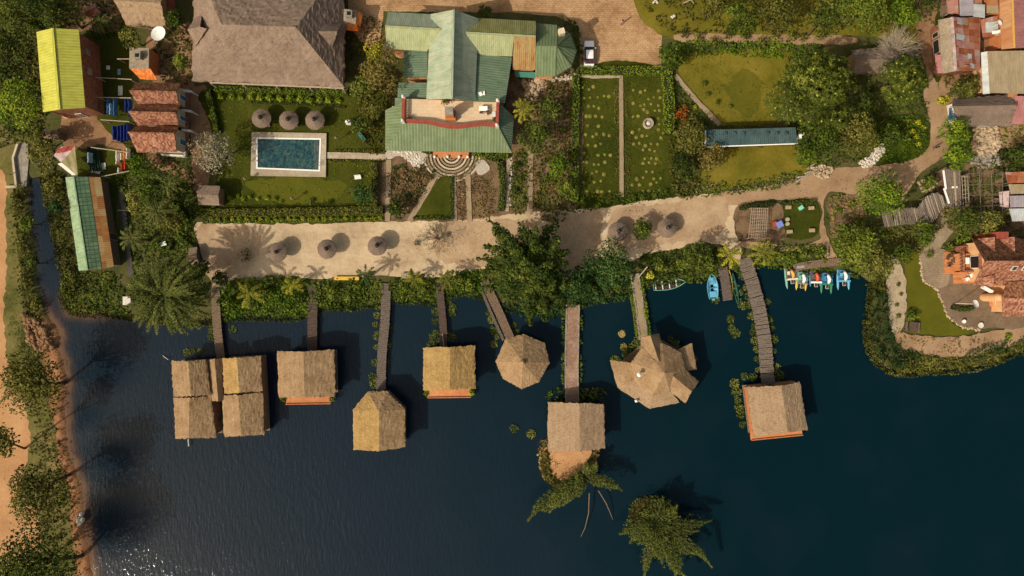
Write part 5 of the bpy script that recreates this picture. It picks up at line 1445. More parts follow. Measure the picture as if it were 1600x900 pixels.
def pointed_hut():
    """hut with a five sided front towards the shore"""
    ze, zr = 3.0, 4.3
    E = [W(x, y, ze) for x, y in ((551, 641), (574, 612), (604, 611), (633, 640), (633, 699), (594, 704), (552, 703))]
    T, Bk = W(592, 643, zr), W(592, 705, zr); S1, S2 = W(574, 613, ze), W(604, 612, ze)
    root = thing('overwater_hut', W(592, 660, 0).xy.to_3d(), 'golden straw hut with a slanting front end, reached by the grey plank walkway', 'lake hut', 'thatched huts standing in the lake')
    roof('roof', [([E[0], T, Bk, E[6]], 0), ([T, E[3], E[4], Bk], 1), ([E[0], E[1], T], 0), ([E[1], E[2], T], 1), ([E[2], E[3], T], 1)], .3, [m['thatch_gold'], m['thatch_hut']], root, 15, .05, .07)
    foot = inset_xy([E[0], E[1], E[2], E[3], E[4], E[6]], .55)
    hut_base(root, foot, ZF, 'mud_wall', ze)
    mb = MB(); mb.prism([(p.x, p.y) for p in foot], ZF, ze - .1)
    c, d = foot[4], foot[5]; mid = (c + d) / 2
    mb.face([(c.x, c.y, ze - .1), (d.x, d.y, ze - .1), (mid.x, mid.y, zr - .8)]); mb.build('wall', m['mud_wall'], root)
    a, b = foot[1], foot[2]
    opening(root, a.lerp(b, .2).xy, a.lerp(b, .8).xy, ZF + .05, ZF + 2.0, m['wood_dark'], m['wood_pale'], 'door', (0, 1, 0), off=.05, fname='door_frame')
    opening(root, c.lerp(d, .35).xy, c.lerp(d, .65).xy, ZF + .8, ZF + 2.0, m['glass'], m['white'], out=(0, -1, 0), off=.05)
pointed_hut()

def round_hut():
    ze, zr = 2.7, 4.9
    E = [W(x, y, ze) for x, y in ((818, 522), (851, 536), (859, 567), (842, 597), (815, 608), (786, 592), (774, 565), (790, 529))]
    T = W(817, 566, zr)
    root = thing('overwater_hut', (T.x, T.y, 0), 'round brown straw hut with a pointed roof beside the double strip walkway', 'lake hut', 'thatched huts standing in the lake')
    roof('roof', [([E[i], E[(i + 1) % 8], T], 0) for i in range(8)], .3, m['thatch_hut'], root, 14, .045, .06)
    foot = inset_xy(E, .6)
    hut_base(root, foot, ZF, 'mud_wall', ze)
    mb = MB(); mb.prism([(p.x, p.y) for p in foot], ZF, ze); mb.build('wall', m['mud_wall'], root)
    a, b = foot[7], foot[0]
    opening(root, a.lerp(b, .35).xy, a.lerp(b, .65).xy, ZF + .05, ZF + 2.0, m['wood_dark'], m['wood_pale'], 'door', (b - a).cross(Vector((0, 0, 1))) * -1, off=.05, fname='door_frame')
    mb = MB(); mb.lathe([(.5, zr - .35), (.32, zr + .05), (.08, zr + .3)], 9, (T.x, T.y, 0), jit=.15); mb.build('roof_tip', m['thatch_hut'], root)
    return root
round_hut()

def restaurant():
    """big hall of reed roofs over the lake: a pointed roof with wings and a lower apron"""
    root = thing('overwater_restaurant', W(1028, 585, 0).xy.to_3d(), 'large many sided straw roofed restaurant standing in the lake', 'restaurant')
    zr = 5.9
    T = W(1039, 583, zr)
    ring = [(1003, 526), (1030, 521), (1035, 540), (1064, 551), (1070, 578), (1092, 597), (1072, 629), (1047, 611), (1020, 618), (990, 595), (986, 566), (1003, 543)]
    hub = [W(x, y, 3.7) for x, y in ((1003, 543), (1035, 536), (1064, 551), (1072, 580), (1058, 600), (1047, 613), (1018, 618), (991, 596), (986, 567))]
    roof('main_roof', [([hub[i], hub[(i + 1) % 9], T], 0) for i in range(9)], .3, m['thatch_hut'], root, 11, .03, .05)
    a, b, c = W(1001, 527, 2.9), W(1030, 521, 2.9), W(1016, 524, 4.3)
    roof('entrance_roof', [([a, c, W(1030, 566, 5.2), W(1002, 546, 3.7)], 0), ([c, b, W(1036, 541, 3.6), W(1030, 566, 5.2)], 1)], .28, [m['thatch_hut'], m['thatch_hut']], root, 10, .03, .05)
    a, b, c = W(1092, 596, 2.9), W(1071, 630, 2.9), W(1081, 612, 4.2)
    roof('wing_roof', [([c, a, W(1068, 575, 3.8), W(1052, 588, 5.2)], 0), ([c, b, W(1046, 611, 3.7), W(1052, 588, 5.2)], 1)], .28, [m['thatch_hut'], m['thatch_hut']], root, 10, .03, .05)
    ap = [W(x, y, z) for x, y, z in ((953, 563, 2.5), (988, 567, 3.1), (992, 594, 3.1), (965, 606, 2.2), (1020, 617, 3.1), (1015, 639, 2.2), (1048, 612, 3.1), (1062, 629, 2.2))]
    roof('apron_roof', [([ap[0], ap[1], ap[2], ap[3]], 0), ([ap[3], ap[2], ap[4], ap[5]], 1), ([ap[5], ap[4], ap[6], ap[7]], 1)], .25, [m['thatch_hut'], m['thatch_pale']], root, 9, .03, .05)
    roof('apron_roof', [([W(1060, 546, 3.0), W(1081, 536, 2.4), W(1089, 577, 2.3), W(1070, 580, 3.0)], 0)], .25, m['thatch_hut'], root, 8, .03, .05)
    foot = [W(x, y, 0) for x, y in ((970, 568), (1003, 540), (1034, 534), (1066, 552), (1074, 586), (1068, 612), (1016, 628), (978, 602))]
    hut_base(root, foot, ZF, 'mud_wall', 2.6)
    mb = MB(); mb.prism([(p.x, p.y) for p in inset_xy(foot, .5)], ZF, 2.3); mb.build('wall', m['mud_wall'], root)
    opening(root, W(1008, 540.5, 0).xy, W(1024, 538, 0).xy, ZF + .05, ZF + 2.0, m['wood_dark'], m['wood_pale'], 'door', (0, 1, 0), off=.1, fname='door_frame')
restaurant()

def lamp_vent(px, py, z):
    c = W(px, py, z); mb = MB()
    mb.lathe([(.12, 0), (.12, .5), (.3, .55), (.34, .75), (.1, .95)], 10, (c.x, c.y, z - .35)); o = mb.build('roof_cowl', m['white'])
    return tag(o, 'white metal cowl standing on the straw roof of the lake restaurant', 'cowl')
lamp_vent(998, 585, 5.0)
mb = MB(); c = W(994, 626, 2.4); mb.box((c.x, c.y, 2.5), (.45, .35, .3), .4); mb.lathe([(.14, 2.6), (.2, 2.8), (.05, 2.95)], 8, (c.x, c.y, 0))
tag(mb.build('water_jar', m['white']), 'small white jar on the lowest edge of the restaurant roof', 'jar')

def walkway(label, pts, w, mat, z=.32, plank=.24, rail=None, posts=True, gap=.03, edge=None, crooked=.0, cat='walkway', name='wooden_walkway'):
    P = smooth_line(pts, 5); V = [Vector(((x - 800) * S, (450 - y) * S, z)) for x, y in P]
    c = V[len(V) // 2]
    root = thing(name, (c.x, c.y, 0), label, cat, 'walkways over the water')
    mb = MB(); acc = 0.0
    for a, b in zip(V[:-1], V[1:]):
        d = b - a; L = d.length; d /= L
        ang = math.atan2(d.y, d.x)
        x = plank - acc if acc else 0
        while acc + 0 <= L:
            p = a + d * acc
            mb.box((p.x + R.uniform(-1, 1) * crooked, p.y + R.uniform(-1, 1) * crooked, z + R.uniform(-.012, .012)), (plank - gap, w * R.uniform(.96, 1.03), .05), ang + R.uniform(-.03, .03) * (1 + crooked * 8))
            acc += plank
        acc -= L
    mb.build('deck', m[mat], root)
    st = MB()
    for s in (-1, 1):
        for a, b in zip(V[:-1], V[1:]):
            d = (b - a).normalized(); nn = Vector((-d.y, d.x, 0)) * s * w * .42
            st.beam(a + nn - Vector((0, 0, .1)), b + nn - Vector((0, 0, .1)), .1, .14)
    st.build('bearers', m['wood_dark'], root)
    if posts:
        tot = 0
        for a, b in zip(V[:-1], V[1:]):
            tot += (b - a).length
            if tot > 1.9:
                tot = 0; d = (b - a).normalized()
                for s in (-1, 1):
                    q = a + Vector((-d.y, d.x, 0)) * s * (w * .5 + .04); mb = MB(); mb.tube([(q.x, q.y, -1.9), (q.x, q.y, z + R.uniform(.02, .3))], .07, 6); mb.build('post', m['wood_dark'], root)
    return root, V
def smooth_line(pts, step=5):
    out = []
    n = len(pts)
    for i in range(n - 1):
        p0, p1, p2, p3 = [np.array(pts[min(max(i + k, 0), n - 1)], float) for k in (-1, 0, 1, 2)]
        mm_ = max(1, int(np.linalg.norm(p2 - p1) / step))
        for j in range(mm_):
            t = j / mm_
            q = .5 * ((2 * p1) + (-p0 + p2) * t + (2 * p0 - 5 * p1 + 4 * p2 - p3) * t * t + (-p0 + 3 * p1 - 3 * p2 + p3) * t ** 3)
            out.append(tuple(q))
    out.append(tuple(pts[-1]))
    return out

walkway('dark plank walkway to the wide double hut', [(338, 452), (339, 485), (342, 525), (348, 570)], 1.35, 'wood_brown')
walkway('dark plank walkway to the square straw hut with an orange terrace', [(491, 446), (489, 490), (489, 560)], 1.5, 'wood_dark', crooked=.02)
walkway('long weathered grey plank walkway with water plants on both sides', [(604, 444), (602, 500), (597, 560), (596, 618)], 1.45, 'wood_grey', plank=.3)
walkway('narrow dark plank walkway to the small golden hut', [(686, 440), (690, 480), (693, 515), (693, 550)], 1.15, 'wood_dark')
walkway('broad brown strip of the double walkway to the round hut', [(757, 440), (776, 480), (798, 530)], 1.35, 'wood_brown', plank=.2)
walkway('narrow mossy strip of the double walkway to the round hut', [(752, 452), (768, 490), (787, 532)], .42, 'wood_grey', plank=.22, posts=False)
walkway('long warped brown boardwalk to the tilted reed hut', [(1162, 405), (1172, 435), (1184, 480), (1193, 530), (1197, 575), (1200, 608)], 2.15, 'pole', plank=.3, crooked=.05)
walkway('short pale landing stage beside the sky blue boat', [(1128, 419), (1133, 445), (1136, 469)], 1.45, 'wood_grey', plank=.2, name='landing_stage', cat='jetty')
walkway('narrow grey jetty with moored pedal boats', [(1240, 419), (1262, 414), (1290, 411), (1312, 409)], 1.2, 'wood_brown', plank=.3, name='pedal_boat_jetty', cat='jetty')
mb = MB(); p = W(1251, 417, .4); mb.box((p.x, p.y, .40), (1.2, .42, .05), .12); tag(mb.build('grey_board', m['lilac_roof']), 'pale grey board lying on the tip of the pedal boat jetty', 'board')

def causeway(label, pts, w, mat, edge=None, z=.28):
    """path on a bank of stones in the water"""
    P = smooth_line(pts, 4); V = [((x - 800) * S, (450 - y) * S) for x, y in P]
    mid = V[len(V) // 2]
    root = thing('causeway', (mid[0], mid[1], 0), label, 'causeway', 'walkways over the water')
    o = strip(P, w / S); mb = MB(); mb.prism([((x - 800) * S, (450 - y) * S) for x, y in o], -1.9, z); mb.build('paved_top', m[mat], root)
    for s in (-1, 1):
        q = []
        for i, p in enumerate(P):
            a, b = np.array(P[max(0, i - 1)]), np.array(P[min(len(P) - 1, i + 1)]); d = (b - a) / np.linalg.norm(b - a)
            q.append((p[0] - d[1] * s * (w / S / 2 + 1.0), p[1] + d[0] * s * (w / S / 2 + 1.0)))
        mb = MB()
        pr = [W(x, y, 0) for x, y in q]
        for a, b in zip(pr[:-1], pr[1:]): mb.beam((a.x, a.y, z - .45), (b.x, b.y, z - .45), .2, 1.0 + R.uniform(-.08, .12))
        mb.build('edging', m['stone'] if edge is None else m[edge], root)
        if edge == 'dk_green_paint': pass
    return root
def brick_path_mat(): return paving('pink_brick_causeway', [(.20, .115, .075), (.29, .18, .125), (.38, .26, .19), (.50, .38, .29)], (.22, .22), (.09, .05, .035))
m['brick_path'] = brick_path_mat()
causeway('pinkish brick causeway between green creepers, leading to the lined reed hut', [(895, 476), (894, 520), (893, 580), (894, 628)], 1.75, 'brick_path', 'stone')
causeway('earth causeway with grassy edges leading to the many sided restaurant', [(991, 428), (996, 460), (1001, 495), (1005, 530)], 1.0, 'plank_path', 'stone')
for s, lab in ((-1, 'grassy verge on the outer edge of the earth causeway'), (1, 'second grassy verge of the earth causeway')):
    c_ = cover('grass_verge', lab, strip([(991 + s * 8.5, 434), (996 + s * 8.5, 462), (1001 + s * 8, 495), (1005 + s * 8, 526)], 7.5), m['hedge_bright'], 70, .42, .3, .5, .7, 1.5, .6, 0.0)
    mb = MB(); mb.prism([((x - 800) * S, (450 - y) * S) for x, y in strip([(991 + s * 8.5, 434), (996 + s * 8.5, 462), (1001 + s * 8, 495), (1005 + s * 8, 526)], 6)], -1.9, .08)
    tag(mb.build('verge_bank', m['bed_soil']), kind='structure')
def gp(px, py, z=0.0): return Vector(((px - 800) * S, (450 - py) * S, z))

def pool():
    out = [gp(*p) for p in ((395, 207), (511, 209), (510, 277), (393, 275))]
    rim = [gp(*p) for p in ((402, 215.5), (503, 217), (501, 268.5), (402, 264.5))]
    inn = inset_xy(rim, .22)
    root = thing('swimming_pool', gp(452, 242), 'rectangular swimming pool of dark teal water with a white rim and pale paving', 'swimming pool')
    def ring(a, b, z0, z1, mm, name):
        mb = MB()
        for i in range(4):
            p, q, r, s = a[i], a[(i + 1) % 4], b[(i + 1) % 4], b[i]
            mb.face([(p.x, p.y, z1), (q.x, q.y, z1), (r.x, r.y, z1), (s.x, s.y, z1)], up=True)
            mb.face([(p.x, p.y, z0), (q.x, q.y, z0), (q.x, q.y, z1), (p.x, p.y, z1)]); mb.face([(s.x, s.y, z0), (r.x, r.y, z0), (r.x, r.y, z1), (s.x, s.y, z1)])
        return mb.build(name, m[mm], root)
    ring(out, rim, 0, .42, 'stone_path', 'paving'); ring(rim, inn, .1, .45, 'white', 'rim')
    mb = MB(); mb.face([(p.x, p.y, .34) for p in inn], up=True); w = mb.build('water', m['pool_floor'], root)
    a, b, c, d = inn
    mb = MB()
    for i in range(4):
        x0 = b.lerp(a, .012 + .022 * i); x1 = c.lerp(d, .012 + .022 * i)
        mb.beam((x0.x, x0.y - .05, .349), (x1.x, x1.y + .05, .349), .03, .012)
    mb.build('pool_steps', m['stone'], root)
    for yy in (224, 228):
        mb = MB(); p = gp(500, yy + 32, .4); mb.tube([p + Vector((.35, 0, -.1)), p + Vector((.3, 0, .55)), p + Vector((-.2, 0, .6)), p + Vector((-.35, 0, -.1))], .03, 6); mb.build('handrail', m['chrome'], root)
m['pool_floor'].node_tree.nodes['Principled BSDF'].inputs['Roughness'].default_value = .12
m['pool_floor'].node_tree.nodes['Principled BSDF'].inputs['Specular IOR Level'].default_value = .5
pool()

def parasol():
    t = thing('thatched_parasol', (0, 0, 0), None, 'parasol', 'thatched parasols')
    mb = MB(); mb.tube([(0, 0, 0), (0, 0, 2.3)], .07, 8); mb.build('pole', m['wood_brown'], t)
    n = 20; fs = []
    E = [Vector((math.cos(2 * PI * i / n) * 1.5, math.sin(2 * PI * i / n) * 1.5, 1.95)) for i in range(n)]
    roof('canopy', [([E[i], E[(i + 1) % n], Vector((0, 0, 2.75))], 0) for i in range(n)], .12, m['thatch_par'], t, 5, .04, .05)
    mb = MB(); mb.lathe([(.36, 2.58), (.30, 2.78), (.14, 3.0), (.04, 3.08)], 9, jit=.2); mb.build('canopy_cap', m['thatch_cap'], t)
    mb = MB(); mb.lathe([(.55, .66), (.55, .72)], 14); mb.tube([(0, .0, .1), (0, 0, .66)], .12, 8); mb.build('round_table', m['wood_grey'], t)
    return t
pz = parasol(); ch_ = list(pz.children)
spots = [((432, 394), 'parasol on the promenade beside the scattered dark leaves, first of the row'), ((510, 389), 'parasol on the promenade between two others, below the sunlit pool lawn'),
         ((589, 384), 'parasol on the promenade next to the sparse grey bush'), ((967, 361), 'flat topped shabby parasol beside the round bush on the sand'), ((1043, 356), 'pale parasol on the sand farthest from the pool'),
         ((407, 184), 'parasol by the pool nearest the silver blossom tree'), ((450, 187), 'middle one of three parasols by the pool'), ((491, 187), 'parasol by the pool nearest the white statue')]
for i, ((x, y), lab) in enumerate(spots):
    q = W(x, y, 2.3); p = Vector((q.x, q.y, 0))
    o = pz if i == 0 else dup(pz, p, R.uniform(0, 6))
    o.location = p; o['label'] = 'grey straw ' + lab
    if i == 3: o.scale = (1.0, 1.0, .9)
    if i > 4: o.scale = (1.0, 1.0, 1.0)
def lounger():
    t = thing('sun_lounger', (0, 0, 0), None, 'sun lounger', 'loungers by the pool')
    mb = MB()
    for x in (-.3, .3): mb.beam((x, -.9, .28), (x, .9, .28), .06, .06)
    for y in (-.85, .85): mb.beam((-.3, y, .28), (.3, y, .28), .06, .06)
    mb.build('frame', m['dirty_white'], t)
    for x in (-.28, .28):
        for y in (-.8, .8): mb = MB(); mb.tube([(x, y, 0), (x, y, .26)], .03, 6); mb.build('leg', m['dirty_white'], t)
    mb = MB(); mb.box((0, -.25, .36), (.62, 1.25, .1)); mb.build('cushion', m['salmon'], t)
    mb = MB(); mb.box((0, .62, .5), (.62, .62, .1), rot=Matrix.Rotation(.5, 3, 'X')); mb.build('backrest', m['salmon'], t)
    return t
lg = lounger()
for i, ((x, y), lab) in enumerate((((419.5, 190), 'salmon pink lounger beside the parasol nearest the silver blossom tree'), ((462.5, 190), 'salmon pink lounger beside the middle pool parasol'), ((502.5, 190), 'salmon pink lounger beside the parasol nearest the white statue'))):
    o = lg if i == 0 else dup(lg, gp(x, y), 0)
    o.location = gp(x, y, .06); o['label'] = lab

def lathe_thing(name, label, cat, px, py, prof, mat, n=12, z=0.0, group=None, sq=None):
    p = gp(px, py); mb = MB(); mb.lathe(prof, n, (p.x, p.y, z))
    if sq: mb.box((p.x, p.y, z + sq[1] / 2), (sq[0], sq[0], sq[1]))
    return tag(mb.build(name, m[mat]), label, cat, group)
def statue():
    p = gp(546, 193); root = thing('garden_statue', p, 'small white statue on a pedestal in the pool garden', 'statue')
    mb = MB(); mb.box((p.x, p.y, .35), (.6, .6, .7)); mb.box((p.x, p.y, .74), (.72, .72, .1)); mb.build('pedestal', m['dirty_white'], root)
    mb = MB(); mb.lathe([(.24, .79), (.2, 1.1), (.13, 1.35), (.2, 1.55), (.17, 1.72), (.06, 1.8), (.11, 1.9), (.12, 2.0), (.06, 2.1), (.01, 2.13)], 12, (p.x, p.y, 0))
    mb.tube([(p.x + .15, p.y, 1.65), (p.x + .38, p.y + .1, 1.45), (p.x + .3, p.y + .25, 1.6)], [.07, .055, .045], 6); mb.tube([(p.x - .15, p.y, 1.65), (p.x - .3, p.y - .15, 1.4), (p.x - .15, p.y - .25, 1.3)], [.07, .055, .045], 6); mb.build('figure', m['white'], root, smooth=True)
statue()
def bench(name, label, px, py, rz, mat, L=1.5):
    root = thing(name, gp(px, py), label, 'bench', rz=rz)
    o = Vector((0, 0, 0))
    def bld(nm, boxes):
        mb = MB()
        for c, d in boxes: mb.box(c, d)
        ob = mb.build(nm, m[mat], None, loc=(0, 0, 0)); ob.parent = root
    bld('seat', [((0, y, .43), (L, .12, .04)) for y in (-.2, -.06, .08, .22)])
    bld('backrest', [((0, .3, z), (L, .04, .1)) for z in (.6, .74, .88)])
    for s in (-1, 1):
        bld('leg', [((s * (L / 2 - .1), -.18, .2), (.07, .07, .41))]); bld('leg', [((s * (L / 2 - .1), .28, .45), (.07, .05, .9))])
    return root
bench('garden_bench', 'teal bench on the grass near the hotel wall', 566, 215, -.9, 'teal_paint', 1.7)
bench('garden_bench', 'white bench on the lawn under the small garden tree', 560, 278, .1, 'white', 1.0)
def lamp(px, py, label):
    p = gp(px, py); root = thing('garden_lamp', p, label, 'garden lamp', 'garden lamps')
    mb = MB(); mb.tube([(p.x, p.y, 0), (p.x, p.y, 1.5)], .05, 7); mb.build('post', m['wood_dark'], root)
    mb = MB(); mb.lathe([(.12, 1.5), (.2, 1.62), (.22, 1.85), (.08, 1.98)], 10, (p.x, p.y, 0)); mb.build('lantern', m['dirty_white'], root)
    mb = MB(); mb.lathe([(.28, 1.95), (.03, 2.15)], 8, (p.x, p.y, 0)); mb.build('cap', m['wood_brown'], root)
lamp(390, 282, 'garden lamp with a wooden cap on the grass below the pool corner'); lamp(462, 312, 'garden lamp beside the row of small shrubs below the pool'); lamp(530, 219, 'garden lamp on the lawn between the pool and the statue')
def well():
    p = gp(1012, 194); root = thing('stone_well', p, 'round stone well in the middle of the vegetable lawn', 'well')
    mb = MB(); n = 22
    for k in range(n):
        a = 2 * PI * k / n
        for zz in (.15, .4, .65): mb.box((p.x + math.cos(a + zz) * .68, p.y + math.sin(a + zz) * .68, zz), (.26, .2, .23), a + zz + PI / 2)
    mb.build('rim', m['pale_stone'], root)
    mb = MB(); mb.lathe([(.58, .1), (.58, .45)], 18, (p.x, p.y, 0)); mb.build('cover', m['stone'], root)
    mb = MB(); mb.lathe([(.3, .46), (.3, .56), (.12, .62)], 14, (p.x, p.y, 0)); mb.build('lid', m['dirty_white'], root)
well()
def half_steps():
    c = gp(706, 244); root = thing('half_round_steps', c, 'half round flight of stone steps below the hotel porch', 'steps')
    for k in range(8):
        r0, r1 = .55 + k * .52, .55 + k * .52 + .28; z = .62 - k * .065
        mb = MB(); n = 26; a0, a1 = -PI - .12, .12
        for i in range(n):
            t0, t1 = a0 + (a1 - a0) * i / n, a0 + (a1 - a0) * (i + 1) / n
            def P(r, t, zz): return (c.x + math.cos(t) * r, c.y + math.sin(t) * r * (.92 if k < 7 else .9), zz)
            jz = R.uniform(-.015, .015)
            mb.face([P(r0, t0, z + jz), P(r1, t0, z + jz), P(r1, t1, z + jz), P(r0, t1, z + jz)], up=True)
            mb.face([P(r1, t0, 0), P(r1, t1, 0), P(r1, t1, z + jz), P(r1, t0, z + jz)]); mb.face([P(r0, t1, 0), P(r0, t0, 0), P(r0, t0, z + jz), P(r0, t1, z + jz)])
        mb.build('step', m['pale_stone'] if k % 2 else m['plank_path'], root)
    mb = MB(); mb.prism([gp(x, y).xy for x, y in ((678, 233), (733, 235), (733, 248.5), (677, 246.5))], 0, .72); mb.build('porch_floor', m['clay_tile'], root)
    for x in (680, 700, 718, 731):
        mb = MB(); p = gp(x, 247); mb.box((p.x, p.y, .9), (.3, .3, .4)); mb.build('pier', m['white'], root)
half_steps()
cover('grass_between_steps', 'grass growing between the half round steps', [(664, 246), (670, 262), (685, 276), (706, 281), (727, 276), (742, 262), (748, 246)], m['hedge_olive'], 30, .16, .2, .4, .6, 1.5, .5, .22)

def car():
    c = gp(920, 86.5); root = thing('parked_car', c, 'white four door car parked in the shade beside the green roofed pavilion', 'car')
    wd, L = 1.66, 4.1
    def loft(st, mat, name, parent=root, capm=None):
        """st: (y, half width, z low, z high) sections from back to front"""
        mb = MB(); rings = []
        for y, hw, z0, z1 in st:
            k = .10
            rings.append([Vector((c.x + x, c.y + y, z)) for x, z in ((-hw, z0), (-hw, z0 + (z1 - z0) * .6), (-hw + k, z1), (0, z1 + .03), (hw - k, z1), (hw, z0 + (z1 - z0) * .6), (hw, z0))])
        for a, b in zip(rings[:-1], rings[1:]):
            for i in range(6): mb.face([a[i], a[i + 1], b[i + 1], b[i]])
        mb.face(rings[0]); mb.face(list(reversed(rings[-1])))
        return mb.build(name, m[mat], parent)
    loft([(-2.05, .66, .35, .72), (-1.98, .78, .28, .84), (-1.2, .82, .25, .92), (-.2, .83, .25, .90), (.75, .82, .25, .90), (1.5, .80, .27, .82), (1.95, .74, .3, .72), (2.06, .60, .36, .62)], 'car_white', 'body')
    loft([(-.95, .56, 1.26, 1.38), (-.7, .58, 1.3, 1.44), (.1, .59, 1.3, 1.46), (.38, .57, 1.26, 1.38)], 'car_white', 'roof')
    def pane(q, mat, name):
        mb = MB(); mb.face([Vector((c.x + x, c.y + y, z)) for x, y, z in q], up=True); return mb.build(name, m[mat], root)
    pane([(-.74, 1.02, .92), (.74, 1.02, .92), (.56, .36, 1.36), (-.56, .36, 1.36)], 'glass', 'windscreen')
    pane([(-.7, -1.62, .95), (.7, -1.62, .95), (.55, -.93, 1.36), (-.55, -.93, 1.36)], 'glass_red', 'rear_window')
    for s in (-1, 1):
        mb = MB(); mb.face([Vector((c.x + s * x, c.y + y, z)) for x, y, z in ((.80, .98, .92), (.80, -1.55, .94), (.57, -.92, 1.36), (.57, .36, 1.36))]); mb.build('side_window', m['glass'], root)
        for y in (-1.25, 1.3):
            mb = MB(); x = c.x + s * .74; mb.tube([(x - .1, c.y + y, .31), (x + .1, c.y + y, .31)], .31, 14); w = mb.build('wheel', m['rubber'], root)
            mb = MB(); mb.tube([(x + s * .095, c.y + y, .31), (x + s * .112, c.y + y, .31)], .17, 12); mb.build('rim', m['chrome'], w)
        mb = MB(); mb.box((c.x + s * .55, c.y + 1.99, .62), (.3, .16, .14)); mb.build('headlight', m['lamp_glass'], root)
        mb = MB(); mb.box((c.x + s * .56, c.y - 2.0, .70), (.28, .1, .14)); mb.build('tail_light', m['lamp_red'], root)
        mb = MB(); mb.box((c.x + s * .92, c.y + .8, .98), (.16, .1, .12)); mb.build('mirror', m['car_white'], root)
car()

def person(px, py, rz, label, shirt, legs, stride=.16, z=0.0):
    root = thing('person', gp(px, py, z), label, 'person', rz=rz)
    J = {'pelvis': (0, 0, .93), 'belly': (0, .01, 1.1), 'chest': (0, .0, 1.3), 'neck': (0, .0, 1.46), 'nape': (0, .02, 1.53), 'head': (0, .03, 1.62), 'crown': (0, .02, 1.72)}
    E = [('pelvis', 'belly'), ('belly', 'chest'), ('chest', 'neck'), ('neck', 'nape'), ('nape', 'head'), ('head', 'crown')]
    Rd = {'pelvis': (.16, .11), 'belly': (.145, .10), 'chest': (.165, .11), 'neck': (.07, .065), 'nape': (.055, .055), 'head': (.085, .10), 'crown': (.055, .065)}
    for s, n in ((-1, 'l'), (1, 'r')):
        f = stride * s
        J.update({n + 'hip': (s * .09, 0, .87), n + 'knee': (s * .10, f * .7 + .03, .48), n + 'ank': (s * .10, f * .9 - .02, .09), n + 'toe': (s * .11, f * .9 + .15, .04),
                  n + 'sh': (s * .19, 0, 1.40), n + 'elb': (s * .25, -f * .6 - .02, 1.13), n + 'wri': (s * .25, -f * .9 + .08, .90), n + 'hand': (s * .245, -f * .9 + .12, .83)})
        Rd.update({n + 'hip': (.085, .09), n + 'knee': (.058, .06), n + 'ank': (.04, .045), n + 'toe': (.042, .03), n + 'sh': (.058, .06), n + 'elb': (.042, .042), n + 'wri': (.03, .03), n + 'hand': (.036, .022)})
        E += [('pelvis', n + 'hip'), (n + 'hip', n + 'knee'), (n + 'knee', n + 'ank'), (n + 'ank', n + 'toe'), ('chest', n + 'sh'), (n + 'sh', n + 'elb'), (n + 'elb', n + 'wri'), (n + 'wri', n + 'hand')]
        for k, (dx, dy) in enumerate(((.03, .0), (.012, .0), (-.008, 0), (-.026, 0))):
            J[n + 'f%d' % k] = (s * (.245 + dx * .6), -f * .9 + .14 + .005 * k, .745 + .006 * abs(k - 1)); Rd[n + 'f%d' % k] = (.009, .009); E.append((n + 'hand', n + 'f%d' % k))
        J[n + 'th'] = (s * .215, -f * .9 + .17, .80); Rd[n + 'th'] = (.010, .010); E.append((n + 'hand', n + 'th'))
    J['nose'] = (0, .135, 1.615); Rd['nose'] = (.013, .016); E.append(('head', 'nose'))
    names = list(J); me = bpy.data.meshes.new('body')
    me.from_pydata([J[k] for k in names], [(names.index(a), names.index(b)) for a, b in E], [])
    tmp = bpy.data.objects.new('tmp_body', me); COL.objects.link(tmp)
    md = tmp.modifiers.new('skin', 'SKIN'); tmp.modifiers.new('sub', 'SUBSURF').render_levels = 1
    tmp.modifiers[-1].levels = 1
    for k, v in zip(names, me.skin_vertices[0].data):
        v.radius = Rd[k]; v.use_root = (k == 'pelvis')
    dg = bpy.context.evaluated_depsgraph_get()
    b = bpy.data.meshes.new_from_object(tmp.evaluated_get(dg)); b.name = 'body'
    bpy.data.objects.remove(tmp, do_unlink=True)
    b.materials.clear(); b.materials.append(m['skin'])
    for p in b.polygons: p.use_smooth = True; p.material_index = 0
    bo = bpy.data.objects.new('body', b); COL.objects.link(bo); bo.parent = root
    def cloth(nm, mat, test, grow):
        bm = bmesh.new(); bm.from_mesh(b); bm.normal_update()
        bmesh.ops.delete(bm, geom=[f for f in bm.faces if not test(f.calc_center_median())], context='FACES')
        for v in bm.verts: v.co += v.normal * grow
        k = bpy.data.meshes.new(nm); bm.to_mesh(k); bm.free(); k.materials.clear(); k.materials.append(mat)
        o = bpy.data.objects.new(nm, k); COL.objects.link(o); o.parent = root
    cloth('shirt', m[shirt], lambda q: 1.0 < q.z < 1.47 and not (abs(q.x) > .17 and q.z < 1.16), .014)
    cloth('trousers', m[legs], lambda q: .12 < q.z < 1.02 and abs(q.x) < .2, .012)
    mb = MB(); mb.lathe([(.10, 1.62), (.112, 1.68), (.09, 1.75), (.03, 1.785)], 10, (0, -.005, 0)); h = mb.build('hair', m['hair'], None, loc=(0, 0, 0), smooth=True); h.parent = root
    for s in (-1, 1):
        mb = MB(); mb.box((s * .032, .122, 1.635), (.022, .014, .012)); e = mb.build('eye', m['hair'], None, loc=(0, 0, 0)); e.parent = root
    mb = MB(); mb.box((0, .118, 1.575), (.04, .012, .008)); e = mb.build('mouth', m['salmon'], None, loc=(0, 0, 0)); e.parent = root
    return root
person(970, 38, .9, 'person in a pink shirt walking across the brick courtyard', 'pink_shirt', 'grey_trousers', z=.08)
person(1456, 233, -2.6, 'person in dark clothes walking on the bend of the dirt road', 'navy_shirt', 'grey_trousers', z=.18)

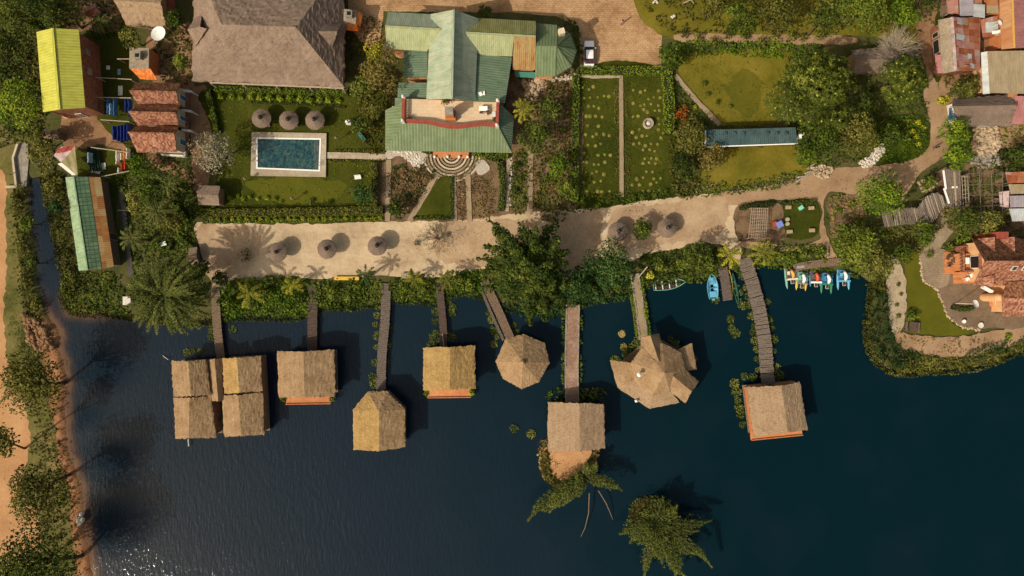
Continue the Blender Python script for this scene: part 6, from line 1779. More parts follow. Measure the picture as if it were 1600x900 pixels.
def dish(px, py, z, r, label, tilt, mast=None):
    c = W(px, py, z); root = thing('satellite_dish', (c.x, c.y, 0) if mast is None else W(*mast), label, 'satellite dish')
    q = Vector(tilt).normalized().to_track_quat('Z', 'Y').to_matrix()
    n = 20; mb = MB(); prof = [(0, 0), (r * .5, r * .08), (r, r * .3)]
    rings = [[c + q @ Vector((math.cos(2 * PI * j / n) * a, math.sin(2 * PI * j / n) * a, h)) for j in range(n)] for a, h in ((.05, 0), (r * .5, r * .07), (r * .8, r * .18), (r, r * .28))]
    for a, b in zip(rings[:-1], rings[1:]):
        for j in range(n):
            mb.face([a[j], a[(j + 1) % n], b[(j + 1) % n], b[j]]); mb.face([x - q @ Vector((0, 0, .03)) for x in (b[j], b[(j + 1) % n], a[(j + 1) % n], a[j])])
    mb.face(rings[0]); mb.build('reflector', m['white'], root)
    mb = MB(); f = c + q @ Vector((0, 0, r * .9)); mb.tube([f, f - q @ Vector((0, 0, .18))], .06, 8); mb.build('feed_horn', m['dirty_white'], root)
    mb = MB()
    for j in (0, 7, 13): mb.beam(rings[3][j], f, .025, .025)
    mb.build('struts', m['dirty_white'], root)
    b = Vector(origin_of(root)); mb = MB(); mb.tube([b, Vector((b.x, b.y, max(.3, z - .3))), c], .06, 7); mb.build('mast', m['dirty_white'], root)
dish(249, 54, 3.6, 1.15, 'big white satellite dish on a mast above the orange outbuilding', (-.1, .15, 1))
dish(1561, 36, 4.4, .42, 'small white satellite dish on the low rusty annex roof', (.3, .1, 1))
dish(1523, 475, 4.6, .62, 'white satellite dish on a tall mast over the brick patio of the villa', (.4, .3, 1))

def rack(a, b, label, z=2.1):
    p, q = W(*a, z), W(*b, z); root = thing('clothes_line_frame', ((p.x + q.x) / 2, (p.y + q.y) / 2, 0), label, 'clothes line', 'clothes line frames')
    mb = MB(); mb.tube([p, q], .07, 6); mb.build('crossbar', m['wood_pale'], root)
    for e in (p.lerp(q, .06), p.lerp(q, .94)):
        mb = MB(); mb.tube([(e.x, e.y, 0), (e.x, e.y, z)], .06, 6); mb.build('post', m['wood_pale'], root)
    return p, q
bars = [((183, 92), (204, 92), 'short washing line frame beside the orange outbuilding'), ((149, 121), (206, 124), 'washing line frame above the pale blue cloths, beside the lime roofed house'), ((150, 152), (205, 153), 'washing line frame holding the blue cloths'),
        ((157, 187), (202, 190), 'washing line frame above the row of navy cloths'), ((142, 230), (201, 238), 'washing line frame above the orange cloths'), ((158, 276), (203, 267), 'slanting washing line frame at the end of the long metal shed')]
for a, b, l in bars: rack(a, b, l)
def cloth(px, py, w, l, mat, label, rz=0.0, z=1.95):
    c = W(px, py, z); nu = 6; mb = MB(); M3 = Matrix.Rotation(rz, 3, 'Z')
    prof = [(-w * .5, -.75), (-w * .34, -.3), (-w * .12, -.03), (w * .12, -.03), (w * .34, -.3), (w * .5, -.75)]
    g0 = [[c + M3 @ Vector((x + .03 * math.sin(j * 2.1 + px), -l / 2 + l * j / nu, zz + .05 * math.sin(j * 1.7 + py))) for x, zz in prof] for j in range(nu + 1)]
    for a, b in zip(g0[:-1], g0[1:]):
        for i in range(5): mb.face([a[i], a[i + 1], b[i + 1], b[i]])
    return tag(mb.build('hanging_cloth', m[mat]), label, 'cloth', 'washing hung to dry')
for i, (x, y, w, l, mm, lab) in enumerate(((167, 165, .55, 2.2, 'cloth_blue', 'blue cloth hanging nearest the lime roofed house'), (171, 170, .6, 1.7, 'cloth_sky', 'pale blue cloth between two blue ones'), (177, 167, .5, 2.6, 'cloth_blue', 'long blue cloth hanging in the middle of the drying green'),
        (195, 163, .5, 1.9, 'cloth_navy', 'navy cloth hanging near the row house, upper of the navy ones'), (200, 168, .5, 2.6, 'cloth_navy', 'long navy cloth hanging against the row house'), (176, 207, .5, 2.1, 'cloth_navy', 'navy cloth at the start of the navy row'),
        (183, 208, .5, 2.4, 'cloth_navy', 'second cloth of the navy row'), (188, 208, .45, 2.6, 'cloth_navy', 'third cloth of the navy row'), (193, 207, .5, 2.5, 'cloth_navy', 'fourth cloth of the navy row'), (198, 206, .45, 2.4, 'cloth_navy', 'last cloth of the navy row, against the row house'),
        (181, 246, .5, 2.0, 'cloth_white', 'cream cloth hanging beside the orange ones'), (188, 244, .45, 1.1, 'cloth_white', 'small white cloth above the red one'), (189, 259, .5, 1.0, 'cloth_red', 'red cloth hanging below a small white one'), (193, 241, .45, 1.6, 'cloth_orange', 'bright orange cloth, uppermost of the row'),
        (194, 256, .5, 1.6, 'cloth_red', 'red orange cloth, below the bright orange one'), (197, 240, .5, 1.7, 'cloth_white', 'pinkish white cloth beside the row house corner'), (184, 266, .5, .8, 'cloth_white', 'short cream cloth at the lower end of the row'), (137, 246, .7, 1.6, 'cloth_sky', 'pale blue cloth beside the tarpaulin shelter'))):
    cloth(x, y, w, l, mm, lab)
def flat_cloth(px, py, w, l, mat, label, rz=0.0, z=.13):
    c = gp(px, py, z); mb = MB(); M3 = Matrix.Rotation(rz, 3, 'Z'); k = 5
    P = [[c + M3 @ Vector((-w / 2 + w * i / k, -l / 2 + l * j / k, .05 + .05 * noise.noise(Vector((i * 1.3 + px, j * 1.7, py))))) for i in range(k + 1)] for j in range(k + 1)]
    for j in range(k):
        for i in range(k): mb.face([P[j][i], P[j][i + 1], P[j + 1][i + 1], P[j + 1][i]])
    for (a, b) in [(P[0][i], P[0][i + 1]) for i in range(k)] + [(P[k][i + 1], P[k][i]) for i in range(k)]:
        mb.face([a, (a.x, a.y, z - .05), (b.x, b.y, z - .05), b])
    return tag(mb.build('cloth_on_grass', m[mat]), label, 'cloth', 'washing spread on the grass')
flat_cloth(189, 142, .7, 1.5, 'cloth_white', 'white sheet spread on the shady drying green'); flat_cloth(170, 106, .6, .6, 'cloth_white', 'small white rag on the dark grass below the yard'); flat_cloth(187, 113, .5, .9, 'cloth_sky', 'pale blue and red rag near the orange outbuilding')
flat_cloth(162, 260, .8, 1.0, 'cloth_white', 'cream rag on the lawn beside the dark netting', .1); flat_cloth(147, 264, .9, 1.2, 'dirty_white', 'dirty white rag lowest beside the tarpaulin shelter', .2); flat_cloth(154, 268, .8, .7, 'dirty_white', 'folded white rag near the end of the long shed', -.2)
flat_cloth(150, 256, .5, 1.2, 'dirty_white', 'narrow white rag lying on the dark netting', .3)
def nets():
    c = gp(146, 248); root = thing('seed_bed_netting', c, 'dark green netting stretched in rows beside the tarpaulin shelter', 'netting')
    for k in range(6):
        a, b = gp(140 + k * 3.2, 231, .5), gp(145 + k * 3.2, 268, .45); mb = MB(); mb.tube([a, a.lerp(b, .5) + Vector((0, 0, .06)), b], .13, 6); mb.build('net_row', m['netting'], root)
    mb = MB()
    for x, y in ((138, 231), (158, 233), (144, 270), (163, 268)): p = gp(x, y); mb.tube([(p.x, p.y, 0), (p.x, p.y, .8)], .05, 6)
    mb.build('stakes', m['wood_pale'], root)
nets()

def boat(name, label, px, py, L, Wd, rz, outer, inner, thw, nth=3, depth=.5, canoe=False, cat='boat', group=None, gun=None, transom=.78):
    root = thing(name, gp(px, py, WATER_Z), label, cat, group, rz=rz)
    n = 14; sec = []
    for i in range(n + 1):
        s = i / n; x = -L / 2 + L * s
        if canoe: w = Wd / 2 * max(.03, math.sin(PI * (s * .94 + .03)) ** .8)
        else: w = Wd / 2 * (transom + (1 - transom) * math.sin(min(1, s / .45) * PI / 2) if s < .45 else max(.03, math.cos((s - .45) / .55 * PI / 2) ** .75))
        sheer = .10 * (2 * s - 1) ** 2 + (.12 * max(0, s - .6) / .4)
        sec.append((x, w, sheer))
    def shell(off, zoff, flip):
        mb = MB(); rings = []
        for x, w, sh in sec:
            w2 = max(.015, w - off)
            rings.append([Vector((x * (1 - off * .25 / (L / 2) * 2), y, z)) for y, z in ((-w2, .34 + sh), (-w2 * .86, .1 + zoff), (-w2 * .45, -.12 + zoff), (0, -.18 + zoff), (w2 * .45, -.12 + zoff), (w2 * .86, .1 + zoff), (w2, .34 + sh))])
        for a, b in zip(rings[:-1], rings[1:]):
            for i in range(6):
                q = [a[i], a[i + 1], b[i + 1], b[i]]; mb.face(q if not flip else q[::-1])
        mb.face(rings[0]); mb.face(rings[-1][::-1])
        return mb, rings
    mb, ro = shell(0, 0, True); h = mb.build('hull', m[outer], None, loc=(0, 0, 0), smooth=False); h.parent = root
    mb, ri = shell(.09, .14, False); h = mb.build('inside', m[inner], None, loc=(0, 0, 0)); h.parent = root
    mb = MB()
    for a, b, c, d in zip(ro[:-1], ro[1:], ri[1:], ri[:-1]):
        for k in (0, 6): mb.face([a[k] + Vector((0, 0, .01)), b[k] + Vector((0, 0, .01)), c[k] + Vector((0, 0, .01)), d[k] + Vector((0, 0, .01))], up=True)
    mb.face([ro[0][0] + Vector((0, 0, .01)), ro[0][6] + Vector((0, 0, .01)), ri[0][6] + Vector((0, 0, .01)), ri[0][0] + Vector((0, 0, .01))], up=True)
    h = mb.build('gunwale', m[gun or outer], None, loc=(0, 0, 0)); h.parent = root
    for k in range(nth):
        s = .1 + .68 * k / max(1, nth - 1); i = int(s * n); x, w, sh = sec[i]
        mb = MB(); mb.box((x, 0, .26), (.16 if not canoe else .12, w * 1.86, .04)); h = mb.build('thwart', m[thw], None, loc=(0, 0, 0)); h.parent = root
    return root
boat('rowing_boat', 'open green rowing boat with pale thwarts moored along the bank', 1046, 443.5, 5.1, 1.85, rad(8), 'green_paint', 'wood_dark', 'cloth_white', 4, gun='seafoam')
b_ = boat('motor_boat', 'sky blue boat moored beside the pale landing stage', 1113.5, 447, 4.0, 1.75, rad(94), 'sky_paint', 'sky_paint', 'blue_paint', 3)
mb = MB(); mb.box((.85, 0, .36), (1.2, .9, .07)); mb.box((.9, 0, .45), (.8, .4, .08)); h = mb.build('foredeck', m['sky_paint'], None, loc=(0, 0, 0)); h.parent = b_
mb = MB(); mb.box((-2.1, 0, .35), (.3, .3, .4)); h = mb.build('outboard_engine', m['seafoam'], None, loc=(0, 0, 0)); h.parent = b_
mb = MB(); mb.box((-1.3, 0, .34), (.9, 1.1, .05)); h = mb.build('stern_bench', m['sky_paint'], None, loc=(0, 0, 0)); h.parent = b_
boat('dugout_canoe', 'narrow yellow canoe along the landing stage', 1141, 444, 4.5, .78, rad(97), 'yellow_paint', 'wood_dark', 'yellow_paint', 5, canoe=True, cat='canoe')
boat('dugout_canoe', 'narrow dark green canoe beside the yellow one', 1149, 451, 5.0, .7, rad(101), 'dk_green_paint', 'dk_green_paint', 'green_paint', 4, canoe=True, cat='canoe')

def pedalo(px, py, rz, label, pont, deckm, slide, board, L=4.3, spread=.82, seat='dirty_white', shift=0.0, pont2=None):
    root = thing('pedal_boat', gp(px, py, WATER_Z), label, 'pedal boat', 'pedal boats moored at the jetty', rz=rz)
    def add(nm, mb, mm, smooth=False):
        o = mb.build(nm, m[mm], None, loc=(0, 0, 0), smooth=smooth); o.parent = root; return o
    for s, pm in ((-1, pont), (1, pont2 or pont)):
        mb = MB(); mb.tube([(s * spread, -L / 2, .18), (s * spread, -L / 2 + .5, .12), (s * spread, -L * .1, .10), (s * spread, L / 2 - .5, .12), (s * spread, L / 2, .18)], [.03, .17, .22, .17, .03], 10); add('float', mb, pm, True)
    mb = MB()
    for y in (-.35, 0, .35, .7, 1.0): mb.box((0, y + shift, .36), (spread * 2 + .2, .27, .05))
    add('deck', mb, deckm)
    mb = MB(); mb.tube([(-.15, .95 + shift, .75), (-.2, .6 + shift, 1.15), (-.05, .2 + shift, 1.2), (.1, -.15 + shift, .8), (.12, -.4 + shift, .55)], [.14, .24, .28, .24, .2], 10); add('slide', mb, slide, True)
    for s in (-1, 1):
        mb = MB(); mb.box((s * .5, .35 + shift, .52), (.42, .45, .12)); mb.box((s * .5, .6 + shift, .72), (.42, .08, .4)); add('seat', mb, seat)
    mb = MB(); mb.box((0, -.62 + shift, .62), (spread * 2 + .1, .28, .06)); mb.box((-spread, -.62 + shift, .48), (.06, .2, .26)); mb.box((spread, -.62 + shift, .48), (.06, .2, .26)); add('cross_board', mb, board)
    mb = MB()
    for x in (-.24, .24): mb.box((x, -1.05 + shift, .42), (.05, .55, .06))
    mb.box((0, -1.32 + shift, .42), (.52, .05, .06)); add('paddle_frame', mb, 'dirty_white')
    mb = MB(); mb.tube([(-.2, -1.05 + shift, .3), (.2, -1.05 + shift, .3)], .24, 8); add('paddle_wheel', mb, 'wood_dark')
    return root
pedalo(1237, 430, rad(6), 'pedal boat on seafoam floats with a cream and amber slide, apart at the jetty tip', 'seafoam', 'wood_brown', 'amber_paint', 'dirty_white', 4.2, .8)
pedalo(1254, 437, rad(-6), 'pedal boat on bright yellow floats with a small white slide', 'yellow_paint', 'seafoam', 'white', 'stone', 3.4, .72, 'seafoam')
pedalo(1275, 435, rad(0), 'pedal boat with a big faded red slide and a white board', 'blue_paint', 'wood_grey', 'red_gloss', 'white', 2.6, .78, 'wood_grey')
pedalo(1293, 438, rad(-3), 'pedal boat on green floats with a white slide, next to the red one', 'green_paint', 'blue_paint', 'white', 'green_paint', 4.2, .76, 'blue_paint')
pedalo(1319, 433, rad(0), 'pedal boat all in sky blue with a white slide, last along the jetty', 'sky_paint', 'blue_paint', 'white', 'sky_paint', 4.0, .84, 'sky_paint')

def table(px, py, z, w, d, h, top, label, rz=0.0, name='garden_table', leg=None, group=None):
    c = W(px, py, z + h); root = thing(name, (c.x, c.y, z), label, 'table', group, rz=rz)
    def add(nm, mb, mm): o = mb.build(nm, m[mm], None, loc=(0, 0, 0)); o.parent = root
    mb = MB(); mb.box((0, 0, h - .03), (w, d, .06)); add('tabletop', mb, top)
    for sx in (-1, 1):
        for sy in (-1, 1): mb = MB(); mb.box((sx * (w / 2 - .08), sy * (d / 2 - .08), (h - .06) / 2), (.07, .07, h - .06)); add('leg', mb, leg or top)
    return root
def chair(px, py, z, rz, mat, label, group=None, s=1.0):
    c = W(px, py, z + .5); root = thing('chair', (c.x, c.y, z), label, 'chair', group, rz=rz)
    def add(nm, mb): o = mb.build(nm, m[mat], None, loc=(0, 0, 0)); o.parent = root
    mb = MB(); mb.box((0, 0, .44), (.5, .5, .05)); add('seat', mb)
    mb = MB(); mb.box((0, .24, .72), (.48, .05, .5)); add('backrest', mb)
    for sx in (-1, 1):
        for sy in (-1, 1): mb = MB(); mb.box((sx * .21, sy * .21, .21), (.05, .05, .42)); add('leg', mb)
    return root
table(755, 169.5, 4.75, 1.25, .7, .75, 'white', 'white table on the roof terrace of the hotel', name='terrace_table')
chair(763, 176, 4.75, .4, 'wood_dark', 'dark chair beside the white table on the roof terrace')
chair(752, 174.5, 4.75, 3.0, 'wood_dark', 'dark chair below the white table on the roof terrace')
def cabinet(px, py, z, w, d, h, mat, label, name='cabinet', cat='cabinet', rz=0):
    c = W(px, py, z + h); mb = MB(); mb.box((c.x, c.y, z + h / 2), (w, d, h), rz); mb.box((c.x, c.y, z + h + .02), (w + .1, d + .1, .05), rz); mb.box((c.x, c.y - d / 2 - .02, z + h * .5), (w * .8, .03, h * .6), rz)
    return tag(mb.build(name, m[mat]), label, cat)
cabinet(771.5, 178.5, 4.75, .42, .65, .8, 'dirty_white', 'white locker against the parapet of the roof terrace', 'locker', 'locker')
def skyl(px, py, z):
    c = W(px, py, z); mb = MB(); mb.box((c.x, c.y, z + .15), (.5, .6, .3), .4); mb.tube([(c.x + .1, c.y + .1, z), (c.x + .1, c.y + .1, z + .6)], .05, 6); mb.box((c.x + .5, c.y + .15, z + .1), (.3, .6, .3), .1)
    return tag(mb.build('roof_fan', m['white']), 'white fan unit on the dark green lean to roof of the hotel', 'fan unit')
skyl(751, 147.5, 4.95)
table(1218.5, 350.5, .12, 1.0, .95, .72, 'plastic_blue', 'blue plastic table on the bare plot beside the bean trellis', .5, 'plastic_table')
table(1211, 350, .12, .7, .75, .62, 'plastic_red', 'red plastic table next to the blue one', .3, 'plastic_table')
cabinet(1252, 324.5, .12, .6, .5, .5, 'plastic_mint', 'mint green tub on the edge of the square lawn', 'tub', 'tub', .6)
for x, y, r_, lab in ((1234, 362, .05, 'low wooden bench table at the corner of the square lawn by the path'), (1269, 360, .0, 'low wooden bench table at the corner of the square lawn by the road'), (1268, 325, .1, 'low wooden bench table at the upper corner of the square lawn'), (1232, 324, 0, 'long wooden bench table beside the upper hedge of the plot')):
    table(x, y, .15, .9, .55, .5, 'bamboo', lab, r_, 'bench_table', 'wood_brown', 'bench tables round the square lawn')
for x, y, lab in ((1229, 350, 'round pale stump seat nearest the blue table'), (1229, 343, 'round pale stump seat above another one')):
    lathe_thing('stump_seat', lab, 'stump', x, y, [(.32, 0), (.30, .42), (.27, .45)], 'wood_pale', 12, .1, 'stump seats')
t_ = table(1428, 511, .2, 1.5, 1.1, .74, 'wood_dark', 'dark wooden picnic table at the edge of the lake lawn', rad(84), 'picnic_table')
for s in (-1, 1):
    mb = MB(); mb.box((0, s * .95, .42), (1.5, .3, .06)); mb.box((-.55, s * .95, .2), (.06, .26, .4)); mb.box((.55, s * .95, .2), (.06, .26, .4)); o = mb.build('bench_seat', m['wood_grey'], None, loc=(0, 0, 0)); o.parent = t_
lathe_thing('round_table', 'round dark table on the orange terrace of the villa', 'table', 1485.5, 407, [(.3, .5), (.08, .55), (.08, 1.15), (.5, 1.18), (.5, 1.22)], 'wood_dark', 14, 0)
for k, (x, y, lab) in enumerate(((1482, 403, 'dark chair at the round table, nearest the villa path'), (1488, 399.5, 'dark chair at the round table, uppermost one'), (1492, 407, 'dark chair at the round table, on the balustrade side'), (1484, 414, 'dark chair at the round table, lowest one'))):
    chair(x, y, .45, (1.2, 0, -1.5, 3.0)[k], 'wood_dark', lab, 'chairs on the villa terrace')
table(1512, 407.5, 2.5, .6, .95, .7, 'white', 'white table on the upper walled terrace of the villa', 0, 'terrace_table')
table(1519, 430, 2.2, .6, .55, .7, 'white', 'small white table on the orange floor below the villa gable', .5, 'terrace_table')
table(1512, 436, 2.2, .55, .5, .7, 'white', 'small white table nearest the edge of the orange floor', .6, 'terrace_table')
table(1560, 473, .45, .85, .6, .7, 'white', 'white table on the little patio by the villa bay', .1, 'terrace_table')
lathe_thing('stone_planter', 'small white stone planter on the patio kerb', 'planter', 1502, 502, [(.15, 0), (.28, .3), (.3, .45), (.2, .42)], 'white', 10, .25)
lathe_thing('stone_planter', 'flat white stone bowl beside the lake lawn tip', 'planter', 1529, 508, [(.2, 0), (.42, .2), (.45, .3), (.3, .28)], 'dirty_white', 12, .25)

def pole_roof(label, left, right, z, dens=.10, name='pole_pergola', jit=.06):
    """poles laid side by side across two bearers"""
    A = smooth_line(left, 3); B = smooth_line(right, 3)
    n = 0; LA = [W(x, y, z) for x, y in A]; LB = [W(x, y, z - .1) for x, y in B]
    def at(L, f):
        f *= len(L) - 1; i = min(int(f), len(L) - 2); return L[i].lerp(L[i + 1], f - i)
    c = at(LA, .5).lerp(at(LB, .5), .5); root = thing(name, (c.x, c.y, 0), label, 'pergola')
    length = sum((a - b).length for a, b in zip(LA[:-1], LA[1:])); k = int(length / dens)
    mb = MB(); mb2 = MB()
    for i in range(k):
        f = (i + .5) / k
        p, q = at(LA, f), at(LB, min(1, max(0, f + R.uniform(-.03, .03)))); d = (q - p)
        p = p - d * R.uniform(0, .12) + Vector((0, 0, R.uniform(-jit, jit))); q = q + d * R.uniform(0, .12) + Vector((0, 0, R.uniform(-jit, jit)))
        (mb2 if R.random() < .12 else mb).tube([p, q], [R.uniform(.04, .075), R.uniform(.03, .05)], 5)
    mb.build('poles', m['pole'], root); mb2.build('pale_poles', m['wood_pale'], root)
    for L in (LA, LB):
        bb = MB()
        for a, b in zip(L[:-1], L[1:]): bb.beam(a - Vector((0, 0, .14)), b - Vector((0, 0, .14)), .1, .1)
        bb.build('bearer', m['pole'], root)
        for f in (0.03, .5, .97):
            p = at(L, f); mb = MB(); mb.tube([(p.x, p.y, 0), (p.x, p.y, z - .18)], .07, 6); mb.build('post', m['pole'], root)
pole_roof('low roof of grey bark poles beside the round green tree', [(1377, 333), (1400, 328), (1432, 326)], [(1382, 354), (1408, 350), (1437, 348)], 2.3)
pole_roof('roof of grey bark poles bending up to the pole fence', [(1433, 328), (1446, 312), (1462, 303), (1473, 307)], [(1440, 348), (1458, 344), (1468, 330), (1477, 320)], 2.4, .085)
def pole_fence(label, pts, h=1.7, mat='pole', name='pole_fence', cat='fence', dens=.16):
    V = [gp(x, y) for x, y in smooth_line(pts, 4)]; c = V[len(V) // 2]
    root = thing(name, c, label, cat, 'fences')
    mb = MB()
    for a, b in zip(V[:-1], V[1:]):
        L = (b - a).length; k = max(1, int(L / dens))
        for i in range(k):
            p = a.lerp(b, i / k) + Vector((R.uniform(-.04, .04), R.uniform(-.04, .04), 0)); mb.tube([p, p + Vector((R.uniform(-.07, .07), R.uniform(-.07, .07), h * R.uniform(.85, 1.1)))], [.05, .035], 5)
    mb.build('stakes', m[mat], root)
    mb = MB()
    for a, b in zip(V[:-1], V[1:]):
        for z in (h * .3, h * .75): mb.beam(a + Vector((.06, 0, z)), b + Vector((.06, 0, z)), .06, .06)
    mb.build('rails', m[mat], root)
    return root
def ground_poles(label, pts4, z, n, mat, name='pole_rack'):
    a, b, c, d = [W(x, y, z) for x, y in pts4]; ctr = (a + b + c + d) / 4
    root = thing(name, (ctr.x, ctr.y, 0), label, 'pole rack')
    mb = MB()
    for i in range(n):
        f = (i + .5) / n; p, q = a.lerp(b, f + R.uniform(-.02, .02)), d.lerp(c, f + R.uniform(-.02, .02)); e = q - p
        mb.tube([p - e * R.uniform(0, .06) + Vector((0, 0, R.uniform(0, .1))), q + e * R.uniform(0, .06) + Vector((0, 0, R.uniform(0, .1)))], [R.uniform(.05, .09), .05], 6)
    mb.build('poles', m[mat], root)
    for s, e in ((a, b), (d, c)):
        mb = MB(); mb.beam(s + Vector((0, 0, -.12)), e + Vector((0, 0, -.12)), .1, .12); mb.build('bearer', m['pole'], root)
        for p in (s, e): mb = MB(); mb.tube([(p.x, p.y, 0), (p.x, p.y, z - .18)], .06, 6); mb.build('post', m['pole'], root)
    return root
r_ = ground_poles('rack of long grey poles with a white plank, at the end of the pole roof', ((1474, 266), (1500, 268), (1502, 326), (1478, 320)), 2.0, 24, 'pole')
mb = MB(); mb.beam(W(1474, 266, 2.2), W(1478, 296, 2.2), .3, .05); mb.beam(W(1475, 294, 2.23), W(1483, 318, 2.23), .3, .05); tag(mb.build('white_planks', m['white']), 'two white planks laid in a line along the pole rack', 'planks')
mb = MB(); p = W(1491.5, 292.5, 2.15); mb.box((p.x, p.y, 2.16), (.85, .28, .05), .05); tag(mb.build('white_board', m['white']), 'short white board lying across the pole rack', 'board')
mb = MB(); mb.beam(W(1491, 268, 2.2), W(1494, 322, 2.2), .28, .06); tag(mb.build('yellow_plank', m['bamboo']), 'long straw coloured plank on the pole rack', 'plank')
def lattice(label, a, b, c, d, z, nu, nv, mat, name='trellis', w=.06, extra=0):
    A, B, C, D = [W(x, y, z) for x, y in (a, b, c, d)]; ctr = (A + B + C + D) / 4
    root = thing(name, (ctr.x, ctr.y, 0), label, 'trellis')
    mb = MB()
    for i in range(nu):
        f = i / (nu - 1); p, q = A.lerp(B, f + R.uniform(-.02, .02)), D.lerp(C, f + R.uniform(-.03, .03)); mb.tube([p + Vector((0, 0, R.uniform(-.05, .05))), q + Vector((0, 0, R.uniform(-.05, .05)))], [w * .55, w * .4], 5)
    mb.build('long_poles', m[mat], root)
    mb = MB()
    for j in range(nv):
        f = j / (nv - 1); p, q = A.lerp(D, f + R.uniform(-.02, .02)), B.lerp(C, f + R.uniform(-.03, .03)); mb.tube([p + Vector((0, 0, .08)), q + Vector((0, 0, .08))], [w * .5, w * .4], 5)
    mb.build('cross_poles', m[mat], root)
    for p in (A, B, C, D, A.lerp(B, .5), D.lerp(C, .5)):
        mb = MB(); mb.tube([(p.x, p.y, 0), (p.x, p.y, z)], .06, 6); mb.build('post', m[mat], root)
lattice('bean trellis of pale sticks on the soil plot above the shore', (1174, 325), (1200, 325), (1197, 372), (1170, 372), 1.5, 9, 10, 'wood_pale', w=.075)
lattice('large open trellis of grey poles beside the market stalls', (1512, 272), (1566, 270), (1568, 338), (1516, 340), 2.2, 4, 5, 'pole', w=.1)
lattice('small trellis of bent poles between the pole rack and the stalls', (1503, 275), (1512, 275), (1514, 322), (1505, 324), 1.9, 3, 8, 'wood_pale', w=.09)
pole_fence('rail of stakes beside the pedal boat jetty path', [(1289, 383), (1289, 405)], 1.1, 'wood_pale', dens=.45)
pole_fence('stake fence along the road side of the pole rack', [(1482, 262), (1462, 284), (1440, 294)], 1.2, 'pole', dens=.35)

def rocks(name, label, pts, n, r, mat, stack=.25, kind='stuff'):
    P = in_poly(n, pts); mb = MB()
    for i, (x, y) in enumerate(P):
        rr = r * R.uniform(.5, 1.3); z = rr * .35 + R.random() ** 2 * stack; sq = (R.uniform(.7, 1.2), R.uniform(.7, 1.2), R.uniform(.5, .8)); q = Matrix.Rotation(R.uniform(0, 6), 3, 'Z') @ Matrix.Rotation(R.uniform(-.4, .4), 3, 'X')
        n1 = 6; i0 = len(mb.v)
        for k, (cr, zz) in enumerate(((.45, -1), (1, -.3), (.95, .35), (.4, .95))):
            for j in range(n1):
                a = 2 * PI * j / n1; e = rr * cr * R.uniform(.8, 1.15)
                mb.v.append(Vector((x, y, z)) + q @ Vector((math.cos(a) * e * sq[0], math.sin(a) * e * sq[1], zz * rr * sq[2])))
        for k in range(3):
            for j in range(n1):
                a = i0 + k * n1 + j; b = i0 + k * n1 + (j + 1) % n1; mb.f.append([a, b, b + n1, a + n1]); mb.m.append(0)
        mb.f.append([i0 + 18 + j for j in range(6)]); mb.m.append(0)
    return tag(mb.build(name, m[mat]), label, kind=kind)
rocks('rubble', 'heap of white rubble beside the dirt road under the trees', [(1340, 252), (1358, 244), (1366, 230), (1378, 226), (1382, 236), (1372, 248), (1362, 260), (1346, 262)], 330, .2, 'white_rock', .5)
rocks('rubble', 'heap of brown stones at the road junction', [(1268, 262), (1282, 258), (1300, 262), (1298, 276), (1284, 280), (1272, 274)], 190, .2, 'tan_rock', .4)
rocks('rubble', 'bed of pale tan rubble below the thatched house', [(1522, 200), (1556, 200), (1560, 228), (1552, 242), (1526, 244), (1520, 225)], 340, .32, 'tan_rock', .5)
rocks('rubble', 'grey stones below the tan rubble', [(1520, 244), (1558, 240), (1560, 258), (1526, 264), (1516, 258)], 130, .3, 'stone', .4)
rocks('rubble', 'stones round the planted corner of the road bend', [(1434, 284), (1448, 280), (1462, 286), (1456, 298), (1440, 300)], 60, .3, 'tan_rock', .4)
rocks('rubble', 'boulders beside the hotel kitchen', [(818, 128), (834, 124), (848, 122), (852, 132), (838, 150), (828, 158), (820, 146)], 90, .42, 'tan_rock', .45)
rocks('rubble', 'loose stones along the path above the flower beds', [(842, 118), (870, 120), (896, 118), (897, 124), (868, 127), (846, 126)], 90, .26, 'pale_stone', .25)
rocks('pebbles', 'white stones lining the path by the clipped hedge', strip([(799, 246), (797, 322)], 3), 110, .17, 'white_rock', .1)
rocks('pebbles', 'stones lining the pebble corner beside the steps', [(614, 236), (640, 236), (660, 240), (655, 262), (645, 256), (626, 242)], 260, .2, 'white_rock', .12)
rocks('pebbles', 'stones edging the patio beside the lake lawn', strip([(1437, 402), (1441, 438), (1464, 454), (1480, 494), (1502, 511), (1530, 515)], 3), 170, .2, 'tan_rock', .1)
rocks('rubble', 'lumps of eroded earth on the worn west bank', [(38, 490), (60, 500), (80, 520), (84, 545), (60, 550), (44, 530)], 260, .33, 'red_dirt', .45)
rocks('rubble', 'pale stones lying in the water at the west bank', [(119, 804), (130, 802), (132, 816), (122, 820)], 10, .42, 'white_rock', .1)
def logs():
    root = thing('log_pile', gp(1262, 272), 'few pale logs lying at the edge of the lawn by the road', 'log pile')
    for a, b in (((1244, 284), (1270, 268)), ((1256, 272), (1266, 268)), ((1243, 278), (1254, 276)), ((1260, 264), (1272, 256))):
        p, q = gp(*a, .3), gp(*b, .32); mb = MB(); mb.tube([p, p.lerp(q, .5) + Vector((0, .04, .03)), q], [.16, .15, .12], 8); mb.build('log', m['pale_bark'], root)
logs()
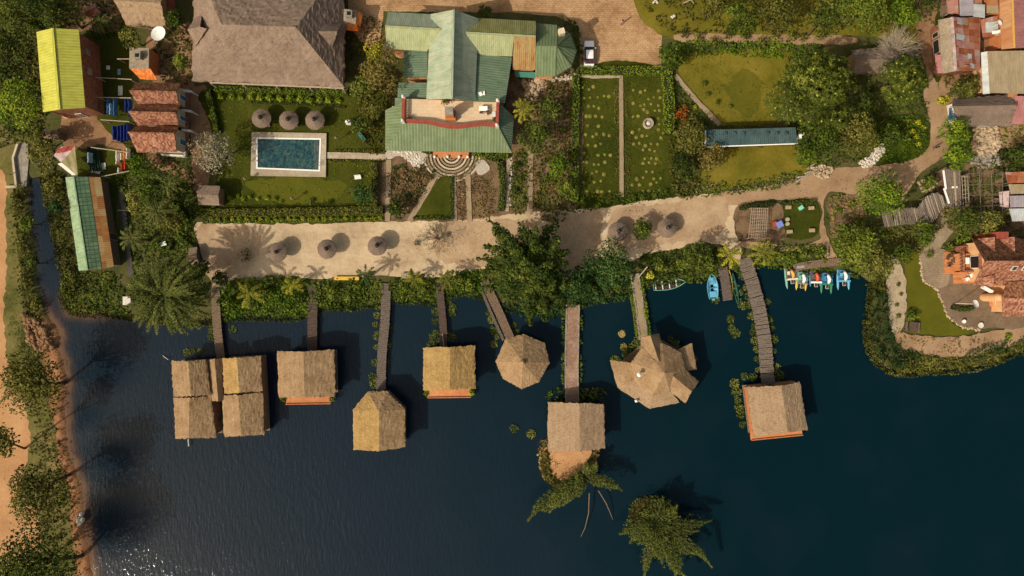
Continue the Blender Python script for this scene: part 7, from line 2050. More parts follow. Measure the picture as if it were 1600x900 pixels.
def canal_wall():
    root = thing('canal_head_wall', gp(36, 258), 'old stone wall boxing in the head of the canal', 'wall')
    mb = MB()
    for a, b in (((31, 226), (24, 248)), ((24, 248), (29, 292)), ((29, 292), (12, 293))): mb.beam(gp(*a, .25), gp(*b, .25), .32, .7)
    mb.build('coping', m['pale_stone'], root)
    mb = MB(); mb.prism([gp(x, y).xy for x, y in ((32, 226), (44, 222), (46, 250), (42, 292), (30, 292), (25.5, 248))], -.6, .16); mb.build('stone_apron', m['stone'], root)
    mb = MB(); p = gp(23, 274, .7); mb.tube([p, p + Vector((0, 0, .5))], .07, 6); mb.box((p.x, p.y, 1.2), (.5, .06, .06)); mb.build('sluice_wheel', m['wood_dark'], root)
canal_wall()
def ditch():
    sheet('ditch', strip([(190, 292), (196, 340), (202, 390), (206, 432)], 8), plain('ditch_water', (.055, .045, .042), .25, .3, 1.2, spec=.4), 1.2, False, label='narrow muddy ditch behind the long shed')
ditch()
cabinet(198, 470, 0, 1.1, 1.2, .9, 'dirty_white', 'white pump box half under the big date palm', 'pump_box', 'pump box')
mb = MB(); p = gp(196, 329); mb.beam((p.x - 1.1, p.y, .3), (p.x + .9, p.y, .3), .14, .08); tag(mb.build('plank_bridge', m['wood_pale']), 'single plank bridging the muddy ditch', 'plank bridge')
mb = MB(); p = gp(257, 381.5, .5); mb.box((p.x, p.y, .45), (1.0, .6, .08), .3); mb.box((p.x - .3, p.y, .2), (.08, .5, .4), .3); mb.box((p.x + .3, p.y + .1, .2), (.08, .5, .4), .3); tag(mb.build('garden_stool', m['white']), 'white stool in the round hedge beside the date palm', 'stool')
mb = MB(); a, b = gp(238, 405, .8), gp(214, 311, .6)
mb = MB(); mb.tube([gp(1066, 7, .4), gp(1078, 2, .6), gp(1092, -8, .8)], [.12, .09, .05], 6); mb.tube([gp(1078, 2, .6), gp(1083, 8, .5)], [.07, .04], 6); tag(mb.build('fallen_branch', m['pale_bark']), 'pale fallen branch at the top of the upper lawn', 'branch')
for (x, y, lab) in ((1024, 3, 'pale garden stone beside the corner of the courtyard'), (1051, 28, 'white stone on the grass above the earth path')):
    rocks('garden_stone', lab, [(x - 3, y - 2), (x + 3, y - 2), (x + 3, y + 2), (x - 3, y + 2)], 6, .3, 'white_rock', .15)
def rod(pts, r, mat, label, name, cat):
    mb = MB(); mb.tube(pts, r, 6); return tag(mb.build(name, m[mat]), label, cat)
rod([gp(692, 521, .5), gp(694, 541, .6)], .06, 'wood_pale', 'pale pole leaning beside the walkway of the small golden hut', 'mooring_pole', 'pole')
rod([gp(253, 556, -.3), gp(264, 562, .2)], .05, 'dirty_white', 'white pole floating near the corner of the double hut', 'floating_pole', 'pole')
rod([gp(294.5, 686, .1), gp(295, 697, .0)], .09, 'dirty_white', 'white drain pipe sticking out of the double hut', 'drain_pipe', 'pipe')
rod([gp(996, 434, .6), gp(1009, 417, 1.4)], .1, 'wood_pale', 'pale pole slanting over the start of the earth causeway', 'slanting_pole', 'pole')
mb = MB(); p = gp(528, 434, .5)
mb.box((gp(543, 435).x, gp(543, 435).y, .5), (3.8, .55, .08)); 
for dx in (-1.7, -.6, .6, 1.7): mb.box((gp(543, 435).x + dx, gp(543, 435).y, .23), (.12, .4, .46))
tag(mb.build('yellow_bench', m['yellow_paint']), 'long yellow bench at the edge of the promenade', 'bench')
cabinet(634, 431, 0, 1.3, .7, .6, 'tan_roof', 'tan wooden chest on the shore beside the grey plank walkway', 'chest', 'chest')
L_ = {k[5:]: v for k, v in m.items() if k.startswith('leaf_')}
bk, pb = m['bark'], m['pale_bark']
for nm, lab, pts, mat, kw in (
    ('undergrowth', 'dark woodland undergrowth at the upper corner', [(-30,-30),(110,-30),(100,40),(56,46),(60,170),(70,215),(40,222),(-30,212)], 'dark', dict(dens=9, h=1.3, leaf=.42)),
    ('undergrowth', 'dry olive scrub on the bank beside the lime roofed house', [(10,55),(56,60),(66,176),(80,205),(50,180),(30,130),(0,100)], 'olive', dict(dens=12, h=.9)),
    ('undergrowth', 'tangle of weeds behind the yard houses', [(100,-30),(184,-30),(200,45),(140,62),(128,42),(62,44)], 'mid', dict(dens=9, h=.8)),
    ('undergrowth', 'weeds around the tarpaulin shelter and canal head', [(46,190),(80,222),(86,262),(98,276),(100,330),(84,300),(66,270),(44,240)], 'olive', dict(dens=14, h=1.0)),
    ('undergrowth', 'brown and green shrubs along the canal beside the long shed', [(72,280),(100,276),(106,330),(124,428),(118,470),(104,474),(98,430),(90,380),(80,330)], 'olive', dict(dens=18, h=1.2)),
    ('undergrowth', 'weedy point where the canal meets the lake', [(102,428),(180,428),(190,440),(200,490),(160,487),(130,486),(108,482)], 'mid', dict(dens=15, h=.9)),
    ('undergrowth', 'loose scrub on the worn west bank', [(30,540),(90,560),(96,640),(96,700),(112,760),(122,850),(126,910),(50,910),(64,800),(50,700),(40,610)], 'olive', dict(dens=9, h=.9, leaf=.4, thin=.5)),
    ('undergrowth', 'weeds on the west side of the canal', [(22,292),(42,296),(48,380),(52,440),(66,490),(52,500),(34,470),(30,400),(22,340)], 'olive', dict(dens=15, h=1.0)),
    ('undergrowth', 'jungle garden between the ditch and the promenade', [(186,245),(240,236),(300,262),(304,350),(318,440),(320,470),(210,470),(208,420),(196,330)], 'mid', dict(dens=11, h=1.0)),
    ('undergrowth', 'garden growth beside the row house', [(245,60),(300,52),(300,128),(250,125)], 'dark', dict(dens=9, h=.9)),
    ('undergrowth', 'weeds between the hall and the hotel', [(541,42),(600,40),(628,150),(604,232),(570,232),(552,140)], 'red', dict(dens=9, h=.8)),
    ('undergrowth', 'growth behind the green roofed pavilion', [(872,26),(905,46),(906,118),(850,122),(800,118),(838,118),(894,104),(900,70)], 'dark', dict(dens=10, h=.8)),
    ('flower_bed', 'brown and green flower bed beside the steps', [(612,264),(640,262),(680,272),(662,300),(640,332),(612,336)], 'red_flower', dict(dens=34, h=.7, leaf=.3)),
    ('flower_bed', 'grey green plants among the brown bed beside the steps', [(612,262),(682,270),(640,334),(612,338)], 'teal', dict(dens=9, h=.8, leaf=.32, thin=.4)),
    ('flower_bed', 'narrow flower bed between two garden paths', [(714,276),(727,276),(729,338),(716,338)], 'red_flower', dict(dens=28, h=.5, leaf=.26)),
    ('flower_bed', 'dry flower bed beside the clipped hedge', [(739,274),(768,276),(770,334),(740,336)], 'red', dict(dens=16, h=.5, leaf=.26)),
    ('flower_bed', 'dark leafy bed beside the stony path', [(799,246),(823,244),(822,328),(797,326)], 'dark', dict(dens=20, h=.8, leaf=.32, thin=.2)),
    ('flower_bed', 'dry brown beds beside the hotel garden', [(833,140),(892,130),(890,322),(836,328)], 'red', dict(dens=14, h=.8, leaf=.32, thin=.33)),
    ('undergrowth', 'green weeds among the brown beds beside the hotel', [(800,128),(894,126),(894,322),(836,328)], 'mid', dict(dens=9, h=.6, leaf=.32, thin=.48)),
    ('undergrowth', 'green growth at the lower end of the beds', [(836,300),(900,225),(904,325),(850,332)], 'mid', dict(dens=11, h=.5, thin=.2)),
    ('flower_bed', 'row of flowers along the pale garden path', strip([(963,130),(964,306)], 7), 'red_flower', dict(dens=14, h=.4, leaf=.24)),
    ('flower_bed', 'second row of flowers along the pale garden path', strip([(979,130),(980,306)], 8), 'red_flower', dict(dens=16, h=.4, leaf=.24)),
    ('undergrowth', 'mixed bushes between the vegetable lawn and the blue shed', [(1048,200),(1104,198),(1100,296),(1052,304)], 'olive', dict(dens=13, h=1.1)),
    ('undergrowth', 'growth beside the slanting path', [(1054,126),(1078,150),(1112,194),(1060,200),(1052,170)], 'mid', dict(dens=11, h=.7, thin=.25)),
    ('undergrowth', 'green strip above the round lawn', [(1042,68),(1240,66),(1290,80),(1236,92),(1130,88),(1080,90),(1060,104),(1042,110)], 'bright', dict(dens=14, h=.9)),
    ('undergrowth', 'grass tufts and weeds on the upper lawn', [(1040,-20),(1450,-20),(1444,50),(1330,54),(1150,52),(1040,50)], 'olive', dict(dens=8, h=.8, thin=.4)),
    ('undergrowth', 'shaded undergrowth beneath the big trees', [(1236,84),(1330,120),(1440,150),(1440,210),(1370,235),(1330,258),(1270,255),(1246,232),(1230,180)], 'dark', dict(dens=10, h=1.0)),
    ('undergrowth', 'grass and flowers on the bend of the road', [(1378,192),(1436,182),(1450,214),(1438,244),(1400,256),(1372,246)], 'bright', dict(dens=16, h=.6)),
    ('hedgerow', 'grey green row of plants along the road below the lawn', [(1090,292),(1180,284),(1244,272),(1246,284),(1180,298),(1096,306)], 'grey', dict(dens=9, h=.7, leaf=.26, thin=.35)),
    ('hedgerow', 'green row of weeds along the road below the lawn', [(1086,288),(1180,280),(1246,268),(1250,286),(1180,300),(1090,308)], 'mid', dict(dens=12, h=.6)),
    ('undergrowth', 'border plants above the promenade', [(904,306),(1050,300),(1090,298),(1060,308),(1000,316),(940,326),(902,330)], 'mid', dict(dens=13, h=.7)),
    ('undergrowth', 'dry plants in the corner plot beside the path', [(1296,312),(1344,310),(1352,342),(1340,370),(1304,370)], 'dry', dict(dens=9, h=.5, leaf=.32, thin=.35)),
    ('undergrowth', 'green plants in the corner plot beside the path', [(1292,310),(1346,310),(1354,345),(1342,376),(1300,376)], 'mid', dict(dens=9, h=.6, leaf=.32, thin=.3)),
    ('undergrowth', 'thicket along the inlet beside the gravel path', [(1300,374),(1380,358),(1392,400),(1384,436),(1370,440),(1345,428),(1320,418),(1310,400)], 'mid', dict(dens=14, h=1.4)),
    ('undergrowth', 'weeds around the pole roof', [(1340,350),(1440,350),(1476,322),(1480,345),(1450,372),(1436,398),(1410,395),(1396,400),(1380,372)], 'olive', dict(dens=12, h=.8, thin=.15)),
    ('undergrowth', 'creepers under the open trellis', [(1500,268),(1572,266),(1576,350),(1600,360),(1560,368),(1486,362),(1480,340)], 'mid', dict(dens=12, h=.9, thin=.2)),
    ('undergrowth', 'weeds along the houses by the road', [(1474,116),(1530,114),(1534,150),(1490,150),(1478,140)], 'olive', dict(dens=10, h=.8, thin=.25)),
    ('undergrowth', 'weeds behind the rubble', [(1556,228),(1660,232),(1660,268),(1560,268)], 'dark', dict(dens=14, h=1.0)),
    ('undergrowth', 'plants beside the pink roofed house', [(1556,196),(1660,198),(1660,222),(1560,224)], 'olive', dict(dens=10, h=.8, thin=.3)),
    ('shore_plants', 'bright shore plants between the double hut walkway and the next one', [(348,440),(480,436),(482,488),(450,494),(400,492),(352,494)], 'bright', dict(dens=20, h=.8)),
    ('shore_plants', 'shore plants beside the long grey plank walkway', [(498,440),(590,438),(594,468),(560,474),(500,480)], 'mid', dict(dens=20, h=.9)),
    ('shore_plants', 'shore plants between the grey and the dark plank walkways', [(612,436),(680,432),(682,466),(640,470),(612,468)], 'mid', dict(dens=20, h=.9)),
    ('shore_plants', 'shore plants beside the double walkway', [(696,428),(748,424),(764,462),(730,456),(700,458)], 'bright', dict(dens=20, h=.8)),
    ('shore_plants', 'dark shore plants beneath the great feathery tree', [(770,430),(900,424),(905,470),(884,486),(850,492),(806,482)], 'teal', dict(dens=18, h=1.4)),
    ('shore_plants', 'bluish shore plants beside the earth causeway', [(900,416),(984,408),(988,444),(984,462),(930,466),(902,474)], 'teal', dict(dens=20, h=1.2)),
    ('shore_plants', 'shore plants behind the green rowing boat', [(1000,400),(1060,392),(1130,388),(1128,424),(1060,434),(1006,440)], 'mid', dict(dens=19, h=.9)),
    ('shore_plants', 'shore plants between the boardwalk and the pedal boats', [(1176,388),(1282,384),(1286,412),(1240,412),(1180,412)], 'mid', dict(dens=19, h=.9)),
    ('reeds', 'dense bluish reeds around the tip below the gravel path', [(1366,450),(1384,452),(1392,520),(1420,545),(1436,556),(1410,578),(1380,568),(1362,545),(1358,510)], 'teal', dict(dens=24, h=1.6, leaf=.5, wid=.25)),
    ('reeds', 'olive reeds along the bank below the villa lawn', [(1420,548),(1470,558),(1520,556),(1560,540),(1700,520),(1700,534),(1600,546),(1540,567),(1500,574),(1440,578),(1400,578)], 'olive', dict(dens=24, h=1.3, leaf=.5, wid=.25)),
    ('reeds', 'green reeds in the middle of the villa bank', [(1505,552),(1540,538),(1600,524),(1660,514),(1660,524),(1560,552),(1520,562)], 'teal', dict(dens=22, h=1.2, leaf=.5, wid=.25)),
    ('reeds', 'yellowish growth along the inlet beside the gravel path', [(1366,420),(1386,404),(1386,452),(1368,458)], 'olive', dict(dens=20, h=1.0, leaf=.42)),
    ('undergrowth', 'dry weeds below the lake lawn', [(1400,512),(1440,526),(1530,526),(1540,545),(1480,556),(1420,548)], 'dry', dict(dens=8, h=.4, leaf=.3, thin=.35)),
    ('dry_grass', 'tan dry grass on the islet below the lined reed hut', [(853,704),(918,704),(914,724),(896,744),(880,750),(862,738)], 'dry', dict(dens=14, h=.22, leaf=.3, wid=.3)),
    ('reeds', 'green fringe of the islet below the lined reed hut', [(846,700),(856,702),(862,738),(876,756),(856,752),(846,730)], 'olive', dict(dens=30, h=.7, leaf=.36)),
    ('reeds', 'dry reeds on the round islet', [(985,800),(1000,780),(1014,778),(1002,800),(992,826),(984,820)], 'dry', dict(dens=26, h=.8, leaf=.5, wid=.2)),
    ('grass_tufts', 'rough grass tufts on the west bank', [(16,300),(36,340),(40,480),(60,580),(96,660),(124,780),(124,910),(60,910),(64,800),(50,740),(60,660),(20,560),(14,420)], 'grassy', dict(dens=7, h=.4, leaf=.34, wid=.35, thin=.45)),
    ('creeper', 'creeper along the pinkish causeway, shore side', strip([(883,474),(882,540),(882,600)], 8), 'mid', dict(dens=22, h=.7, base=-.4, thin=.2)),
    ('creeper', 'creeper along the pinkish causeway, restaurant side', strip([(907,466),(906,530),(905,600)], 7), 'mid', dict(dens=18, h=.6, base=-.4, thin=.3)),
    ('creeper', 'green plants behind the lined reed hut', [(856,612),(886,604),(890,626),(858,628)], 'mid', dict(dens=16, h=.7, base=-.4, thin=.25)),
    ('creeper', 'dark plants behind the lined reed hut', [(902,610),(942,606),(944,626),(902,626)], 'dark', dict(dens=16, h=.7, base=-.4, thin=.25)),
    ):
    cover(nm, lab, pts, m['grass'] if mat == 'grassy' else L_[mat], **kw)
def rim(lab, a, b, mat, w=16, **kw):
    q = [p for p in LAKE if a[0] <= p[0] <= a[1] and b[0] <= p[1] <= b[1]]
    cover('shore_fringe', lab, strip(q, w), L_[mat], 24, .55, .34, base=-.3, **kw)
rim('weedy fringe along the villa bank and the reed point', (1355, 1645), (436, 580), 'olive', 20)
rim('weedy fringe behind the pedal boats', (1150, 1346), (405, 430), 'mid')
rim('weedy fringe behind the green boat', (985, 1120), (425, 460), 'mid')
rim('weedy fringe below the great feathery tree', (765, 985), (458, 492), 'teal')
rim('weedy fringe between the double walkway and the double hut', (330, 766), (454, 500), 'mid')
rim('weedy fringe below the date palm', (105, 330), (480, 505), 'olive')
rim('weedy fringe of the canal, shed side', (63, 108), (275, 485), 'olive', 14)
for k, isl in enumerate(ISLES): cover('shore_fringe', ('weedy fringe of the islet under the leaning tree', 'weedy fringe of the round islet')[k], strip(isl + isl[:1], 14), L_['pap' if k else 'dry'], 24, .5, .34, base=-.3)
for k, pts in enumerate(([(330,142),(545,148),(600,155),(600,250),(515,250),(514,205),(392,203),(390,280),(330,300)], [(395,282),(600,256),(600,325),(345,328)])):
    cover('lawn_grass', ('short grass of the pool lawn above the pool', 'short grass of the pool lawn below the pool')[k], pts, m['grass'], dens=7, h=.1, leaf=.3, wid=.4, upright=.2, thin=.5)
cover('lawn_grass', 'grass between the vegetable rows', [(905,128),(1034,128),(1040,305),(905,320)], m['grass'], dens=9, h=.18, leaf=.3, wid=.4, upright=.3, thin=.4)
cover('lawn_grass', 'tufts on the round sunburnt lawn', [(1066,92),(1226,84),(1206,188),(1124,194),(1076,130)], m['grass'], dens=5, h=.12, leaf=.3, wid=.4, upright=.2, thin=.5)
cover('leaf_litter', 'twigs and dry leaves scattered over the shaded end of the promenade', [(310,356),(420,352),(430,430),(340,440)], L_['dry'], dens=.5, h=.02, leaf=.2, upright=.1, base=.06)
cover('leaf_litter', 'leaves and twigs scattered along the dirt road', [(1130,304),(1270,280),(1400,260),(1450,240),(1410,290),(1290,300),(1140,318)], L_['dry'], dens=.4, h=.02, leaf=.22, upright=.1, base=.1)
cover('leaf_litter', 'brown leaves fallen on the promenade around the great tree', [(640,350),(700,350),(760,360),(760,405),(640,415)], L_['dry'], dens=.8, h=.02, leaf=.22, upright=.1, base=.06)

T = lambda lab, x, y, r, h, mat, kind='leaf', nm='leafy_tree', grp=None, bark=bk, **kw: tree(nm, lab, x, y, r, h, L_[mat], bark, kind, group=grp, **kw)
wood = 'trees of the corner wood'
for a in (('dark tree in the very corner of the wood', 14,14,34,6.5,'dark'), ('dark tree of the wood at the upper edge', 66,10,32,6.5,'dark'), ('mid green tree between the wood and the yard', 98,22,24,5,'olive'),
          ('dark tree of the wood against the picture edge', 10,78,30,5.5,'dark'), ('bushy dark tree just above the lime roof', 52,38,16,4,'mid'), ('lone dark tree beside the dry olive scrub', 8,118,24,5,'dark'),
          ('big bright green tree beside the lime roofed house', 28,160,40,5.5,'bright'), ('olive tree above the canal head', 62,222,20,4,'olive'), ('pale olive tree hiding the tarpaulin shelter edge', 82,292,15,3.2,'olive'),
          ('dark tree overhanging the mint roof', 86,322,12,3.6,'teal')): T(*a, grp=wood if a[4] > 4.4 else None)
T('green tree beside the white satellite dish', 272,30,16,4,'mid'); T('olive tree behind the small orange outbuilding', 203,58,17,4,'olive'); T('dark tree between the dish and the hall', 282,96,14,3,'mid')
T('reddish brown tree covering the corner of the hotel', 596,112,32,6.2,'red'); T('yellow leaved tree against the hotel wing', 585,82,17,6.6,'yellow', dens=.6); T('dark green tree between hall and hotel', 566,140,20,4,'dark')
T('small tree beside the verandah roof of the hotel', 582,172,15,3.4,'olive'); T('small shrubby tree at the end of the hall hedge', 562,196,14,3,'dark')
T('round green tree beside the verandah corner', 836,212,26,5,'mid'); T('dark tree beside the hotel kitchen', 858,168,19,4,'dark'); T('bright tree in the brown beds', 872,258,19,3.6,'bright'); T('light green tree at the lower end of the beds', 884,296,15,3,'mid')
up = 'trees along the upper lawn'
for a in (('olive tree beside the pale fallen branch', 1118,6,24,5,'olive'), ('dark green tree leaning over the earth path', 1156,26,30,5.5,'mid'), ('dull green tree at the upper edge above the lawn', 1218,16,32,6,'olive'), ('dark tree with a pale trunk beside the earth path', 1290,26,28,6,'dark'),
          ('large bright tree at the upper edge', 1352,14,40,6.5,'mid'), ('dark tree at the upper edge beside the road', 1312,10,26,6,'dark'), ('bushy tree hanging over the dirt road', 1412,20,26,5,'bright'), ('dark tree across the road from the rusty house', 1450,-2,20,5,'dark')): T(*a, grp=up)
T('huge glossy tree spotted with yellow shoots beside the round lawn', 1274,146,66,8,'mango','rosette',nm='mango_tree',lob=12,n=9500,leaf=.36); T('smaller glossy tree spotted with yellow shoots by the road', 1412,124,38,6.5,'mango','rosette',nm='mango_tree',n=4200)
T('dull green tree hiding the end of the blue roof', 1280,218,36,6,'mid'); T('olive green tree above the white rubble', 1338,212,34,6,'olive'); T('dark tree between the two glossy trees', 1344,166,22,4,'dark'); T('bright bush tree beside the blue roof and the lawn', 1262,242,20,4,'bright')
T('olive tree between the blue shed and the orange blossom', 1080,216,26,4,'olive'); T('reddish tree at the end of the blue shed', 1112,246,22,3.4,'red'); T('dark tree above the promenade border', 1066,258,22,3.6,'dark'); T('mid green tree at the corner of the courtyard', 1052,92,18,3.4,'mid')
T('low tree beside the pole roof and the road', 1392,212,20,3,'mid'); T('perfectly round bright tree beside the dirt road', 1378,304,36,5.5,'bright',lob=11,dens=1.3)
T('upper half of the bright tree mass at the bend of the road', 1495,206,24,4.5,'bright',dens=1.2); T('lower half of the bright tree mass at the bend of the road', 1496,242,25,4.5,'bright',dens=1.2)
T('tree with olive crown over the inlet', 1340,388,34,4.5,'mid'); T('bushy tree between the inlet and the gravel path', 1368,412,26,4,'olive'); T('dark tree near the corner plot', 1322,366,20,3.6,'dark'); T('small dark tree beside the start of the gravel path', 1412,398,18,3,'mid')
T('bushy tree below the pole roof', 1444,362,19,3.2,'mid'); T('dark tree hanging over the villa path', 1508,346,28,4,'dark'); T('olive tree under the open trellis', 1548,352,22,3.4,'olive'); T('green tree beside the stone heap by the road bend', 1450,288,12,2.4,'mid')
T('dark tree behind the tan rubble', 1590,248,24,4,'dark'); T('palm like shrub tree by the rusty house', 1512,136,17,3,'olive','rosette',n=700)
T('round dark bush tree standing on the sand', 1004,357,17,2.6,'mid',dens=1.4); T('dark round tree on the shore above the green rowing boat', 1087,402,24,4,'dark',dens=1.3); T('big bluish tree on the shore beside the earth causeway', 952,416,38,5.5,'teal',dens=1.2,lob=11)
T('bluish tree over the start of the pinkish causeway', 898,446,24,4,'teal'); T('dark tree at the upper end of the walkway to the double hut', 344,434,12,2.6,'dark'); T('small dark tree on the pool lawn beside the garden path', 566,304,18,3.2,'teal',dens=.8)
T('small tree at the foot of the slanting path', 618,326,13,2.4,'dark'); T('dark leafy tree beside the promenade end', 314,420,14,2.6,'dark')
T('green tree in the middle of the jungle garden', 238,292,32,5.5,'mid'); T('olive tree in the jungle garden behind the ditch', 216,316,22,4,'olive'); T('light green tree of the jungle garden near the row house', 214,258,18,3.2,'bright'); T('bushy tree above the crown of the date palm', 262,344,22,4,'olive'); T('dark tree of the jungle garden near the hut path', 284,300,15,3,'dark')
T('wide tree with silvery pinkish blossom beside the pool', 333,238,34,5,'grey',nm='blossom_tree',bark=pb,leaf=.3,dens=.85)
wb = 'thin trees of the west bank'
for a in (('sparse brownish tree leaning over the worn bank', 46,600,50,8,'olive',(100,598)), ('sparse tree at the edge of the sandy track', 4,690,24,9,'olive',(40,700)), ('thin leaning tree by the eroded bank edge', 56,768,48,8.5,'olive',(108,742)), ('dark thin tree at the lower edge of the track', 60,884,64,8.5,'dark',(128,868)),
          ('dark tree in the bottom corner', 4,900,34,9,'dark',(60,890))):
    tree('thin_tree', a[0], a[1], a[2], a[3], a[4], L_[a[5]], bk, 'leaf', group=wb, base=a[6], dens=1.25, leaf=.42, lob=15, flat=.7, rag=.3)
T('dark bush tree on the west side of the canal', 40,350,13,2.6,'mid'); T('low dark tree on the west side of the canal', 52,410,11,2.4,'dark')

def bare_tree(label, px, py, rpx, h, mat, n=34, name='bare_tree', sprigs=0, th=.05):
    c = W(px, py, h * .7); r = rpx * S; root = thing(name, (c.x, c.y, 0), label, 'tree')
    mb = MB(); mb.tube([(c.x, c.y, 0), (c.x + .05, c.y, h * .3)], [.18, .13], 7); mb.build('trunk', mat, root)
    mb = MB(); P = []
    for i in range(n):
        a = R.uniform(0, 2 * PI); k = R.uniform(.45, 1.0); p0 = Vector((c.x, c.y, h * R.uniform(.2, .4))); e = Vector((c.x + math.cos(a) * r * k, c.y + math.sin(a) * r * k, h * R.uniform(.6, 1.0)))
        mid = p0.lerp(e, .5) + Vector((R.uniform(-.3, .3), R.uniform(-.3, .3), .3)); mb.tube([p0, mid, e], [th, th * .65, th * .3], 5)
        for j in range(7):
            f = R.uniform(.35, 1); s = mid.lerp(e, (f - .35) / .65); b = a + R.uniform(-1.1, 1.1); q = s + Vector((math.cos(b), math.sin(b), R.uniform(-.2, .6))) * r * R.uniform(.12, .34)
            mb.tube([s, q], [th * .45, th * .2], 4); P.append(tuple(q))
    mb.build('branches', mat, root)
    if sprigs:
        P = np.repeat(np.array(P), sprigs, 0); P = P + RN.normal(size=P.shape) * .2
        quads_object('leaves', leaves(P, RN.normal(size=P.shape) + np.array([0, 0, .6]), .2, .11), RN.random(len(P)), L_['olive'] if sprigs < 3 else L_['grey'], root)
bare_tree('bare tree with a dense grey net of twigs above the thatched shed', 1402, 76, 36, 5.2, m['wood_pale'], 170, th=.028)
bare_tree('nearly leafless grey bush on the promenade', 684, 372, 26, 2.6, m['wood_grey'], 34, 'sparse_bush', 2, .03)
bare_tree('wispy dark bush on the shaded end of the promenade', 384, 398, 11, 1.2, m['wood_dark'], 18, 'sparse_bush', 2, .025)

def feather_tree(label, base, hub, boughs, mat, w0=.9, per=260, leaf=.5, name='feathery_tree', tb=.35, droop=.3, fill=0, beads=0):
    """boughs: (end place, end height, width factor); they start at the hub"""
    h = W(*hub); b = W(*base); root = thing(name, (b.x, b.y, 0), label, 'tree')
    Q, Tn = [], []; rb = MB()
    for x, y, z, k in boughs:
        e = W(x, y, z); d = (e - h); L = d.length
        s = h + Vector((0, 0, -R.uniform(0, .8))); side = Vector((-d.y, d.x, 0)).normalized() * R.uniform(-.12, .12) * L
        pts = [s, s.lerp(e, .35) + side * .8 + Vector((0, 0, .12 * L)), s.lerp(e, .7) + side + Vector((0, 0, .12 * L)), e]
        pts = [Vector(q) for q in np.array([tuple(p) for p in pts])]
        q, t = plume_leaves(pts, w0 * k, int(per * k * max(1, L / 4)), leaf, .3, tb + R.uniform(-.1, .12), droop, .7 * k, .3)
        Q.append(q); Tn.append(t); rb.tube(pts, [.1, .07, .045, .015], 5)
    if beads:
        lobes = [(h.lerp(W(x, y, z), f) + Vector((R.uniform(-.4, .4), R.uniform(-.4, .4), .35 * math.sin(f * 3))), (r_ * k, r_ * k, r_ * .7), R.uniform(0, .85)) for x, y, z, k in boughs for f, r_ in ((.4, beads), (.6, beads), (.78, beads * .85), (.92, beads * .6), (1.0, beads * .4))]
        q, t = crown_leaves(lobes, 62 * len(lobes), leaf * .95, zmin=-.2, ragged=.2); Q.append(q); Tn.append(t)
    if fill:
        lobes = [(h.lerp(W(x, y, z), f) - Vector((0, 0, .5)), (fill * k, fill * k, fill * .5), R.uniform(.1, .7)) for x, y, z, k in boughs for f in (.35, .68)]
        q, t = crown_leaves(lobes, 75 * len(lobes), leaf * .8); Q.append(q); Tn.append(t)
    quads_object('crown', np.vstack(Q), np.concatenate(Tn), mat, root, extra=rb, mats=[mat, bk])
    mb = MB(); mb.tube([(b.x, b.y, -.6 if base[2] < 0 else -.1), b.lerp(h, .5) + Vector((.1, .05, 0)), h], [.34, .26, .15], 8); mb.build('trunk', bk, root)
    return root
bs = [(766,346,6,1),(775,362,7,1),(793,372,9,1.1),(818,352,8,1.2),(838,356,10,1),(868,346,7,1.1),(874,372,9,1),(889,392,7,1.1),(884,412,6,1),(760,386,6,1.1),(752,404,5,1),(748,424,5,1.1),(764,446,5,1.1),(786,462,5,1),(800,470,4,1.1),(828,508,3,1),(826,486,4,1.1),(854,500,3,1),(850,482,4,1),(876,470,4,1.1),(886,446,5,1.1),(880,430,6,1),(806,392,10,1.1),(842,388,10.5,1.1),(860,410,9,1.1),(796,420,9,1.2),(780,402,8,1.1),(812,446,8,1.2),(842,450,8,1.2),(866,446,7,1.1),(824,410,11.5,1),(770,426,7,1.1),(856,428,9,1.1),(790,440,7,1.1),(834,470,6,1.1),(862,464,6,1)]
feather_tree('great dark feathery tree spreading over the promenade and the lake edge', (826,428,0), (826,420,7.5), bs, L_['casu'], .8, 150, .5, 'great_feathery_tree', fill=1.2, beads=.85)
feather_tree('leaning feathery tree on the islet below the lined reed hut', (915,744,WATER_Z), (914,744,2.4), [(824,814,2.2,1.15),(846,796,2.6,1.2),(868,776,3,1.2),(890,776,2.6,1.1),(972,766,2.4,.95),(950,756,2.8,1.0),(932,722,2.6,.8),(918,724,3,.7),(898,760,3.2,1.1),(880,790,2.2,.8),(858,800,2.2,1.2),(900,752,3,1.1)], L_['pap'], 1.2, 400, .36, fill=.9)
feather_tree('thick olive feathery tree on the round islet', (1022,812,WATER_Z), (1024,812,3.2), [(1036,776,3,1),(1058,788,3.2,1.1),(1062,806,3,1.1),(1048,828,3.6,1.3),(1060,842,3.2,1.2),(1112,812,2.2,.85),(1092,828,2.4,1),(1112,886,2,.75),(1092,866,2.4,.9),(1078,904,2,.8),(1054,906,2.4,1.2),(1034,880,3.2,1.3),(1006,902,2,.95),(1016,870,3,1.2),(996,850,3,1.2),(968,834,2.2,1),(978,826,2.6,1),(984,848,2.4,1),(1012,836,4,1.3),(1030,856,3.6,1.2),(1000,800,2.8,.9),(1072,858,2.8,1),(1044,862,3,1.1),(1020,800,3.4,1.2),(1046,846,4,1.3),(1024,866,3.4,1.3),(986,838,2.6,1.2),(1066,880,2.6,1.1)], L_['pap'], 1.15, 380, .36, fill=1.3)
for lab, p in (('thin bare pole arching down from the leaning islet tree', [(920,768,.8),(919,800,.6),(914,824,.2),(908,840,-.35)]), ('second thin pole with a leafy tip beside the leaning islet tree', [(934,764,.8),(946,784,.6),(953,800,.3),(958,813,-.35)])):
    mb = MB(); mb.tube([gp(x, y, z) for x, y, z in p], [.09, .08, .06, .04], 6); tag(mb.build('bent_pole', m['wood_brown']), lab, 'pole')

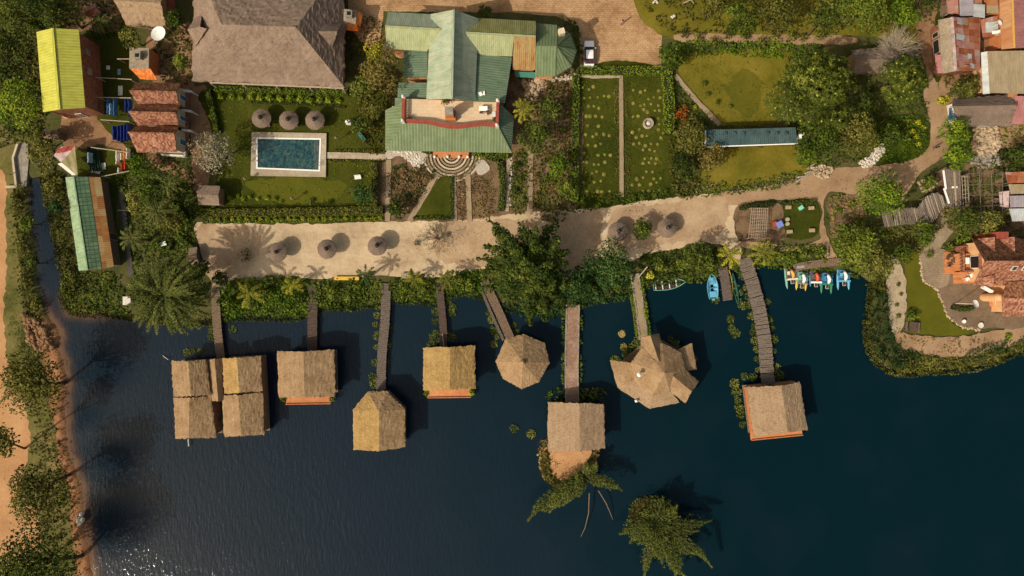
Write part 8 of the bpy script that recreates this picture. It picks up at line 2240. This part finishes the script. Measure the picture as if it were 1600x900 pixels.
palm('date_palm', 'great date palm with a wide feathery crown at the lake edge', 258, 462, 8.6, 78, 6.9, L_['palm'], bk, .62, .56, .55, 210, .8, tb=.56, lw=.2)
cp = 'yellowing coconut palms on the shore'
for lab, x, y, h, n, l in (('yellow coconut palm beside the walkway to the double hut', 390, 459, 4.5, 10, 3.0), ('small yellow palm beside the dark walkway of the square hut', 456, 446, 3.2, 9, 2.0), ('small palm beside the dark walkway of the golden hut, yellow fronds', 701, 438, 3.4, 10, 2.2), ('yellow palm beside the warped boardwalk', 1141, 398, 3.6, 11, 2.4), ('olive palm on the far side of the warped boardwalk', 1192, 394, 3.8, 12, 2.7), ('small yellow palm beside the tan wooden chest', 648, 436, 3, 9, 1.9)):
    palm('coconut_palm', lab, x, y, h, n, l, L_['coco'], bk, .75, .34, .5, 70, .5, group=cp, tb=.5)
for lab, x, y, h, n, l, mt in (('pale green palm beside the east wall of the hotel', 818, 172, 4, 16, 2.2, 'coco'), ('bluish palm over the yellow bench', 572, 430, 3.4, 11, 2.0, 'teal'), ('dark fan of palm leaves behind the hotel nave', 757, 18, 2.6, 12, 1.4, 'mid'), ('palm with arching olive fronds in the jungle garden', 246, 330, 6, 20, 3.0, 'palm'), ('palm beside the muddy ditch', 206, 372, 5, 18, 2.6, 'palm'), ('palm in the jungle garden nearest the hut path', 262, 288, 6, 16, 2.6, 'palm'), ('grey green spiky palm at the upper yard edge', 158, 34, 2.4, 16, 1.9, 'palm'), ('dry palm beside the rusty house porch', 1500, 140, 3, 14, 1.8, 'palm')):
    palm('small_palm', lab, x, y, h, n, l, L_[mt], bk, .7, .32, .45, 60, .5, tb=.42)

hb, ho, tw = m['hedge_bright'], m['hedge_olive'], m['twig']
for lab, pts, w, h, mt in (('clipped bright hedge under the eave of the thatched hall', [(338,141),(440,144),(546,147)], 8, 1.0, hb), ('low clipped hedge line above the pool parasols', [(392,160),(470,163),(540,168)], 3, .4, ho), ('broad olive hedge along the foot of the pool garden', [(320,334),(420,333),(600,330)], 12, 1.2, ho),
    ('thin bright hedge along the promenade below the olive one', [(318,348),(420,346),(600,342)], 4, .35, hb), ('olive hedge beside the path at the end of the pool lawn', [(586,256),(586,326)], 10, 1.1, ho), ('curved bright hedge beside the dirt path of the hall', [(328,142),(334,170),(340,196),(342,210)], 8, 1.0, hb),
    ('square hedge at the foot of the little thatched hut', [(308,322),(340,322)], 7, .8, hb), ('bright hedge along the edge of the brick courtyard', [(906,113),(960,114),(1045,113)], 12, 1.2, hb), ('tall bright hedge between the vegetable lawn and the slanting path', [(1040,116),(1044,170),(1042,212)], 15, 1.4, hb),
    ('clipped hedge at the edge of the flower beds', [(899,120),(898,200),(897,318)], 10, 1.2, hb), ('yellowish hedge along the upper side of the pool path', [(524,236),(602,238)], 4, .5, ho), ('yellowish hedge along the lower side of the pool path', [(514,252),(602,252)], 3, .45, ho),
    ('dark clipped hedge at the foot of the triangle lawn', [(646,341),(708,341)], 5, .7, m['leaf_mid']), ('dark clipped hedge along the straight side of the triangle lawn', [(706,276),(706,340)], 4, .7, m['leaf_mid']), ('dark hedge beside the stony path', [(781,254),(786,290),(782,330)], 10, 1.0, m['leaf_mid']), ('second dark hedge beside the pebbles and verandah', [(760,246),(780,252)], 8, .9, m['leaf_mid']),
    ('dark hedge above the bean trellis', [(1154,326),(1180,322),(1206,320)], 7, 1.1, m['leaf_dark']), ('dark hedge above the little square lawn', [(1220,319),(1272,315)], 6, .9, m['leaf_mid']), ('bright sloping hedge in the jungle garden', [(268,318),(284,330),(296,348)], 10, 1.0, hb), ('second bright sloping hedge beside the promenade corner', [(278,366),(290,378),(302,390)], 10, 1.0, hb),
    ('ring shaped hedge around the white stool', [(246,376),(252,392),(264,392),(270,380)], 6, .7, hb), ('bright shrub hedge in front of the villa terrace', [(1488,380),(1514,376)], 8, 1.1, hb), ('low green hedge on the villa patio beside the dish', [(1484,480),(1502,484),(1518,480)], 7, .8, m['leaf_mid']), ('green hedge in front of the verandah right of the steps', [(740,242),(795,246)], 7, .9, hb),
    ('green hedge in front of the verandah beside the porch', [(660,236),(674,240)], 6, .8, m['leaf_mid'])):
    hedge(lab.replace(' right of the steps', ' past the steps'), pts, w, h, mt, tw)

B = {}
for k, mt, r, h, n in (('dark', 'leaf_dark', .6, .9, None), ('bright', 'hedge_bright', .5, .7, None), ('yellow', 'leaf_yellow', .45, .6, None), ('mid', 'leaf_mid', .8, 1.1, None), ('olive', 'leaf_olive', .8, 1.0, None), ('grey', 'leaf_grey', .55, .7, 90), ('orange', 'leaf_orange', 1.2, 1.3, None)):
    B[k] = bush_mesh('round_shrub', r, h, m[mt], tw, n); B[k]['category'] = 'shrub'
def row(kind, label, pts, sc=1.0, group=None, jit=0.0):
    for x, y in pts: place(B[kind], x + R.uniform(-jit, jit), y + R.uniform(-jit, jit), sc * R.uniform(.85, 1.15), label, group)
row('bright', 'round clipped shrub in the row below the hall hedge', [(348 + 15.2 * i, 151 + .55 * i) for i in range(13)], 1.15, 'row of clipped shrubs below the hall hedge')
row('bright', 'green ball shrub in the row along the promenade hedge', [(331 + 22 * i, 343 - .18 * i) for i in range(13)], .8, 'green ball shrubs along the promenade')
row('yellow', 'yellow ball shrub in the row along the promenade hedge', [(342 + 22 * i, 343 - .18 * i) for i in range(12)], .8, 'yellow ball shrubs along the promenade')
row('bright', 'small clipped shrub in the row below the sunlit pool lawn', [(360, 310), (372, 306), (382, 312), (392, 308), (404, 311), (418, 309), (432, 311), (440, 315)], .8, 'clipped shrubs below the pool')
row('dark', 'dark clipped shrub near the end of the pool garden', [(487, 315), (516, 316)], .9, 'dark clipped shrubs below the pool')
row('grey', 'silvery shrub in the round bed beside the promenade stones', [(652, 380), (700, 366)], .8, 'silvery shrubs')
row('mid', 'bushy shrub at the lower edge of the vegetable lawn', [(912, 318), (932, 320), (985, 312), (1002, 308), (1020, 306), (1036, 302)], 1.0, 'bushy shrubs above the promenade', 2)
row('orange', 'orange flowering shrub beside the slanting garden path', [(1063, 182)], 1.25)
row('yellow', 'yellow flowering shrub on the grassy road bend', [(1432, 192), (1440, 200), (1424, 206), (1434, 226), (1430, 214)], 1.1, 'yellow shrubs on the road bend')
row('yellow', 'yellow shrub by the thatched house at the road', [(1467, 158), (1473, 160), (1478, 153)], 1.6, 'yellow shrubs by the thatched house')
row('yellow', 'yellow shrub on the shore beside the slanting pole', [(1014, 430)], 1.5); row('yellow', 'yellow shrub beside the orange blossom shrub', [(1085, 168)], 1.0); row('yellow', 'yellow shrub at the top of the huge glossy tree', [(1276, 92)], 2.0)
row('mid', 'green shrub beside the orange terrace of the square straw hut', [(444, 622), (520, 622)], .9, 'shrubs on the square straw hut terrace'); row('bright', 'green shrub beside the orange terrace of the golden hut', [(666, 614), (738, 613)], 1.1, 'shrubs on the golden hut terrace')
row('mid', 'green shrub growing between the halves of the double hut', [(343, 655)], 1.1); row('mid', 'shrub on the lake lawn beside the picnic table', [(1420, 492)], 1.3); row('dark', 'dark shrub on the pale gravel path', [(1402, 444), (1406, 460), (1400, 476), (1402, 494)], .7, 'dark shrubs on the gravel path')
row('bright', 'small bright shrub on the bare bank below the villa', [(1573, 524)], 1.0); row('mid', 'shrub beside the villa path', [(1450, 398), (1444, 380), (1480, 388)], 1.1, 'shrubs beside the villa path'); row('mid', 'shrub against the lake front of the villa', [(1543, 462), (1557, 484)], .9, 'shrubs against the villa')
row('dark', 'potted green plant in the corner of the roof terrace', [], 1); row('olive', 'olive shrub along the earth path', [(1066 + 24 * i, 55 + (i % 3) * 4) for i in range(10)], 1.15, 'olive shrubs along the earth path', 4)
row('mid', 'shrub of the thicket on the shore', [(365, 470), (420, 452), (470, 470), (520, 452), (548, 462), (566, 448), (630, 452), (664, 446), (716, 440), (736, 446), (922, 448), (966, 446), (1030, 418), (1060, 412), (1108, 410), (1210, 398), (1232, 402), (1256, 400), (1276, 396)], 1.3, 'shrubs on the shore', 3)
row('dark', 'dark shrub of the leafy bed beside the stony path', [(808, 262), (814, 282), (806, 300), (816, 316)], 1.2, 'dark shrubs in the leafy bed', 2)
row('olive', 'olive shrub on the west bank of the canal', [(30, 310), (34, 380), (44, 440), (60, 478)], 1.2, 'shrubs on the west bank of the canal')
row('mid', 'shrub in the corner plot beside the path', [(1310, 330), (1330, 320), (1340, 350), (1318, 356)], 1.1, 'shrubs in the corner plot')
row('dark', 'dark low bush on the round lawn', [(1100, 132), (1106, 148), (1140, 168), (1120, 160)], .8, 'dark bushes on the round lawn')
for x, y, sc, lab in ((639.5, 185, .55, 'potted shrub in the corner of the roof terrace'), (772.5, 187, .5, 'potted shrub below the white locker on the roof terrace'), (696, 159, 1.15, 'big potted plant behind the chimney of the roof terrace')):
    c = W(x, y, 5.0); mb = MB(); mb.lathe([(.2, 0), (.28, .4)], 10, (c.x, c.y, 4.76)); o = place(B['olive'], x, y, sc, lab); o.location = (c.x, c.y, 5.1); o['category'] = 'potted plant'
    p = mb.build('pot', m['red_paint'], None); tag(p, 'clay pot holding the ' + lab.replace(' shrub', ' greenery').replace('big potted plant', 'big greenery'), 'pot')

def young_plant():
    P = np.array([[math.cos(a) * .14, math.sin(a) * .14, .16] for a in np.linspace(0, 6.28, 9)[:-1]]); D = P * [1, 1, 0] * 4 + [0, 0, .25]
    Q = leaves(P * [1.4, 1.4, 1], np.array([0, 0, 1.]) + RN.normal(size=P.shape) * .2, .34, .18, D)
    mb = MB(); prof = [(.2, .0), (.24, .07), (.36, .08), (.42, .0)]; mb.lathe(prof, 12, jit=.12)
    o = quads_object('young_plant', Q, .45 + .3 * RN.random(len(Q)), hb, loc=(0, 0, 0), extra=mb, mats=[hb, m['red_dirt']])
    o['category'] = 'young plant'; return o
yp = young_plant()
for x0, x1, y0, y1, nx, ny, lab, grp in ((990, 1036, 142, 298, 5, 16, 'young plant in a ring of straw, in the rows around the stone well', 'young plants around the stone well'), (910, 956, 138, 300, 5, 12, 'young plant in a ring of straw, in the shadier half of the vegetable lawn', 'young plants in the shadier half')):
    for j in range(ny):
        for i in range(nx):
            x = x0 + (x1 - x0) * (i + .5 * (j % 2)) / nx + R.uniform(-2.6, 2.6); y = y0 + (y1 - y0) * j / (ny - 1) + R.uniform(-2.6, 2.6)
            if math.hypot(x - 1012, y - 194) < 13 or R.random() < .22: continue
            o = place(yp, x, y, R.uniform(.5, .82), lab, grp, z=.1)

def pad_clump(k):
    n = 70; a = RN.random(n) * 6.28; r = .75 * np.sqrt(RN.random(n)); P = np.stack([np.cos(a) * r, np.sin(a) * r, .04 + .22 * RN.random(n)], 1)
    N = np.array([0, 0, 1.]) + RN.normal(size=(n, 3)) * .4
    o = quads_object('water_plant', leaves(P, N, .3 * (.6 + .7 * RN.random(n)), .24), .25 + .6 * RN.random(n), m['pad'], loc=(0, 0, 0)); o['category'] = 'water plant'; return o
pc = [pad_clump(k) for k in range(2)]
for lab, grp, pts in (
    ('clump of floating leaves beside the warped boardwalk', 'water plants along the warped boardwalk', [(1158,420),(1163,432),(1168,448),(1171,462),(1173,478),(1176,492),(1178,506),(1180,520),(1182,534),(1183,548),(1184,562),(1184,578),(1202,500),(1206,512),(1208,530),(1209,548),(1211,575),(1216,590),(1200,470)]),
    ('clump of floating leaves beside the tilted reed hut', 'water plants beside the tilted reed hut', [(1150,598),(1152,612),(1156,628),(1155,640),(1158,650),(1160,662),(1164,590),(1176,588),(1222,586)]),
    ('clump of floating leaves between the causeway and the restaurant', 'water plants beside the restaurant', [(968,564),(976,556),(984,548),(990,540),(982,560),(996,532),(960,562),(974,544)]),
    ('clump of leaves in the shadow behind the restaurant', 'water plants behind the restaurant', [(1048,530),(1056,538),(1084,562),(1046,542)]),
    ('clump of leaves beside the long grey plank walkway', 'water plants along the grey plank walkway', [(590,492),(587,506),(588,524),(586,544),(585,566),(582,590),(584,600),(606,510),(604,540),(603,566),(592,478)]),
    ('clump of leaves beside the walkway of the golden hut', 'water plants along the golden hut walkway', [(680,520),(676,528),(684,532),(682,500),(681,486),(702,472),(706,480),(704,490),(676,538),(704,524)]),
    ('clump of leaves beside the double walkway', 'water plants along the double walkway', [(768,500),(772,514),(776,528),(765,488),(804,508),(806,520),(770,540)]),
    ('clump of leaves beside the walkway of the double hut', 'water plants along the double hut walkway', [(331,512),(330,524),(362,514),(292,552),(300,548),(312,550)]),
    ('clump of leaves floating alone on the open water', 'water plants on open water', [(1146,512),(1150,520),(1143,500),(805,672),(830,680),(1118,470)]),
    ('clump of floating leaves beside the landing stage', 'water plants by the landing stage', [(1152,448),(1158,456),(1155,470),(1160,478)])):
    for i, (x, y) in enumerate(pts): place(pc[i % 2], x + R.uniform(-2, 2), y + R.uniform(-2, 2), R.uniform(.6, 1.05), lab, grp, z=WATER_Z + .01)
for x, y, lab in ((972, 522, 'round tan mat of dried leaves beside the earth causeway'), (976, 543, 'ragged tan mat of dried leaves near the restaurant')):
    n = 90; a = RN.random(n) * 6.28; r = .55 * np.sqrt(RN.random(n)); c = gp(x, y, WATER_Z)
    P = np.stack([c.x + np.cos(a) * r, c.y + np.sin(a) * r, c.z + .03 + .15 * RN.random(n)], 1)
    tag(quads_object('dried_leaf_mat', leaves(P, np.array([0, 0, 1.]) + RN.normal(size=(n, 3)) * .3, .3, .14), .5 + .5 * RN.random(n), L_['dry']), lab, 'water plant')
